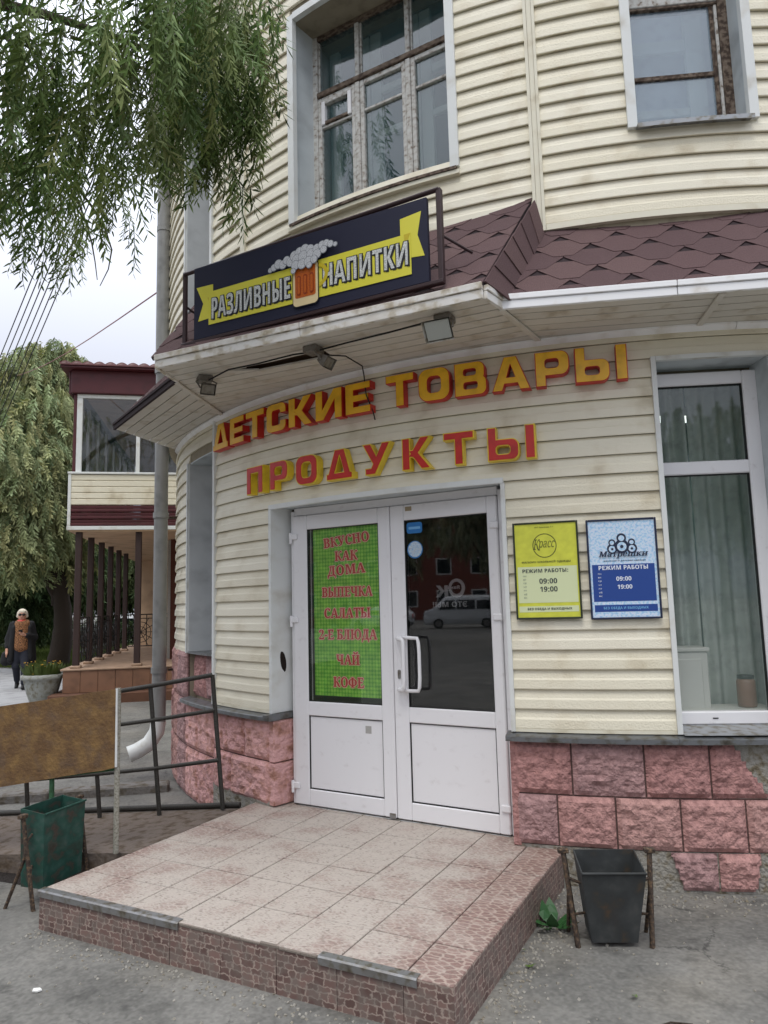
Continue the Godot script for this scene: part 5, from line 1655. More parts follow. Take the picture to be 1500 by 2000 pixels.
	for i in 420:
		var a := rng.randf() * TAU
		var rd := sqrt(rng.randf()) * 0.31
		var p := Vector3(-6.25 + cos(a) * rd, 0.44, -13.45 + sin(a) * rd)
		var h := rng.randf_range(0.08, 0.30)
		var tip := p + Vector3(cos(a) * h * 0.5 * rng.randf(), h, sin(a) * h * 0.5 * rng.randf())
		var sd := Vector3(cos(a + 1.3), 0.2, sin(a + 1.3)) * 0.022
		lm.tri(p - sd * 0.5, p.lerp(tip, 0.55) + sd, tip)
		lm.tri(p + sd * 0.5, tip, p.lerp(tip, 0.5) - sd)
		if i % 9 == 0:
			for k in 3:
				var e := Vector3(cos(a + k * 2.1), 0.3, sin(a + k * 2.1)) * 0.02
				fm.tri(tip, tip + e, tip + Vector3(e.z, 0.012, -e.x))
	var ln := put(pl, "leaves", lm, M.leaf_plant)
	ln.set_meta("kind", "stuff")
	put(pl, "flowers", fm, M.flower).set_meta("kind", "stuff")

# ---------------------------------------------------------------- raised letters
# glyphs on a unit-high body: [width, solid outlines, holes]
func glyph(ch: String) -> Array:
	var T := 0.25
	var box := func(x0: float, y0: float, x1: float, y1: float) -> PackedVector2Array:
		return PackedVector2Array([Vector2(x0, y0), Vector2(x1, y0), Vector2(x1, y1), Vector2(x0, y1)])
	match ch:
		"Д":
			return [1.08, [PackedVector2Array([Vector2(0, 0), Vector2(1.08, 0), Vector2(1.08, 0.22), Vector2(1.0, 0.22), Vector2(0.76, 1), Vector2(0.36, 1), Vector2(0.08, 0.22), Vector2(0, 0.22)])], [PackedVector2Array([Vector2(0.36, 0.24), Vector2(0.72, 0.24), Vector2(0.56, 0.78)])]]
		"Е":
			return [0.86, [box.call(0, 0, 0.28, 1), box.call(0.1, 0, 0.86, 0.23), box.call(0.1, 0.39, 0.80, 0.61), box.call(0.1, 0.77, 0.86, 1)], []]
		"Т":
			return [0.98, [box.call(0, 0.76, 0.98, 1), box.call(0.35, 0, 0.63, 0.9)], []]
		"С":
			return [0.92, [rr(0, 0, 0.92, 1, 0.22)], [rr(0.27, 0.24, 0.66, 0.76, 0.07), box.call(0.6, 0.37, 1.1, 0.63)]]
		"К":
			return [1.0, [box.call(0, 0, 0.28, 1), PackedVector2Array([Vector2(0.2, 0.40), Vector2(0.64, 1), Vector2(0.98, 1), Vector2(0.46, 0.36)]), PackedVector2Array([Vector2(0.2, 0.60), Vector2(0.48, 0.64), Vector2(1.0, 0), Vector2(0.66, 0)])], []]
		"И":
			return [1.0, [box.call(0, 0, 0.27, 1), box.call(0.73, 0, 1.0, 1), PackedVector2Array([Vector2(0.02, 0), Vector2(0.30, 0), Vector2(0.98, 1), Vector2(0.70, 1)])], []]
		"О":
			return [1.02, [rr(0, 0, 1.02, 1, 0.30)], [rr(0.29, 0.25, 0.73, 0.75, 0.14)]]
		"В":
			return [0.98, [rr(0.0, 0, 0.98, 0.58, 0.2), rr(0, 0.42, 0.93, 1, 0.2), box.call(0, 0, 0.3, 1)], [rr(0.28, 0.20, 0.70, 0.40, 0.07), rr(0.28, 0.61, 0.66, 0.80, 0.07)]]
		"А":
			return [1.12, [PackedVector2Array([Vector2(0, 0), Vector2(0.30, 0), Vector2(0.37, 0.2), Vector2(0.75, 0.2), Vector2(0.82, 0), Vector2(1.12, 0), Vector2(0.74, 1), Vector2(0.38, 1)])], [PackedVector2Array([Vector2(0.44, 0.39), Vector2(0.68, 0.39), Vector2(0.56, 0.76)])]]
		"Р":
			return [0.96, [box.call(0, 0, 0.29, 1), rr(0, 0.30, 0.96, 1, 0.24), box.call(0, 0.5, 0.3, 1)], [rr(0.28, 0.52, 0.66, 0.78, 0.09)]]
		"Ы":
			return [1.42, [box.call(0, 0, 0.28, 1), rr(0, 0, 0.94, 0.64, 0.22), box.call(0, 0, 0.3, 0.5), box.call(1.12, 0, 1.42, 1)], [rr(0.27, 0.20, 0.66, 0.43, 0.08)]]
		"П":
			return [1.0, [box.call(0, 0, 0.28, 1), box.call(0.72, 0, 1.0, 1), box.call(0, 0.75, 1.0, 1)], []]
		"У":
			return [1.06, [PackedVector2Array([Vector2(0, 1), Vector2(0.32, 1), Vector2(0.66, 0.38), Vector2(0.42, 0.28)]), PackedVector2Array([Vector2(0.74, 1), Vector2(1.06, 1), Vector2(0.48, 0.0), Vector2(0.10, 0.0), Vector2(0.10, 0.22), Vector2(0.32, 0.22)])], []]
	return [0.5, [], []]

func solid_letter(parent: Node, called: String, g: Array, xf: Transform3D, w: float, h: float, z0: float, z1: float, inset: float, m: Material) -> void:
	var n := CSGCombiner3D.new()
	n.name = called
	parent.add_child(n, true)
	n.global_transform = xf
	var add := func(poly: PackedVector2Array, hole: bool) -> void:
		var sc := PackedVector2Array()
		for p in poly:
			sc.append(Vector2((p.x / g[0] - 0.5) * w, p.y * h))
		if Geometry2D.is_polygon_clockwise(sc):
			sc.reverse()
		if inset > 0.0:
			var off := Geometry2D.offset_polygon(sc, inset if hole else -inset, Geometry2D.JOIN_MITER)
			if off.is_empty():
				return
			sc = off[0]
		var c := CSGPolygon3D.new()
		c.name = "stroke"
		c.polygon = sc
		c.mode = CSGPolygon3D.MODE_DEPTH
		c.depth = (z1 - z0) if not hole else (z1 - z0) + 0.02
		c.material = m
		c.operation = CSGShape3D.OPERATION_SUBTRACTION if hole else CSGShape3D.OPERATION_UNION
		n.add_child(c, true)
		c.position = Vector3(0, 0, z1 + (0.01 if hole else 0.0))
	for p in g[1]:
		add.call(p, false)
	for p in g[2]:
		add.call(p, true)

func raised_sign(called: String, label: String, text: String, spans: Array, y: float, h: float, face: Material, side: Material, inset: float) -> void:
	var s := thing(called, label, "sign", pol(-31, y, 0.03), "raised letter signs over the shop door")
	var i := 0
	for ch in text:
		if ch == " ":
			continue
		var a: float = (spans[i][0] + spans[i][1]) * 0.5
		var w: float = deg_to_rad(spans[i][1] - spans[i][0]) * (R + 0.07)
		var g := glyph(ch)
		var xf := frame_at(a, y, 0.0)
		var l := group_part(s, "letter", xf.origin)
		l.global_transform = xf
		solid_letter(l, "letter_side", g, xf, w, h, 0.022, 0.082, 0.0, side)
		solid_letter(l, "letter_face", g, xf, w - 0.004, h, 0.0825, 0.087, inset, face)
		i += 1

func spread(ch: String, a0: float, a1: float, gap: float) -> Array:
	var tot := 0.0
	for c in ch:
		tot += glyph(c)[0]
	var k := (a1 - a0 - gap * (ch.length() - 1)) / tot
	var out := []
	var a := a0
	for c in ch:
		var w: float = glyph(c)[0] * k
		out.append([a, a + w])
		a += w + gap
	return out

func build_letters() -> void:
	raised_sign("letter_sign", "upper row of raised yellow letters with dark red sides on the curved wall", "ДЕТСКИЕ ТОВАРЫ", spread("ДЕТСКИЕ", -51.7, -30.6, 0.32) + spread("ТОВАРЫ", -29.2, -11.0, 0.36), 2.905, 0.215, M.yellow_face, M.red_side, 0.0035)
	raised_sign("letter_sign", "lower row of raised red letters with yellow sides above the door", "ПРОДУКТЫ", spread("ПРОДУКТЫ", -45.4, -17.6, 0.95), 2.470, 0.212, M.red_face, M.yellow_side, 0.0065)

# ---------------------------------------------------------------- the draught-drinks board
func build_drinks_sign() -> void:
	var A := Vector3(-1.288, 0, -4.78)
	var u := Vector3(0.8828, 0, 0.4698)
	var k0 := 0.9694
	A = Vector3(A.x * k0, EYE * (1.0 - k0), A.z * k0)
	var xf := Transform3D(Basis(u, Vector3.UP, Vector3(-u.z, 0, u.x)).scaled(Vector3.ONE * k0), A)
	var s := thing("drinks_sign", "long navy sign board with yellow ribbon and beer mug standing on the canopy", "sign", A + u * 0.93 + Vector3(0, 3.4, 0))
	bar(s, "panel", xf, 0.030, 1.787, 3.425, 3.935, -0.03, 0.0, M.navy, 0.002)
	# steel frame and stays
	bar(s, "frame", xf, -0.088, -0.060, 3.36, 3.945, -0.04, -0.012, M.maroon_frame)
	bar(s, "frame", xf, 1.842, 1.872, 3.405, 3.975, -0.045, -0.005, M.maroon_frame)
	bar(s, "frame", xf, -0.088, 1.872, 3.400, 3.423, -0.04, 0.004, M.maroon_frame)
	var fb := MB.new()
	fb.tube([xf * Vector3(-0.075, 3.925, -0.015), xf * Vector3(1.857, 3.968, -0.015)], 0.014, 6)
	put(s, "frame", fb, M.maroon_frame)
	tube_part(s, "stay", [xf * Vector3(1.857, 3.70, -0.03), xf * Vector3(1.98, 3.63, -0.20)], 0.008, M.maroon_frame, 6)
	tube_part(s, "stay", [xf * Vector3(-0.075, 3.70, -0.03), xf * Vector3(-0.02, 3.62, -0.25)], 0.008, M.maroon_frame, 6)
	var flat := func(called: String, poly: Array, z: float, m: Material) -> void:
		var b := MB.new()
		b.prism(xf, PackedVector2Array(poly), z - 0.0012, z)
		put(s, called, b, m)
	# ribbon
	flat.call("ribbon", [Vector2(0.055, 3.79), Vector2(0.20, 3.785), Vector2(0.20, 3.555), Vector2(0.07, 3.548), Vector2(0.115, 3.665)], 0.002, M.sign_yellow)
	flat.call("ribbon", [Vector2(0.155, 3.70), Vector2(0.20, 3.70), Vector2(0.20, 3.555)], 0.0036, M.sign_yellow_dark)
	flat.call("ribbon", [Vector2(1.615, 3.845), Vector2(1.752, 3.858), Vector2(1.725, 3.72), Vector2(1.766, 3.585), Vector2(1.615, 3.60)], 0.002, M.sign_yellow)
	flat.call("ribbon", [Vector2(0.165, 3.505), Vector2(1.682, 3.492), Vector2(1.682, 3.742), Vector2(0.165, 3.735)], 0.0052, M.sign_yellow)
	flat.call("ribbon", [Vector2(1.662, 3.70), Vector2(1.682, 3.742), Vector2(1.64, 3.742), Vector2(1.64, 3.70)], 0.0064, M.sign_yellow_dark)
	# words
	for q in [["РАЗЛИВНЫЕ", 0.515, 3.612, 0.64], ["НАПИТКИ", 1.372, 3.625, 0.58]]:
		for o in [[-0.007, -0.006], [0.007, -0.008], [-0.006, 0.006], [0.008, 0.005], [0.011, -0.012]]:
			letters(s, "lettering", q[0], xf, q[1] + o[0], q[2] + o[1], 0.0068 + 0.00012 * (o[0] * 500.0 + o[1] * 170.0) / 5.0, 0.142, q[3], M.sign_ink, false, true, 0.0012)
		letters(s, "lettering", q[0], xf, q[1], q[2], 0.0092, 0.142, q[3], M.sign_white, false, true, 0.0014)
	# mug with froth
	var z := 0.0102
	var mug := func(called: String, poly: PackedVector2Array, zz: float, m: Material) -> void:
		var b := MB.new()
		b.prism(xf, poly, zz - 0.0012, zz)
		put(s, called, b, m)
	var hb := MB.new()
	for i in 14:
		var t0 := -PI * 0.5 + PI * i / 14.0
		var t1 := -PI * 0.5 + PI * (i + 1) / 14.0
		hb.prism(xf, PackedVector2Array([Vector2(1.035 + 0.085 * cos(t0), 3.640 + 0.080 * sin(t0)), Vector2(1.035 + 0.085 * cos(t1), 3.640 + 0.080 * sin(t1)), Vector2(1.035 + 0.060 * cos(t1), 3.640 + 0.055 * sin(t1)), Vector2(1.035 + 0.060 * cos(t0), 3.640 + 0.055 * sin(t0))]), z - 0.0012, z)
	put(s, "mug", hb, M.sign_yellow_dark)
	mug.call("mug", rr(0.856, 3.462, 1.052, 3.745, 0.030), z + 0.0016, M.sign_ink)
	mug.call("mug", rr(0.862, 3.468, 1.046, 3.74, 0.028), z + 0.0032, M.cream_print)
	mug.call("mug", rr(0.878, 3.520, 1.030, 3.72, 0.012), z + 0.0048, M.beer)
	for i in 3:
		mug.call("mug", rr(0.892 + 0.048 * i, 3.535, 0.922 + 0.048 * i, 3.665, 0.012), z + 0.0064, M.beer_dark)
		mug.call("mug", rr(0.898 + 0.048 * i, 3.545, 0.916 + 0.048 * i, 3.655, 0.008), z + 0.0080, M.beer)
	var k := 0
	for q in [[0.69, 3.768, 0.018], [0.72, 3.782, 0.026], [0.755, 3.80, 0.034], [0.79, 3.785, 0.032], [0.82, 3.812, 0.030], [0.85, 3.79, 0.035], [0.88, 3.83, 0.036], [0.92, 3.845, 0.038], [0.96, 3.86, 0.036], [0.90, 3.79, 0.040], [0.95, 3.80, 0.044], [1.0, 3.845, 0.034], [1.01, 3.80, 0.040], [1.05, 3.835, 0.032], [1.05, 3.79, 0.034], [1.09, 3.85, 0.030], [1.12, 3.855, 0.026], [1.15, 3.84, 0.024], [1.10, 3.81, 0.026], [1.185, 3.825, 0.016], [0.89, 3.745, 0.034], [0.94, 3.74, 0.036], [0.99, 3.745, 0.036], [1.03, 3.75, 0.028], [0.875, 3.70, 0.02], [0.995, 3.712, 0.022]]:
		q[1] = 3.70 + (q[1] - 3.70) * 0.78
		q[2] *= 0.9
		mug.call("froth", circle(q[0], q[1], q[2] + 0.0025, 18), z + 0.0094 + 0.0004 * k, M.froth_line)
		mug.call("froth", circle(q[0] - 0.001, q[1] + 0.001, q[2] - 0.0015, 18), z + 0.0096 + 0.0004 * k, M.sign_foam)
		k += 1

# ---------------------------------------------------------------- framed notices
func build_posters() -> void:
	# yellow one
	var xf := chord(-19.65, -15.05, 0.036)
	var w := chord_width(-19.65, -15.05, 0.030)
	var p := thing("yellow_notice", "framed yellow notice with round logo and opening hours beside the door", "notice", xf * Vector3(w * 0.5, 1.5, 0))
	notice_frame(p, xf, w, 1.503, 2.083, M.frame_olive)
	bar(p, "sheet", xf, 0.011, w - 0.011, 1.514, 2.072, -0.002, 0.006, M.poster_yellow, 0.0)
	bar(p, "panel", xf, 0.020, w - 0.018, 1.600, 1.815, 0.0062, 0.0068, M.poster_pale, 0.0)
	bar(p, "panel", xf, 0.020, w - 0.018, 1.545, 1.580, 0.0062, 0.0068, M.poster_pale, 0.0)
	var rb := MB.new()
	for i in 32:
		var t0 := TAU * i / 32.0
		var t1 := TAU * (i + 1) / 32.0
		rb.prism(xf, PackedVector2Array([Vector2(0.186 + 0.071 * cos(t0), 1.940 + 0.073 * sin(t0)), Vector2(0.186 + 0.071 * cos(t1), 1.940 + 0.073 * sin(t1)), Vector2(0.186 + 0.066 * cos(t1), 1.940 + 0.068 * sin(t1)), Vector2(0.186 + 0.066 * cos(t0), 1.940 + 0.068 * sin(t0))]), 0.0062, 0.0068)
	put(p, "logo_ring", rb, M.ink_olive)
	letters(p, "lettering", "К", xf, 0.140, 1.948, 0.007, 0.062, 0.034, M.ink_olive, true, false, 0.0008, 0.18)
	letters(p, "lettering", "расс", xf, 0.197, 1.940, 0.007, 0.052, 0.092, M.ink_olive, true, false, 0.0008, 0.18)
	letters(p, "lettering", "МАГАЗИН ШКОЛЬНОЙ ОДЕЖДЫ", xf, 0.190, 1.843, 0.007, 0.011, 0.285, M.ink_olive, false, true, 0.0008)
	letters(p, "lettering", "ИП Крылова Т.Г.", xf, 0.190, 2.050, 0.007, 0.008, 0.115, M.ink_olive, false, false, 0.0008)
	letters(p, "lettering", "РЕЖИМ РАБОТЫ:", xf, 0.182, 1.790, 0.0076, 0.022, 0.268, M.ink_dark, false, true, 0.0008)
	letters(p, "lettering", "09:00", xf, 0.197, 1.728, 0.0076, 0.030, 0.104, M.ink_dark, false, true, 0.0008)
	letters(p, "lettering", "19:00", xf, 0.198, 1.680, 0.0076, 0.030, 0.102, M.ink_dark, false, true, 0.0008)
	var days := ["пн", "вт", "ср", "чт", "пт", "сб", "вс"]
	for i in 7:
		letters(p, "lettering", days[i], xf, 0.060, 1.760 - 0.0215 * i, 0.0076, 0.010, 0.018, M.ink_grey, false, false, 0.0008)
	letters(p, "lettering", "БЕЗ ОБЕДА И ВЫХОДНЫХ", xf, 0.198, 1.562, 0.0076, 0.013, 0.258, M.ink_dark, false, true, 0.0008)
	# blue one
	xf = chord(-14.5, -9.78, 0.036)
	w = chord_width(-14.5, -9.78, 0.030)
	p = thing("blue_notice", "framed blue and white notice with doll logo and opening hours beside the shop window", "notice", xf * Vector3(w * 0.5, 1.5, 0))
	notice_frame(p, xf, w, 1.495, 2.078, M.frame_navy)
	bar(p, "sheet", xf, 0.011, w - 0.011, 1.506, 2.067, -0.002, 0.006, M.poster_ice, 0.0)
	bar(p, "panel", xf, 0.022, w - 0.024, 1.597, 1.812, 0.0062, 0.0068, M.poster_blue, 0.0)
	bar(p, "panel", xf, 0.024, w - 0.022, 1.538, 1.578, 0.0062, 0.0068, M.poster_blue, 0.0)
	for q in [[0.142, 1.905, 0.82], [0.252, 1.905, 0.82], [0.196, 1.918, 1.12]]:
		var cx: float = q[0]
		var cy: float = q[1]
		var k: float = q[2]
		var z: float = 0.007 if k < 1.0 else 0.0096
		for e in [[circle(cx, cy - 0.002, 0.036 * k), 0.0, M.ink_navy], [circle(cx, cy + 0.042 * k, 0.024 * k), 0.0004, M.ink_navy], [circle(cx, cy + 0.040 * k, 0.015 * k, 16), 0.0012, M.poster_ice], [circle(cx, cy - 0.004, 0.024 * k, 12), 0.0012, M.poster_ice], [circle(cx, cy - 0.004, 0.009 * k, 10), 0.002, M.ink_navy]]:
			var b := MB.new()
			b.prism(xf, e[0], z + e[1] - 0.0006, z + e[1])
			put(p, "logo", b, e[2])
	letters(p, "lettering", "Матрешки", xf, 0.200, 1.868, 0.0122, 0.032, 0.270, M.ink_navy, true, false, 0.0008, 0.28)
	letters(p, "lettering", "Матрешки", xf, 0.2022, 1.8672, 0.0126, 0.032, 0.270, M.ink_navy, true, false, 0.0008, 0.28)
	letters(p, "lettering", "женская и детская одежда", xf, 0.205, 1.831, 0.007, 0.009, 0.235, M.ink_navy, false, false, 0.0008, 0.2)
	letters(p, "lettering", "РЕЖИМ РАБОТЫ", xf, 0.196, 1.793, 0.0076, 0.024, 0.275, M.print_bright, false, true, 0.0008)
	letters(p, "lettering", "09:00", xf, 0.196, 1.728, 0.0076, 0.024, 0.084, M.print_bright, false, true, 0.0008)
	letters(p, "lettering", "19:00", xf, 0.199, 1.681, 0.0076, 0.024, 0.082, M.print_bright, false, true, 0.0008)
	for i in 7:
		letters(p, "lettering", days[i], xf, 0.062, 1.758 - 0.0215 * i, 0.0076, 0.010, 0.018, M.print_bright, false, false, 0.0008)
	letters(p, "lettering", "БЕЗ ОБЕДА И ВЫХОДНЫХ", xf, 0.198, 1.558, 0.0076, 0.014, 0.248, M.poster_skyink, false, true, 0.0008)

func notice_frame(p: Node3D, xf: Transform3D, w: float, y0: float, y1: float, m: Material) -> void:
	bar(p, "frame", xf, 0.0, 0.0105, y0, y1, -0.006, 0.014, m, 0.003)
	bar(p, "frame", xf, w - 0.0105, w, y0, y1, -0.006, 0.014, m, 0.003)
	bar(p, "frame", xf, 0.0108, w - 0.0108, y0, y0 + 0.0105, -0.006, 0.0138, m, 0.003)
	bar(p, "frame", xf, 0.0108, w - 0.0108, y1 - 0.0105, y1, -0.006, 0.0138, m, 0.003)

# ---------------------------------------------------------------- lamps and wires under the canopy
func build_lamps() -> void:
	var spots := [[Vector3(-1.226, SOFFIT, -4.931), 25.0, "small pale floodlight hanging under the canopy corner by the grey downpipe", 0.62], [Vector3(-0.415, SOFFIT, -4.40), 60.0, "tilted grey floodlight under the canopy beside the gap in the boards", 0.6], [Vector3(0.37, SOFFIT, -3.95), -25.0, "square pale floodlight under the canopy above the raised letters", 1.0]]
	var i := 0
	for q in spots:
		var at: Vector3 = q[0]
		var l := thing("floodlight", q[2], "floodlight", at)
		var s: float = q[3]
		var xf := Transform3D(Basis(Vector3.UP, deg_to_rad(q[1])), at)
		box_part(l, "junction_box", xf, Vector3(-0.05, -0.045, -0.05), Vector3(0.05, -0.001, 0.05), M.lamp_grey, 0.006)
		tube_part(l, "arm", [xf * Vector3(-0.05, -0.04, 0.03), xf * Vector3(-0.07, -0.06, 0.06), xf * Vector3(-0.075 * s, -0.11, 0.085)], 0.006, M.lamp_grey, 6)
		tube_part(l, "arm", [xf * Vector3(0.05, -0.04, 0.03), xf * Vector3(0.07, -0.06, 0.06), xf * Vector3(0.075 * s, -0.11, 0.085)], 0.006, M.lamp_grey, 6)
		var h := xf * Transform3D(Basis(Vector3.RIGHT, deg_to_rad(35.0)), Vector3(0, -0.105, 0.085))
		var b := MB.new()
		var z := [-0.035, 0.02, 0.045]
		var wv := [0.045 * s, 0.075 * s, 0.083 * s]
		for k in 2:
			for e in 4:
				var d0 := [Vector2(-1, -1), Vector2(1, -1), Vector2(1, 1), Vector2(-1, 1)]
				var p0: Vector2 = d0[e]
				var p1: Vector2 = d0[(e + 1) % 4]
				b.quad_out(h * Vector3(p0.x * wv[k], p0.y * wv[k] * 0.75, z[k]), h * Vector3(p1.x * wv[k], p1.y * wv[k] * 0.75, z[k]), h * Vector3(p1.x * wv[k + 1], p1.y * wv[k + 1] * 0.75, z[k + 1]), h * Vector3(p0.x * wv[k + 1], p0.y * wv[k + 1] * 0.75, z[k + 1]), h * Vector3(0, 0, 0.005))
		b.quad_out(h * Vector3(-wv[0], -wv[0] * 0.75, z[0]), h * Vector3(wv[0], -wv[0] * 0.75, z[0]), h * Vector3(wv[0], wv[0] * 0.75, z[0]), h * Vector3(-wv[0], wv[0] * 0.75, z[0]), h.origin)
		put(l, "housing", b, M.lamp_white if i == 2 else M.lamp_grey)
		var g := MB.new()
		g.box(h, Vector3(-wv[1] * 0.95, -wv[1] * 0.7, 0.028), Vector3(wv[1] * 0.95, wv[1] * 0.7, 0.036), 0.002)
		put(l, "lens", g, M.lamp_lens if i == 2 else M.lamp_lens_dirty)
		i += 1
	# loose cable stapled along the boards, then down the wall
	var y := SOFFIT - 0.012
	var path := [Vector3(-1.226, y - 0.03, -4.93), Vector3(-1.02, y - 0.008, -4.74), Vector3(-0.8, y - 0.012, -4.62), Vector3(-0.55, y - 0.022, -4.44), Vector3(-0.415, y - 0.02, -4.40), Vector3(-0.2, y - 0.012, -4.28), Vector3(0.05, y - 0.02, -4.11), Vector3(0.28, y - 0.008, -3.99), Vector3(0.37, y - 0.02, -3.95)]
	var c := tube_part(self, "lamp_cable", path, 0.0055, M.cable, 6)
	tag(c, "thin dark cable stapled along the canopy boards between the floodlights", "cable")
	var p2 := [Vector3(-0.36, y - 0.03, -4.43), Vector3(-0.22, y - 0.012, -4.52), Vector3(-0.12, y - 0.02, -4.70), pol(-31.4, SOFFIT - 0.05, 0.055), pol(-30.9, 3.02, 0.10), pol(-30.55, 2.90, 0.06), pol(-30.7, 2.86, 0.02)]
	c = tube_part(self, "hanging_cable", p2, 0.0045, M.cable, 6)
	tag(c, "dark cable dropping from the canopy boards down between the yellow words", "cable")

# ---------------------------------------------------------------- bins, weeds, litter, overhead wires
func bin(label: String, at: Vector3, yaw: float, m: Material, tilt: float, s := 1.0, tw := 0.165, td := 0.115, bw := 0.105, bd := 0.07, lift := 0.03) -> void:
	var n := thing("litter_bin", label, "bin", at, "steel litter bins by the porch")
	var xf := Transform3D(Basis(Vector3.UP, yaw), at)
	var bx := xf * Transform3D(Basis(Vector3.RIGHT, tilt), Vector3(0, lift, 0))
	var h := 0.385 * s
	var top := [Vector3(-tw, h, -td), Vector3(tw, h, -td), Vector3(tw, h, td), Vector3(-tw, h, td)]
	var bot := [Vector3(-bw, 0, -bd), Vector3(bw, 0, -bd), Vector3(bw, 0, bd), Vector3(-bw, 0, bd)]
	top[0].y += 0.02
	top[1].y += 0.02
	var t := 0.006
	for k in 4:
		var k2 := (k + 1) % 4
		var b := MB.new()
		var nn: Vector3 = (top[k2] - top[k]).cross(bot[k] - top[k]).normalized()
		var mid: Vector3 = (top[k] + top[k2] + bot[k] + bot[k2]) * 0.25
		if nn.dot(mid - Vector3(0, mid.y, 0)) < 0:
			nn = -nn
		var o: Vector3 = bx * (mid - nn * t * 0.5)
		var q := [top[k], top[k2], bot[k2], bot[k]]
		b.quad_out(bx * q[0], bx * q[1], bx * q[2], bx * q[3], o)
		b.quad_out(bx * (q[0] - nn * t), bx * (q[1] - nn * t), bx * (q[2] - nn * t), bx * (q[3] - nn * t), o)
		for e in 4:
			b.quad_out(bx * q[e], bx * q[(e + 1) % 4], bx * (q[(e + 1) % 4] - nn * t), bx * (q[e] - nn * t), o)
		put(n, "side", b, m)
	var fb := MB.new()
	fb.box(bx, Vector3(0.004 - bw, 0.004, 0.004 - bd), Vector3(bw - 0.004, 0.01, bd - 0.004), 0.0)
	put(n, "floor", fb, M.rust)
	# rolled lip on the front edge, hanging pins, side frames
	tube_part(n, "lip", [bx * (top[3] + Vector3(0, 0, 0.004)), bx * (top[2] + Vector3(0, 0, 0.004))], 0.006, m, 6)
	for sx in [-1.0, 1.0]:
		var pin: Vector3 = bx * Vector3(sx * lerpf(bw, tw, 0.72), h * 0.72, 0.0)
		var tp: Vector3 = xf * Vector3(sx * (tw + 0.057), 0.47 * s, -0.01)
		var ft: Vector3 = xf * Vector3(sx * (bw + 0.063), -0.01, bd)
		var bk: Vector3 = xf * Vector3(sx * (bw + 0.08), -0.01, -bd - 0.03)
		var pb := MB.new()
		pb.tube([ft, tp], 0.013, 4)
		put(n, "frame_leg", pb, M.rust)
		tube_part(n, "frame_leg", [bk, ft.lerp(tp, 0.62)], 0.010, M.rust, 6)
		box_part(n, "frame_cap", Transform3D(xf.basis, tp), Vector3(-0.026, -0.012, -0.016), Vector3(0.026, 0.010, 0.016), M.rust, 0.004)
		tube_part(n, "pin", [pin, ft.lerp(tp, 0.72)], 0.007, M.rust, 6)
		tube_part(n, "brace", [ft.lerp(tp, 0.35), bx * Vector3(sx * lerpf(bw, tw, 0.30), h * 0.30, 0.0)], 0.006, M.rust, 6)

func leaf_blade(b: MB, base: Vector3, dir: Vector3, side: Vector3, l: float, w: float) -> void:
	var up := dir.cross(side).normalized()
	var prev_l := base
	var prev_r := base
	for i in 4:
		var t := (i + 1) / 4.0
		var c := base + dir * l * t - up * l * 0.18 * t * t
		var hw := w * sin(PI * minf(t, 0.98)) * (1.0 if i < 3 else 0.0)
		var a := c + side * hw + up * hw * 0.3
		var d := c - side * hw + up * hw * 0.3
		b.quad(prev_l, a, c, prev_r if i == 0 else (prev_l + prev_r) * 0.5)
		b.quad(prev_r, (prev_l + prev_r) * 0.5, c, d)
		prev_l = a
		prev_r = d

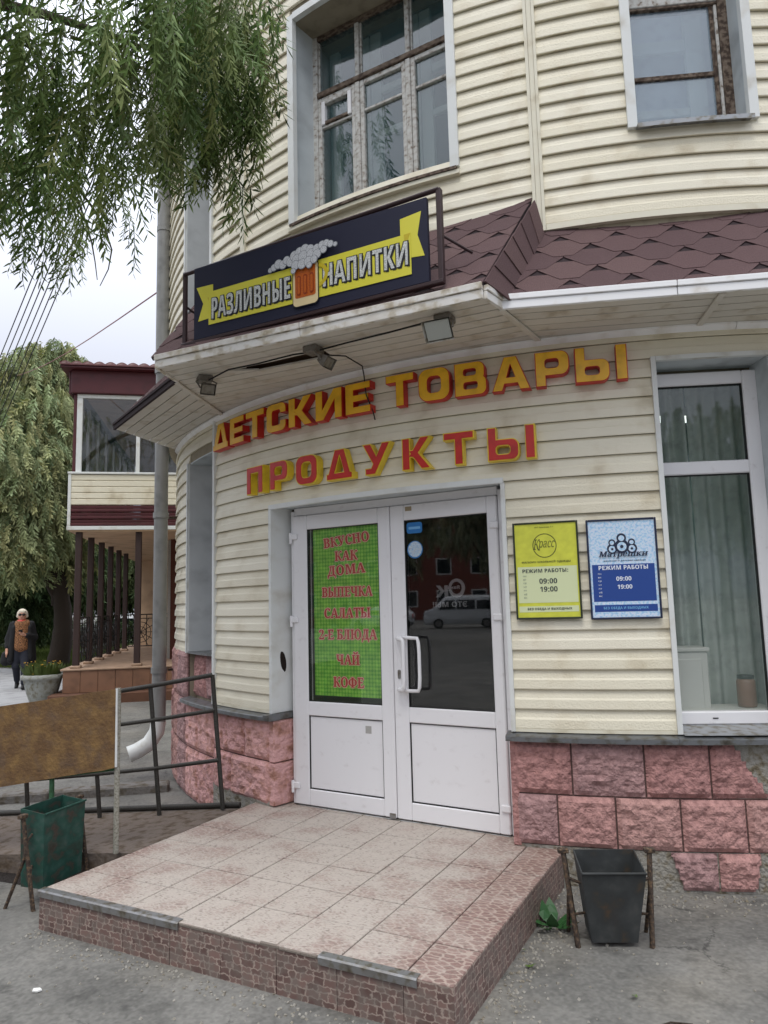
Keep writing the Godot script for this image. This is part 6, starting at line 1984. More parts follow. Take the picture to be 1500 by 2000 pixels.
func build_small_things() -> void:
	bin("dark grey steel litter bin in rusty side frames below the red plinth", Vector3(1.03, 0, -3.70), deg_to_rad(-4.0), M.bin_dark, 0.10, 0.87, 0.148, 0.105, 0.106, 0.072)
	bin("green painted steel litter bin with peeling flank by the ramp and porch corner", Vector3(-1.977, 0, -4.445), deg_to_rad(70.0), M.bin_green, 0.0, 1.05, 0.158, 0.088, 0.145, 0.080, 0.09)
	var w := thing("weed", "broad-leaved green weed growing at the foot of the porch beside the dark bin", "weed", Vector3(0.79, 0, -3.86))
	for i in 9:
		var b := MB.new()
		var a := i * 2.39996
		var d := Vector3(cos(a) * 0.9, rng.randf_range(0.15, 0.7), sin(a) * 0.9).normalized()
		var base := Vector3(0.79, 0.005, -3.86) + Vector3(cos(a), 0, sin(a)) * 0.012
		leaf_blade(b, base, d, d.cross(Vector3.UP).normalized(), rng.randf_range(0.12, 0.20), rng.randf_range(0.022, 0.036))
		put(w, "leaf", b, M.leaf_weed)
	for q in [[0.572, -3.466, 0.4, 0.055], [0.60, -3.62, 2.0, 0.03], [-0.35, -2.72, 1.1, 0.03], [0.98, -3.2, 2.4, 0.04]]:
		var b := MB.new()
		leaf_blade(b, Vector3(q[0], 0.012, q[1]), Vector3(cos(q[2]), 0.12, sin(q[2])).normalized(), Vector3(-sin(q[2]), 0.1, cos(q[2])), q[3], q[3] * 0.3)
		var o := put(self, "fallen_leaf", b, M.leaf_fallen)
		tag(o, "small fallen green leaf lying on the asphalt in front of the porch", "leaf", "fallen leaves on the asphalt")
	var lb := MB.new()
	lb.prism(Transform3D(Basis(Vector3.RIGHT, Vector3.BACK, Vector3.DOWN), Vector3(-1.548, 0.004, -3.368)), PackedVector2Array([Vector2(-0.02, -0.012), Vector2(0.006, -0.016), Vector2(0.022, 0.0), Vector2(0.008, 0.014), Vector2(-0.016, 0.010)]), -0.006, 0.0)
	tag(put(self, "paper_scrap", lb, M.paper), "crumpled white scrap of paper lying on the asphalt", "litter")
	var tw := tube_part(self, "twig", [Vector3(0.98, 0.006, -2.98), Vector3(1.04, 0.010, -3.0), Vector3(1.12, 0.006, -2.99)], 0.004, M.bark, 5)
	tag(tw, "short dark twig lying on the asphalt below the dark bin", "twig")
	# grit and crumbs along the foot of the walls
	var gr := MB.new()
	for i in 1500:
		var p := Vector3.ZERO
		var k := rng.randf()
		if k < 0.35:
			p = pol(rng.randf_range(-20, 4), 0.0, 0.05 + absf(rng.randfn(0, 0.14)))
		elif k < 0.6:
			p = PORCH_O + PU * (PORCH_W + 0.02 + absf(rng.randfn(0, 0.09))) + PV * rng.randf_range(-0.1, 1.4)
		elif k < 0.8:
			p = PORCH_O + PU * rng.randf_range(0, PORCH_W) - PV * (0.02 + absf(rng.randfn(0, 0.08)))
		else:
			p = Vector3(rng.randf_range(-2.6, 2.2), 0, rng.randf_range(-3.9, -2.3))
		var s := rng.randf_range(0.002, 0.006)
		gr.box(Transform3D(Basis(Vector3(rng.randf(), rng.randf(), rng.randf()).normalized(), rng.randf() * TAU), p), Vector3(-s, -s, -s), Vector3(s, s, s), 0.0)
	var go := put(self, "grit", gr, M.concrete)
	go.set_meta("kind", "stuff")
	go.set_meta("label", "fine grit and mortar crumbs along the foot of the walls")
	go.set_meta("category", "grit")
	# overhead wires
	for i in 6:
		var a := Vector3(7.28 + 0.0 * i, 11.06 - 0.01 * i, 6.0)
		var e := Vector3(-11.76 + 0.175 * i, 5.81 + 0.045 * i, -19.8)
		var pts := []
		for k in 17:
			var t := k / 16.0
			pts.append(a.lerp(e, t) + Vector3(0, -0.12 * sin(PI * t), 0))
		var c := tube_part(self, "overhead_wire", pts, 0.010, M.cable, 5)
		tag(c, "one of the dark overhead wires slanting past the willow leaves", "wire", "overhead wires behind the willow")
	var rw := []
	for k in 9:
		var t := k / 8.0
		rw.append(Vector3(-2.3, 5.0, -7.4).lerp(Vector3(-10.86, 8.61, -21.0), t) + Vector3(0, -0.15 * sin(PI * t), 0))
	tag(tube_part(self, "red_wire", rw, 0.008, M.red_wire, 5), "single thin reddish wire crossing the open sky above the tiled roof", "wire")

# ---------------------------------------------------------------- vehicles (mirrored in the panes, or far off)
func car(label: String, at: Vector3, yaw: float, m: Material, prof: Array, glass_: Array, hw: float, wheels: Array) -> void:
	# prof: stations [x, y_low, y_belt, y_roof]; glass: side window quads [x0b, x0t, x1t, x1b, y0, y1]
	var n := thing("parked_car" if hw < 0.95 else "parked_van", label, "car" if hw < 0.95 else "van", at)
	var xf := Transform3D(Basis(Vector3.UP, yaw), at)
	var ring := func(s: Array) -> Array:
		var x: float = s[0]
		var lo: float = s[1]
		var be: float = s[2]
		var ro: float = s[3]
		var e: float = hw * s[4]
		var k := clampf((ro - be) / 0.6, 0.0, 1.0)
		var tw := e * (1.0 - 0.17 * k)
		return [Vector3(x, lo, e * 0.86), Vector3(x, lo + 0.12, e * 0.98), Vector3(x, lerpf(lo, be, 0.6), e), Vector3(x, be, e * 0.97), Vector3(x, lerpf(be, ro, 0.86), tw + 0.02), Vector3(x, ro, tw * 0.82), Vector3(x, ro + 0.02, 0.0)]
	var b := MB.new()
	b.smooth = true
	for i in prof.size() - 1:
		var p: Array = ring.call(prof[i])
		var q: Array = ring.call(prof[i + 1])
		for sgn in [1.0, -1.0]:
			var f := Vector3(1, 1, sgn)
			for k in 6:
				b.quad_out(xf * (p[k] * f), xf * (q[k] * f), xf * (q[k + 1] * f), xf * (p[k + 1] * f), xf * Vector3((p[k].x + q[k].x) * 0.5, 0.7, 0))
	for e in [0, prof.size() - 1]:
		var p: Array = ring.call(prof[e])
		for sgn in [1.0, -1.0]:
			var f := Vector3(1, 1, sgn)
			for k in 6:
				b.tri_out(xf * (p[k] * f), xf * (p[k + 1] * f), xf * Vector3(p[0].x, 0.6, 0), xf * Vector3(0, 0.6, 0))
	put(n, "body", b, m)
	for g in glass_:
		for sgn in [1.0, -1.0]:
			var w := MB.new()
			var z0: float = hw * 0.985 * sgn
			var z1: float = hw * 0.875 * sgn
			w.quad_out(xf * Vector3(g[0], g[4], z0), xf * Vector3(g[1], g[5], z1), xf * Vector3(g[2], g[5], z1), xf * Vector3(g[3], g[4], z0), xf * Vector3(0, 0.9, 0))
			put(n, "window", w, M.car_glass)
	for wx in wheels:
		for sgn in [1.0, -1.0]:
			var wh := group_part(n, "wheel", xf * Vector3(wx, 0.31, hw * 0.9 * sgn))
			tube_part(wh, "tyre", [xf * Vector3(wx, 0.31, (hw - 0.20) * sgn), xf * Vector3(wx, 0.31, (hw + 0.012) * sgn)], 0.31, M.tyre, 20)
			tube_part(wh, "rim", [xf * Vector3(wx, 0.31, (hw - 0.05) * sgn), xf * Vector3(wx, 0.31, (hw + 0.018) * sgn)], 0.19, M.alu, 16)
	var fx: float = prof[0][0]
	var bx: float = prof[prof.size() - 1][0]
	for sgn in [1.0, -1.0]:
		box_part(n, "headlight", xf, Vector3(fx - 0.02, 0.62, hw * 0.55 * sgn - 0.12), Vector3(fx + 0.05, 0.76, hw * 0.55 * sgn + 0.12), M.lamp_lens, 0.02)
		box_part(n, "tail_light", xf, Vector3(bx - 0.04, 0.70, hw * 0.68 * sgn - 0.06), Vector3(bx + 0.02, 0.95, hw * 0.68 * sgn + 0.06), M.red_face, 0.02)

func build_cars() -> void:
	var hatch := [[-2.05, 0.40, 0.62, 0.66, 0.80], [-1.95, 0.24, 0.72, 0.76, 0.94], [-1.2, 0.22, 0.86, 0.93, 1.0], [-0.85, 0.22, 0.90, 1.0, 1.0], [-0.1, 0.22, 0.92, 1.40, 1.0], [0.5, 0.22, 0.93, 1.46, 1.0], [1.3, 0.22, 0.94, 1.42, 1.0], [1.75, 0.24, 0.94, 1.15, 0.98], [1.95, 0.30, 0.88, 0.95, 0.92], [2.0, 0.40, 0.80, 0.84, 0.86]]
	var hg := [[-0.55, -0.08, 0.40, 0.42, 0.95, 1.34], [0.48, 0.46, 1.20, 1.50, 0.95, 1.34]]
	var vanp := [[-2.35, 0.42, 0.75, 0.80, 0.86], [-2.28, 0.26, 0.95, 1.05, 0.96], [-1.75, 0.25, 1.08, 1.22, 1.0], [-1.0, 0.25, 1.12, 1.90, 1.0], [-0.5, 0.25, 1.12, 1.97, 1.0], [1.0, 0.25, 1.12, 1.98, 1.0], [2.2, 0.25, 1.12, 1.94, 1.0], [2.36, 0.28, 1.10, 1.75, 0.98], [2.40, 0.40, 1.0, 1.2, 0.94]]
	var vg := [[-1.45, -0.95, -0.42, -0.40, 1.14, 1.72], [-0.32, -0.32, 0.80, 0.80, 1.14, 1.72], [0.90, 0.90, 2.05, 2.10, 1.14, 1.70]]
	# over the street: the panes of the door mirror these
	car("white passenger van parked across the street", Vector3(-34.0, 0, 17.5), deg_to_rad(-58), M.car_white, vanp, vg, 0.97, [-1.45, 1.45])
	car("white hatchback parked across the street beside the white van", Vector3(-36.4, 0, 13.2), deg_to_rad(-20), M.car_white, hatch, hg, 0.86, [-1.3, 1.25])
	car("dark red hatchback parked across the street", Vector3(-37.5, 0, 9.2), deg_to_rad(-58), M.car_red, hatch, hg, 0.86, [-1.3, 1.25])
	# far behind the terrace
	car("white hatchback parked far behind the brown terrace posts", Vector3(-13.6, 0, -37.0), deg_to_rad(12), M.car_white, hatch, hg, 0.86, [-1.3, 1.25])
	car("silver hatchback parked on the far lawn road behind the trees", Vector3(-19.0, 0, -38.0), deg_to_rad(4), M.car_silver, hatch, hg, 0.86, [-1.3, 1.25])
	# brick block across the street, mirrored above the cars
	var t := thing("brick_block", "red brick apartment block across the street mirrored in the door pane", "building", Vector3(-58, 0, 33))
	var xf := Transform3D(Basis(Vector3.UP, deg_to_rad(122)), Vector3(-58, 0, 33))
	box_part(t, "wall", xf, Vector3(-26, -0.1, -6), Vector3(26, 15.5, 6), M.brick_far, 0.0)
	box_part(t, "roof", xf, Vector3(-26.4, 15.5, -6.4), Vector3(26.4, 15.9, 6.4), M.kerb, 0.0)
	for fl in 5:
		for i in 16:
			var x := -24.0 + 3.2 * i
			var y := 1.2 + 2.95 * fl
			bar(t, "window", xf, x - 0.7, x + 0.7, y, y + 1.5, 5.98, 6.03, M.trim, 0.0)
			bar(t, "window_pane", xf, x - 0.62, x + 0.62, y + 0.08, y + 1.42, 6.031, 6.04, M.car_glass, 0.0)

# ---------------------------------------------------------------- the walking person
func sdf(bones: Array, k: float, cell: float) -> MB:
	# bones: [a, b, ra, rb, squash]; tapered capsules joined with a smooth minimum, meshed as surface nets
	var lo := Vector3(1e9, 1e9, 1e9)
	var hi := -lo
	for q in bones:
		var r: float = maxf(q[2], q[3]) + k + cell * 2.0
		lo = lo.min(q[0].min(q[1]) - Vector3.ONE * r)
		hi = hi.max(q[0].max(q[1]) + Vector3.ONE * r)
	var n := Vector3i(((hi - lo) / cell).ceil()) + Vector3i.ONE
	var f := PackedFloat32Array()
	f.resize(n.x * n.y * n.z)
	f.fill(1.0)
	for q in bones:
		var a: Vector3 = q[0]
		var b: Vector3 = q[1]
		var ab := b - a
		var l2 := maxf(ab.length_squared(), 1e-9)
		var r: float = maxf(q[2], q[3]) + k + cell * 2.0
		var i0 := Vector3i(((a.min(b) - Vector3.ONE * r - lo) / cell).floor()).max(Vector3i.ZERO)
		var i1 := Vector3i(((a.max(b) + Vector3.ONE * r - lo) / cell).ceil()).min(n - Vector3i.ONE)
		var zs: float = q[4] if q.size() > 4 else 1.0
		for z in range(i0.z, i1.z + 1):
			for y in range(i0.y, i1.y + 1):
				for x in range(i0.x, i1.x + 1):
					var p := lo + Vector3(x, y, z) * cell
					var t := clampf((p - a).dot(ab) / l2, 0.0, 1.0)
					var dv := p - (a + ab * t)
					dv.z *= zs
					var d := dv.length() - lerpf(q[2], q[3], t)
					var id := (z * n.y + y) * n.x + x
					var o := f[id]
					var h := maxf(k - absf(o - d), 0.0) / k
					f[id] = minf(o, d) - h * h * k * 0.25
	var m := MB.new()
	m.smooth = true
	var vid := {}
	var pos := PackedVector3Array()
	for z in n.z - 1:
		for y in n.y - 1:
			for x in n.x - 1:
				var s := 0
				var base := (z * n.y + y) * n.x + x
				var c := [base, base + 1, base + n.x, base + n.x + 1, base + n.x * n.y, base + n.x * n.y + 1, base + n.x * n.y + n.x, base + n.x * n.y + n.x + 1]
				for i in 8:
					if f[c[i]] < 0.0:
						s += 1
				if s == 0 or s == 8:
					continue
				var sum := Vector3.ZERO
				var cnt := 0
				for e in [[0, 1], [2, 3], [4, 5], [6, 7], [0, 2], [1, 3], [4, 6], [5, 7], [0, 4], [1, 5], [2, 6], [3, 7]]:
					var fa := f[c[e[0]]]
					var fb := f[c[e[1]]]
					if (fa < 0.0) != (fb < 0.0):
						var t := fa / (fa - fb)
						var pa := Vector3(e[0] & 1, (e[0] >> 1) & 1, e[0] >> 2)
						var pb := Vector3(e[1] & 1, (e[1] >> 1) & 1, e[1] >> 2)
						sum += pa.lerp(pb, t)
						cnt += 1
				vid[base] = pos.size()
				pos.append(lo + (Vector3(x, y, z) + sum / cnt) * cell)
	var sx := 1
	var sy := n.x
	var sz := n.x * n.y
	for z in range(1, n.z - 1):
		for y in range(1, n.y - 1):
			for x in range(1, n.x - 1):
				var id := (z * n.y + y) * n.x + x
				var inside := f[id] < 0.0
				for ax in [[sx, sy, sz], [sy, sz, sx], [sz, sx, sy]]:
					if (f[id + ax[0]] < 0.0) == inside:
						continue
					var q := [id, id - ax[1], id - ax[1] - ax[2], id - ax[2]]
					if not (vid.has(q[0]) and vid.has(q[1]) and vid.has(q[2]) and vid.has(q[3])):
						continue
					var A := pos[vid[q[0]]]
					var B := pos[vid[q[1]]]
					var D := pos[vid[q[2]]]
					var E := pos[vid[q[3]]]
					if inside:
						m.quad(A, E, D, B)
					else:
						m.quad(A, B, D, E)
	return m

func build_person() -> void:
	var at := Vector3(-7.92, 0.004, -16.0)
	var n := thing("person", "person walking in long open black coat and brown patterned top holding a phone", "person", at)
	n.rotation.y = deg_to_rad(20)
	var xf := n.global_transform
	var v := func(x: float, y: float, z: float) -> Vector3: return Vector3(x, y, z)
	# z is forward; mid-stride, left foot ahead
	var hipL: Vector3 = v.call(0.085, 0.86, 0.0)
	var hipR: Vector3 = v.call(-0.085, 0.86, 0.0)
	var kneeL: Vector3 = v.call(0.09, 0.47, 0.14)
	var kneeR: Vector3 = v.call(-0.09, 0.48, 0.02)
	var ankL: Vector3 = v.call(0.09, 0.09, 0.22)
	var ankR: Vector3 = v.call(-0.09, 0.13, -0.26)
	var sh := 1.36
	var elL: Vector3 = v.call(0.255, 1.08, -0.02)
	var elR: Vector3 = v.call(-0.265, 1.07, -0.03)
	var haL: Vector3 = v.call(0.07, 1.15, 0.23)
	var haR: Vector3 = v.call(-0.27, 0.84, 0.08)
	var head: Vector3 = v.call(0.0, 1.565, 0.045)
	var put_local := func(called: String, b: MB, m: Material) -> void:
		var o := MeshInstance3D.new()
		o.name = called
		o.mesh = b.mesh()
		o.material_override = m
		n.add_child(o, true)
	# body: one skin from head to hands and feet
	var body := [[v.call(0, 1.52, 0.035), v.call(0, 1.60, 0.035), 0.078, 0.088], [v.call(0, 1.49, 0.065), v.call(0, 1.52, 0.07), 0.045, 0.05], [v.call(0, 1.545, 0.125), v.call(0, 1.57, 0.11), 0.014, 0.012], [v.call(0, 1.36, 0.0), v.call(0, 1.48, 0.02), 0.055, 0.05], [v.call(0, 1.25, 0), v.call(0, 0.92, 0), 0.125, 0.125], [v.call(0.15, sh, 0), elL, 0.05, 0.04], [elL, haL, 0.038, 0.027], [v.call(-0.15, sh, 0), elR, 0.05, 0.04], [elR, haR, 0.038, 0.027], [hipL, kneeL, 0.09, 0.06], [kneeL, ankL, 0.055, 0.038], [hipR, kneeR, 0.09, 0.06], [kneeR, ankR, 0.055, 0.038], [v.call(0.075, 1.56, 0.03), v.call(0.083, 1.57, 0.03), 0.016, 0.016], [v.call(-0.075, 1.56, 0.03), v.call(-0.083, 1.57, 0.03), 0.016, 0.016]]
	for h in [[haL, v.call(-0.05, 0.03, 0.04), v.call(0.02, 0.03, 0.03)], [haR, v.call(0.0, -0.09, 0.025), v.call(0.02, -0.04, 0.05)]]:
		var w: Vector3 = h[0]
		var d: Vector3 = h[1]
		body.append([w, w + d * 0.8, 0.026, 0.03])
		for i in 4:
			var off: Vector3 = Vector3(0.0, 0.018, 0.0) * (i - 1.5) if absf(d.x) > absf(d.y) else Vector3(0, 0, 0.018) * (i - 1.5)
			body.append([w + d * 0.8 + off, w + d * [1.55, 1.75, 1.7, 1.45][i] + off + Vector3(0, 0, 0.012), 0.009, 0.008])
		body.append([w + d * 0.2, w + d * 0.5 + h[2], 0.010, 0.009])
	put_local.call("body", sdf(body, 0.02, 0.014), M.skin)
	put_local.call("hair", sdf([[v.call(0, 1.61, 0.02), v.call(0, 1.60, 0.0), 0.098, 0.10], [v.call(0.06, 1.60, 0.02), v.call(0.085, 1.54, 0.01), 0.045, 0.035], [v.call(-0.06, 1.60, 0.02), v.call(-0.085, 1.54, 0.01), 0.045, 0.035], [v.call(0, 1.60, -0.04), v.call(0, 1.50, -0.05), 0.075, 0.055], [v.call(-0.04, 1.655, 0.085), v.call(0.05, 1.65, 0.09), 0.025, 0.022]], 0.03, 0.014), M.hair)
	put_local.call("sunglasses", sdf([[v.call(0.035, 1.58, 0.128), v.call(0.042, 1.575, 0.124), 0.026, 0.024], [v.call(-0.035, 1.58, 0.128), v.call(-0.042, 1.575, 0.124), 0.026, 0.024], [v.call(-0.03, 1.588, 0.13), v.call(0.03, 1.588, 0.13), 0.008, 0.008], [v.call(0.06, 1.582, 0.11), v.call(0.088, 1.58, 0.03), 0.007, 0.007], [v.call(-0.06, 1.582, 0.11), v.call(-0.088, 1.58, 0.03), 0.007, 0.007]], 0.008, 0.009), M.gasket)
	put_local.call("mouth", sdf([[v.call(-0.018, 1.508, 0.122), v.call(0.018, 1.508, 0.122), 0.007, 0.007]], 0.005, 0.006), M.lips)
	put_local.call("top", sdf([[v.call(-0.03, 1.36, 0.02), v.call(-0.02, 0.90, 0.02), 0.125, 0.145], [v.call(0.05, 1.36, 0.02), v.call(0.04, 0.90, 0.02), 0.125, 0.145]], 0.05, 0.018), M.top_print)
	put_local.call("scarf", sdf([[v.call(-0.05, 1.43, 0.07), v.call(0.05, 1.43, 0.07), 0.045, 0.045], [v.call(0, 1.42, 0.09), v.call(0.0, 1.33, 0.12), 0.04, 0.03]], 0.03, 0.014), M.red_side)
	put_local.call("trousers", sdf([[v.call(0, 0.92, 0), v.call(0, 0.86, 0), 0.145, 0.14], [hipL, kneeL, 0.11, 0.08], [kneeL, v.call(0.09, 0.14, 0.215), 0.078, 0.062], [hipR, kneeR, 0.11, 0.08], [kneeR, v.call(-0.09, 0.17, -0.235), 0.078, 0.062]], 0.04, 0.018), M.denim)
	# open coat: back and two fronts, sleeves
	var coat := [[v.call(0, 1.37, -0.045), v.call(0, 0.62, -0.13), 0.125, 0.155], [v.call(0.17, 1.36, -0.01), v.call(0.20, 0.62, -0.03), 0.075, 0.10], [v.call(-0.17, 1.36, -0.01), v.call(-0.21, 0.60, -0.03), 0.075, 0.10], [v.call(0.15, 1.30, 0.07), v.call(0.19, 0.64, 0.09), 0.055, 0.06], [v.call(-0.15, 1.30, 0.07), v.call(-0.19, 0.62, 0.09), 0.055, 0.06], [v.call(0.17, sh, 0), elL, 0.075, 0.065], [elL, v.call(0.115, 1.135, 0.175), 0.063, 0.052], [v.call(-0.17, sh, 0), elR, 0.075, 0.065], [elR, v.call(-0.27, 0.90, 0.055), 0.063, 0.052]]
	put_local.call("coat", sdf(coat, 0.04, 0.018), M.coat)
	for s in [[ankL, 0.0], [ankR, -0.55]]:
		var a: Vector3 = s[0]
		var toe := Vector3(0, sin(s[1]) * 0.13 - 0.045 + 0.0, cos(s[1]) * 0.15)
		put_local.call("shoe", sdf([[a + Vector3(0, -0.045, -0.03), a + toe, 0.045, 0.036], [a, a + Vector3(0, -0.03, 0), 0.042, 0.045]], 0.02, 0.012), M.gasket)
	var bagb := sdf([[v.call(-0.30, 0.72, -0.05), v.call(-0.30, 0.60, -0.05), 0.09, 0.11]], 0.02, 0.02)
	put_local.call("bag", bagb, M.coat)
	var ph := thing("phone", "dark phone held in the walking person's hand", "phone", xf * Vector3(0.02, 1.19, 0.28))
	box_part(ph, "case", xf * Transform3D(Basis(Vector3.RIGHT, 0.7), Vector3(0.01, 1.205, 0.285)), Vector3(-0.036, -0.07, -0.005), Vector3(0.036, 0.07, 0.005), M.gasket, 0.004)

# ---------------------------------------------------------------- willows
func sprig_mesh(seed_: int, leaves: int, leaf_l: float, leaf_w: float, spread_: float) -> ArrayMesh:
	# a drooping shoot, one unit long down -y, with narrow leaves
	var r := RandomNumberGenerator.new()
	r.seed = seed_
	var b := MB.new()
	var bend := Vector3(r.randf_range(-0.25, 0.25), 0, r.randf_range(-0.25, 0.25))
	var axis := func(t: float) -> Vector3: return Vector3(0, -t, 0) + bend * t * t
	var pts := []
	for i in 5:
		pts.append(axis.call(i / 4.0))
	b.tube(pts, [0.009, 0.008, 0.006, 0.004, 0.002], 4, false)
	for i in leaves:
		var t := (i + r.randf()) / leaves
		var base: Vector3 = axis.call(t)
		var a := i * 2.4 + r.randf_range(-0.5, 0.5)
		var out := Vector3(cos(a), 0, sin(a))
		var d := (out * r.randf_range(0.35, 1.0) * spread_ + Vector3(0, -r.randf_range(0.4, 1.0), 0)).normalized()
		var l := leaf_l * r.randf_range(0.65, 1.2) * (1.0 - 0.35 * t)
		var side := d.cross(Vector3(cos(a + 1.1), 0.4, sin(a + 1.1))).normalized() * leaf_w * r.randf_range(0.8, 1.2)
		var nrm := d.cross(side).normalized() * leaf_w
		var droop := Vector3(0, -l * 0.18, 0)
		var p1 := base + d * l * 0.35 + nrm * 0.35
		var p2 := base + d * l * 0.7 + droop * 0.5 + nrm * 0.3
		var tip := base + d * l + droop
		b.smooth = true
		b.tri(base, p1 + side, p1 - side * 0.02 - nrm * 0.4)
		b.tri(base, p1 - nrm * 0.4, p1 - side)
		b.quad(p1 + side, p2 + side * 0.8, p2 - nrm * 0.3, p1 - nrm * 0.4)
		b.quad(p1 - nrm * 0.4, p2 - nrm * 0.3, p2 - side * 0.8, p1 - side)
		b.tri(p2 + side * 0.8, tip, p2 - nrm * 0.3)
		b.tri(p2 - nrm * 0.3, tip, p2 - side * 0.8)
	return b.mesh()

func foliage(parent: Node, called: String, sprig: Mesh, m: Material, xforms: Array, cols: Array) -> void:
	var mm := MultiMesh.new()
	mm.transform_format = MultiMesh.TRANSFORM_3D
	mm.use_colors = true
	mm.mesh = sprig
	mm.instance_count = xforms.size()
	for i in xforms.size():
		mm.set_instance_transform(i, xforms[i])
		mm.set_instance_color(i, cols[i])
	var o := MultiMeshInstance3D.new()
	o.name = called
	o.multimesh = mm
	o.material_override = m
	parent.add_child(o, true)
	o.global_transform = Transform3D()
	o.set_meta("kind", "stuff")

func limb(parent: Node, called: String, pts: Array, r0: float, r1: float, m: Material, n := 8) -> void:
	var dense := []
	var rad := []
	var cv := Curve3D.new()
	for i in pts.size():
		var d: Vector3 = (pts[mini(i + 1, pts.size() - 1)] - pts[maxi(i - 1, 0)]) * 0.22
		cv.add_point(pts[i], -d, d)
	var k := maxi(6, int(cv.get_baked_length() / 0.18))
	k = mini(k, 40)
	for i in k + 1:
		dense.append(cv.sample_baked(cv.get_baked_length() * i / k))
		rad.append(lerpf(r0, r1, float(i) / k) * rng.randf_range(0.95, 1.05))
	tube_part(parent, called, dense, rad, m, n)

func crown_xforms(clumps: Array, per: float, size0: float, size1: float, hang: float, base_col: Color, vary: float) -> Array:
	var xf := []
	var col := []
	for c in clumps:
		var p: Vector3 = c[0]
		var r: Vector3 = c[1]
		var cnt := int(per * (c[2] if c.size() > 2 else 1.0))
		for i in cnt:
			var d := Vector3(rng.randfn(), rng.randfn(), rng.randfn()).normalized() * pow(rng.randf(), 0.45)
			var at := p + d * r
			var s := rng.randf_range(size0, size1)
			var out := Vector3(d.x, 0, d.z)
			var lean := (1.0 - hang) * rng.randf_range(0.2, 1.2)
			var down := (Vector3(0, -1, 0) + out * lean + Vector3(rng.randfn(), rng.randfn() * 0.3, rng.randfn()) * lean * 0.45).normalized()
			var y := -down
			var x := y.cross(Vector3(cos(i * 1.7), 0.1, sin(i * 1.7))).normalized()
			xf.append(Transform3D(Basis(x, y, x.cross(y)).scaled_local(Vector3(s, s, s)), at))
			var k := 1.0 + rng.randf_range(-vary, vary)
			var warm := rng.randf_range(-0.12, 0.16)
			col.append(Color(base_col.r * k * (1.0 + warm), base_col.g * k, base_col.b * k * (1.0 - warm * 0.5)))
	return [xf, col]

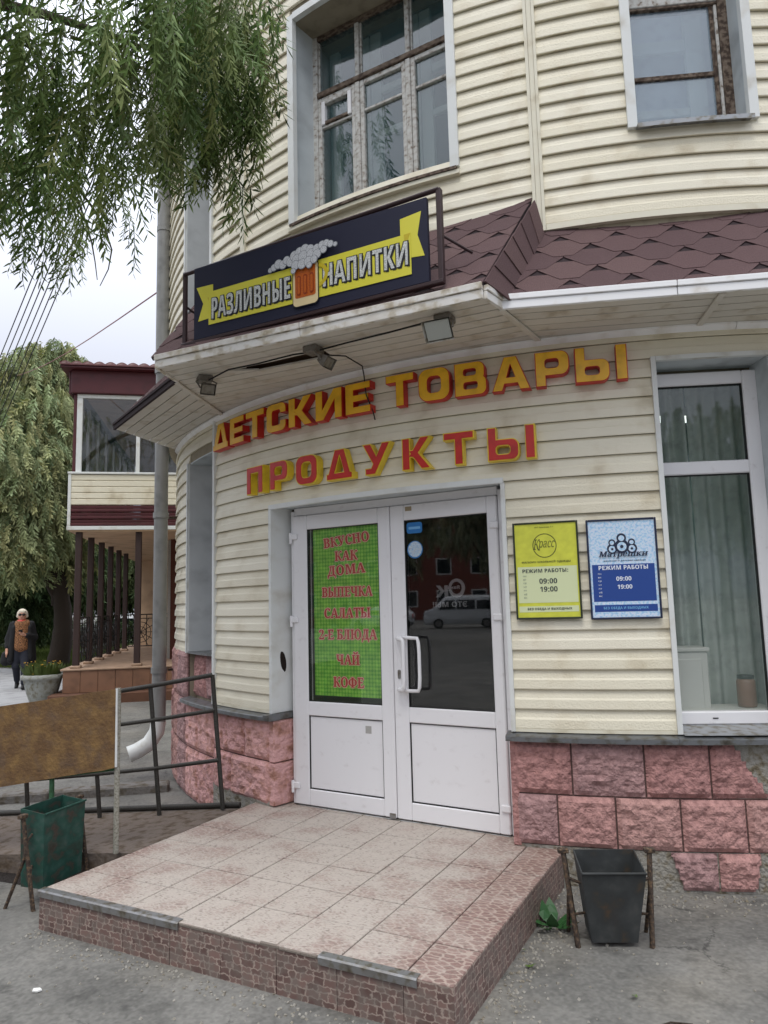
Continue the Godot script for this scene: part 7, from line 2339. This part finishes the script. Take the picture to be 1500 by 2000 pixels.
func build_trees() -> void:
	var sp := [sprig_mesh(1, 22, 0.27, 0.018, 1.0), sprig_mesh(2, 18, 0.32, 0.020, 1.2), sprig_mesh(3, 24, 0.25, 0.017, 0.9)]
	# --- the near willow: trunk to the left of the pavement, boughs reaching over towards the shop
	var w := thing("willow_tree", "near willow with narrow leaves hanging over the street before the shop", "tree", Vector3(-6.3, 0, -4.4))
	limb(w, "trunk", [Vector3(-6.3, -0.1, -4.4), Vector3(-6.25, 1.6, -4.35), Vector3(-6.0, 3.2, -4.3), Vector3(-5.6, 4.6, -4.25)], 0.30, 0.20, M.bark, 12)
	var boughs := [[Vector3(-5.6, 4.6, -4.25), Vector3(-4.2, 5.5, -4.3), Vector3(-2.8, 5.7, -4.4), Vector3(-1.7, 5.5, -4.55)], [Vector3(-5.7, 4.4, -4.25), Vector3(-4.4, 4.75, -4.5), Vector3(-3.2, 4.85, -4.9), Vector3(-2.3, 4.95, -5.2)], [Vector3(-5.6, 4.6, -4.25), Vector3(-4.6, 5.6, -3.7), Vector3(-3.0, 6.0, -3.4), Vector3(-1.6, 5.7, -3.5)], [Vector3(-5.6, 4.6, -4.25), Vector3(-5.5, 6.0, -4.5), Vector3(-4.2, 7.0, -4.8), Vector3(-2.8, 7.2, -5.0)], [Vector3(-5.7, 4.3, -4.25), Vector3(-5.3, 5.2, -2.6), Vector3(-4.5, 5.8, -1.0)], [Vector3(-5.8, 4.2, -4.3), Vector3(-6.8, 5.6, -4.8), Vector3(-7.8, 6.4, -5.4)]]
	for b in boughs:
		limb(w, "bough", b, 0.11, 0.018, M.bark, 8)
	for i in 70:
		var b: Array = boughs[i % 4]
		var p: Vector3 = b[1].lerp(b[3], rng.randf_range(0.1, 1.0))
		var e := p + Vector3(rng.randf_range(-0.3, 0.7), rng.randf_range(-0.5, 0.3), rng.randf_range(-0.5, 0.5))
		limb(w, "branch", [p, p.lerp(e, 0.5) + Vector3(0, 0.10, 0), e, e + Vector3(rng.randf_range(-0.1, 0.1), -rng.randf_range(0.2, 0.5), rng.randf_range(-0.1, 0.1))], 0.013, 0.003, M.bark, 5)
	var cl := []
	for q in [
		[Vector3(-1.62, 4.44, -3), 0.5, 0.66],
		[Vector3(-1.33, 4.47, -3.1), 0.48, 0.66],
		[Vector3(-1.09, 4.77, -3.4), 0.46, 1.2],
		[Vector3(-0.9, 5.16, -3.8), 0.42, 1.1],
		[Vector3(-1.68, 4.14, -3.1), 0.42, 0.66],
		[Vector3(-1.46, 4.16, -3.2), 0.4, 0.66],
		[Vector3(-1.23, 4.29, -3.3), 0.4, 0.66],
		[Vector3(-1.07, 4.55, -3.6), 0.36, 0.66],
		[Vector3(-0.94, 4.94, -4), 0.34, 1.1],
		[Vector3(-0.8, 5.24, -4.2), 0.22, 0.5],
		[Vector3(-1.73, 4.14, -3.5), 0.36, 0.52],
		[Vector3(-1.48, 4.23, -3.6), 0.36, 0.52],
		[Vector3(-1.24, 4.43, -3.8), 0.34, 0.5],
		[Vector3(-1.1, 4.76, -4.2), 0.28, 0.8],
		[Vector3(-0.95, 4.86, -4.3), 0.26, 0.7],
		[Vector3(-0.8, 5, -4.4), 0.14, 0.25],
		[Vector3(-2.1, 4.24, -3.9), 0.34, 0.44],
		[Vector3(-1.85, 4.27, -4), 0.32, 0.36],
		[Vector3(-1.62, 4.43, -4.2), 0.26, 0.28],
		[Vector3(-1.3, 4.55, -4.3), 0.22, 0.22],
		[Vector3(-1.1, 4.62, -4.4), 0.2, 0.23],
		[Vector3(-0.96, 4.64, -4.5), 0.16, 0.17],
		[Vector3(-0.91, 4.52, -4.6), 0.1, 0.07],
		[Vector3(-2.29, 4.29, -4.4), 0.28, 0.23],
		[Vector3(-2.08, 4.41, -4.6), 0.26, 0.18],
		[Vector3(-1.88, 4.42, -4.7), 0.22, 0.14],
		[Vector3(-1.72, 4.36, -4.8), 0.16, 0.08],
		[Vector3(-2.45, 4.23, -4.6), 0.2, 0.12],
		[Vector3(-2.31, 4.3, -4.8), 0.24, 0.12],
		[Vector3(-2.1, 4.31, -4.9), 0.14, 0.06],
		[Vector3(-2.32, 4.18, -5), 0.14, 0.06],
		[Vector3(-1.66, 4.3, -4.9), 0.08, 0.03],
		[Vector3(-2.69, 4.11, -5), 0.12, 0.04],
		[Vector3(-2.26, 4.06, -5), 0.06, 0.02],
		[Vector3(-2.75, 3.84, -5.2), 0.06, 0.02],
		[Vector3(-2.63, 3.68, -5.2), 0.06, 0.02]]:
		cl.append([q[0], Vector3(q[1], q[1] * 0.8, q[1]), q[2]])
	# the rest of the crown, over and beside the camera's view
	for q in [[-3.2, 6.9, -4.6], [-4.4, 6.8, -4.2], [-4.6, 6.4, -3.0], [-2.4, 6.8, -4.2], [-3.9, 6.0, -2.4], [-5.4, 7.2, -4.6], [-6.6, 6.6, -4.8], [-7.6, 6.6, -5.3], [-4.6, 6.0, -1.2], [-5.4, 6.2, -2.0]]:
		cl.append([Vector3(q[0], q[1], q[2]), Vector3(0.75, 0.6, 0.75), 1.3])
	for i in 3:
		var x := crown_xforms(cl, 20.0, 0.19, 0.43, 0.60, [Color(0.135, 0.195, 0.062), Color(0.075, 0.12, 0.036), Color(0.20, 0.25, 0.105)][i], 0.45)
		foliage(w, "crown", sp[i], M.leaf, x[0], x[1])
	# --- trees beyond: crowns to the ground, pale grey-green willows, darker ones behind
	var big := [sprig_mesh(11, 26, 0.30, 0.030, 1.0), sprig_mesh(12, 30, 0.28, 0.028, 0.9)]
	var far := [
		["grey-green willow with drooping crown behind the planter", Vector3(-9.6, 0, -21.5), 0.32, [[Vector3(-10.77, 9.67, -22.0), 0.5], [Vector3(-9.97, 9.81, -22.0), 0.45], [Vector3(-10.72, 8.84, -21.0), 0.7], [Vector3(-10.27, 8.99, -22.0), 0.8], [Vector3(-9.69, 9.31, -22.5), 0.6], [Vector3(-10.83, 7.59, -21.0), 1.2], [Vector3(-9.76, 7.41, -21.0), 1.1], [Vector3(-9.49, 7.96, -22.5), 0.8], [Vector3(-10.4, 5.84, -20.0), 1.5], [Vector3(-9.72, 6.02, -21.0), 1.3], [Vector3(-9.34, 6.91, -23.0), 0.9], [Vector3(-10.02, 4.45, -20.5), 1.4], [Vector3(-9.66, 4.63, -22.0), 1.1], [Vector3(-9.17, 5.48, -23.5), 0.8], [Vector3(-10.45, 3.55, -20.0), 1.2], [Vector3(-9.78, 3.39, -22.0), 0.8]], Color(0.29, 0.325, 0.165), 0.75],
		["tall dark leafy tree behind the person", Vector3(-12.5, 0, -25.0), 0.36, [[Vector3(-12.75, 4.96, -24.0), 1.8], [Vector3(-11.69, 3.57, -24.0), 1.5], [Vector3(-13.85, 6.72, -24.0), 2.0], [Vector3(-12.32, 2.41, -24.0), 1.0], [Vector3(-11.45, 2.93, -25.0), 1.2], [Vector3(-11.01, 3.69, -26.0), 1.1], [Vector3(-13.88, 2.47, -25.0), 1.4], [Vector3(-13.07, 1.74, -27.0), 0.8]], Color(0.065, 0.1, 0.042), 1.0],
		["round green tree beyond the terrace posts", Vector3(-12.8, 0, -33.0), 0.3, [[Vector3(-12.41, 3.47, -32.0), 1.5], [Vector3(-11.63, 3.03, -33.0), 1.4], [Vector3(-10.16, 3.41, -32.0), 1.5], [Vector3(-12.66, 2.99, -31.0), 1.3], [Vector3(-12.24, 4.67, -33.0), 1.6], [Vector3(-10.73, 4.63, -33.0), 1.6]], Color(0.085, 0.115, 0.05), 0.9],
		["broad green tree at the left edge of the lawn", Vector3(-18.5, 0, -31.0), 0.34, [[Vector3(-16.49, 8.85, -30.0), 2.6], [Vector3(-15.53, 6.22, -30.0), 2.4], [Vector3(-17.65, 5.84, -30.0), 3.0], [Vector3(-15.51, 3.72, -31.0), 2.0], [Vector3(-15.16, 5.12, -32.0), 2.0], [Vector3(-17.11, 3.28, -30.0), 2.0]], Color(0.1, 0.13, 0.06), 1.0]]
	for t in far:
		var at: Vector3 = t[1]
		var n := thing("garden_tree", t[0], "tree", at, "trees beyond the terrace")
		var cs := []
		var mid := Vector3.ZERO
		for q in t[3]:
			cs.append([q[0], Vector3(q[1], q[1] * 0.85, q[1]), q[1] * q[1]])
			mid += q[0]
		mid /= t[3].size()
		limb(n, "trunk", [at + Vector3(0, -0.1, 0), at + Vector3(0.15, 1.4, 0), at.lerp(Vector3(mid.x, 0, mid.z), 0.4) + Vector3(0, 3.2, 0)], t[2], t[2] * 0.55, M.bark, 10)
		for q in cs:
			var s := at.lerp(Vector3(mid.x, 0, mid.z), 0.3) + Vector3(0, rng.randf_range(1.8, 3.0), 0)
			limb(n, "limb", [s, s.lerp(q[0], 0.5) + Vector3(0, 0.3, 0), q[0]], t[2] * 0.35, 0.03, M.bark, 6)
		for i in 2:
			var x := crown_xforms(cs, 190.0 * t[5], 0.40, 0.85, 0.30, t[4], 0.38)
			foliage(n, "crown", big[i], M.leaf, x[0], x[1])
	# hedge line and lawn blades
	var hd := thing("hedge", "low clipped green hedge along the far lawn", "hedge", Vector3(-16, 0, -36))
	var hx := crown_xforms(range(14).map(func(i): return [Vector3(-24.0 + 1.2 * i, 0.75, -35.0 - 0.15 * i), Vector3(0.9, 0.7, 0.5), 1.0]), 130.0, 0.3, 0.6, 0.3, Color(0.06, 0.09, 0.035), 0.3)
	foliage(hd, "leaves", big[0], M.leaf, hx[0], hx[1])
	tube_part(hd, "stems", [Vector3(-24.0, 0.25, -35.0), Vector3(-8.5, 0.25, -37.0)], 0.05, M.bark, 6)
	var gb := MB.new()
	for i in 10:
		var a := i * 2.4
		var p := Vector3(cos(a), 0, sin(a)) * 0.06 * sqrt(i)
		gb.tri(p - Vector3(0.008, 0, 0), p + Vector3(0.008, 0, 0), p + Vector3(cos(a) * 0.04, 0.10 + 0.03 * sin(i * 3.0), sin(a) * 0.04))
	var gx := []
	var gc := []
	for i in 5200:
		var p := Vector3(rng.randf_range(-17, -8.7), 0.008, rng.randf_range(-33, -21.0))
		if p.z > -20.8 + (p.x + 8.6) * 0.54:
			continue
		gx.append(Transform3D(Basis(Vector3.UP, rng.randf() * TAU).scaled(Vector3.ONE * rng.randf_range(0.9, 2.0)), p))
		var k := rng.randf_range(0.7, 1.3)
		gc.append(Color(0.10 * k, 0.135 * k, 0.035 * k))
	foliage(self, "grass", gb.mesh(), M.leaf, gx, gc)
	var g := get_node("grass")
	tag(g, "short green grass growing on the lawn behind the planter", "grass")
	# trees across the street, whose crowns the panes mirror
	for q in [["leafy tree across the street left of the parked van", Vector3(-22.0, 0, 6.0)], ["leafy tree across the street behind the parked cars", Vector3(-30.0, 0, 17.0)], ["leafy tree across the street facing the shop window", Vector3(9.0, 0, 24.0)], ["leafy tree beside the pavement across the street", Vector3(-13.5, 0, 9.5)]]:
		var at: Vector3 = q[1]
		var n := thing("street_tree", q[0], "tree", at, "trees across the street")
		limb(n, "trunk", [at + Vector3(0, -0.1, 0), at + Vector3(0.1, 2.0, 0.1), at + Vector3(0, 4.2, 0)], 0.26, 0.14, M.bark, 10)
		var cs := []
		for i in 9:
			var a := i * 2.4
			cs.append([at + Vector3(cos(a) * 1.7, 4.6 + 0.55 * i, sin(a) * 1.7), Vector3(1.7, 1.4, 1.7), 1.0])
			limb(n, "limb", [at + Vector3(0, 3.0 + 0.1 * i, 0), at + Vector3(cos(a) * 1.6, 4.5 + 0.5 * i, sin(a) * 1.6)], 0.08, 0.02, M.bark, 5)
		var x := crown_xforms(cs, 120.0, 0.5, 1.0, 0.5, Color(0.20, 0.21, 0.13), 0.4)
		foliage(n, "crown", big[0], M.leaf, x[0], x[1])
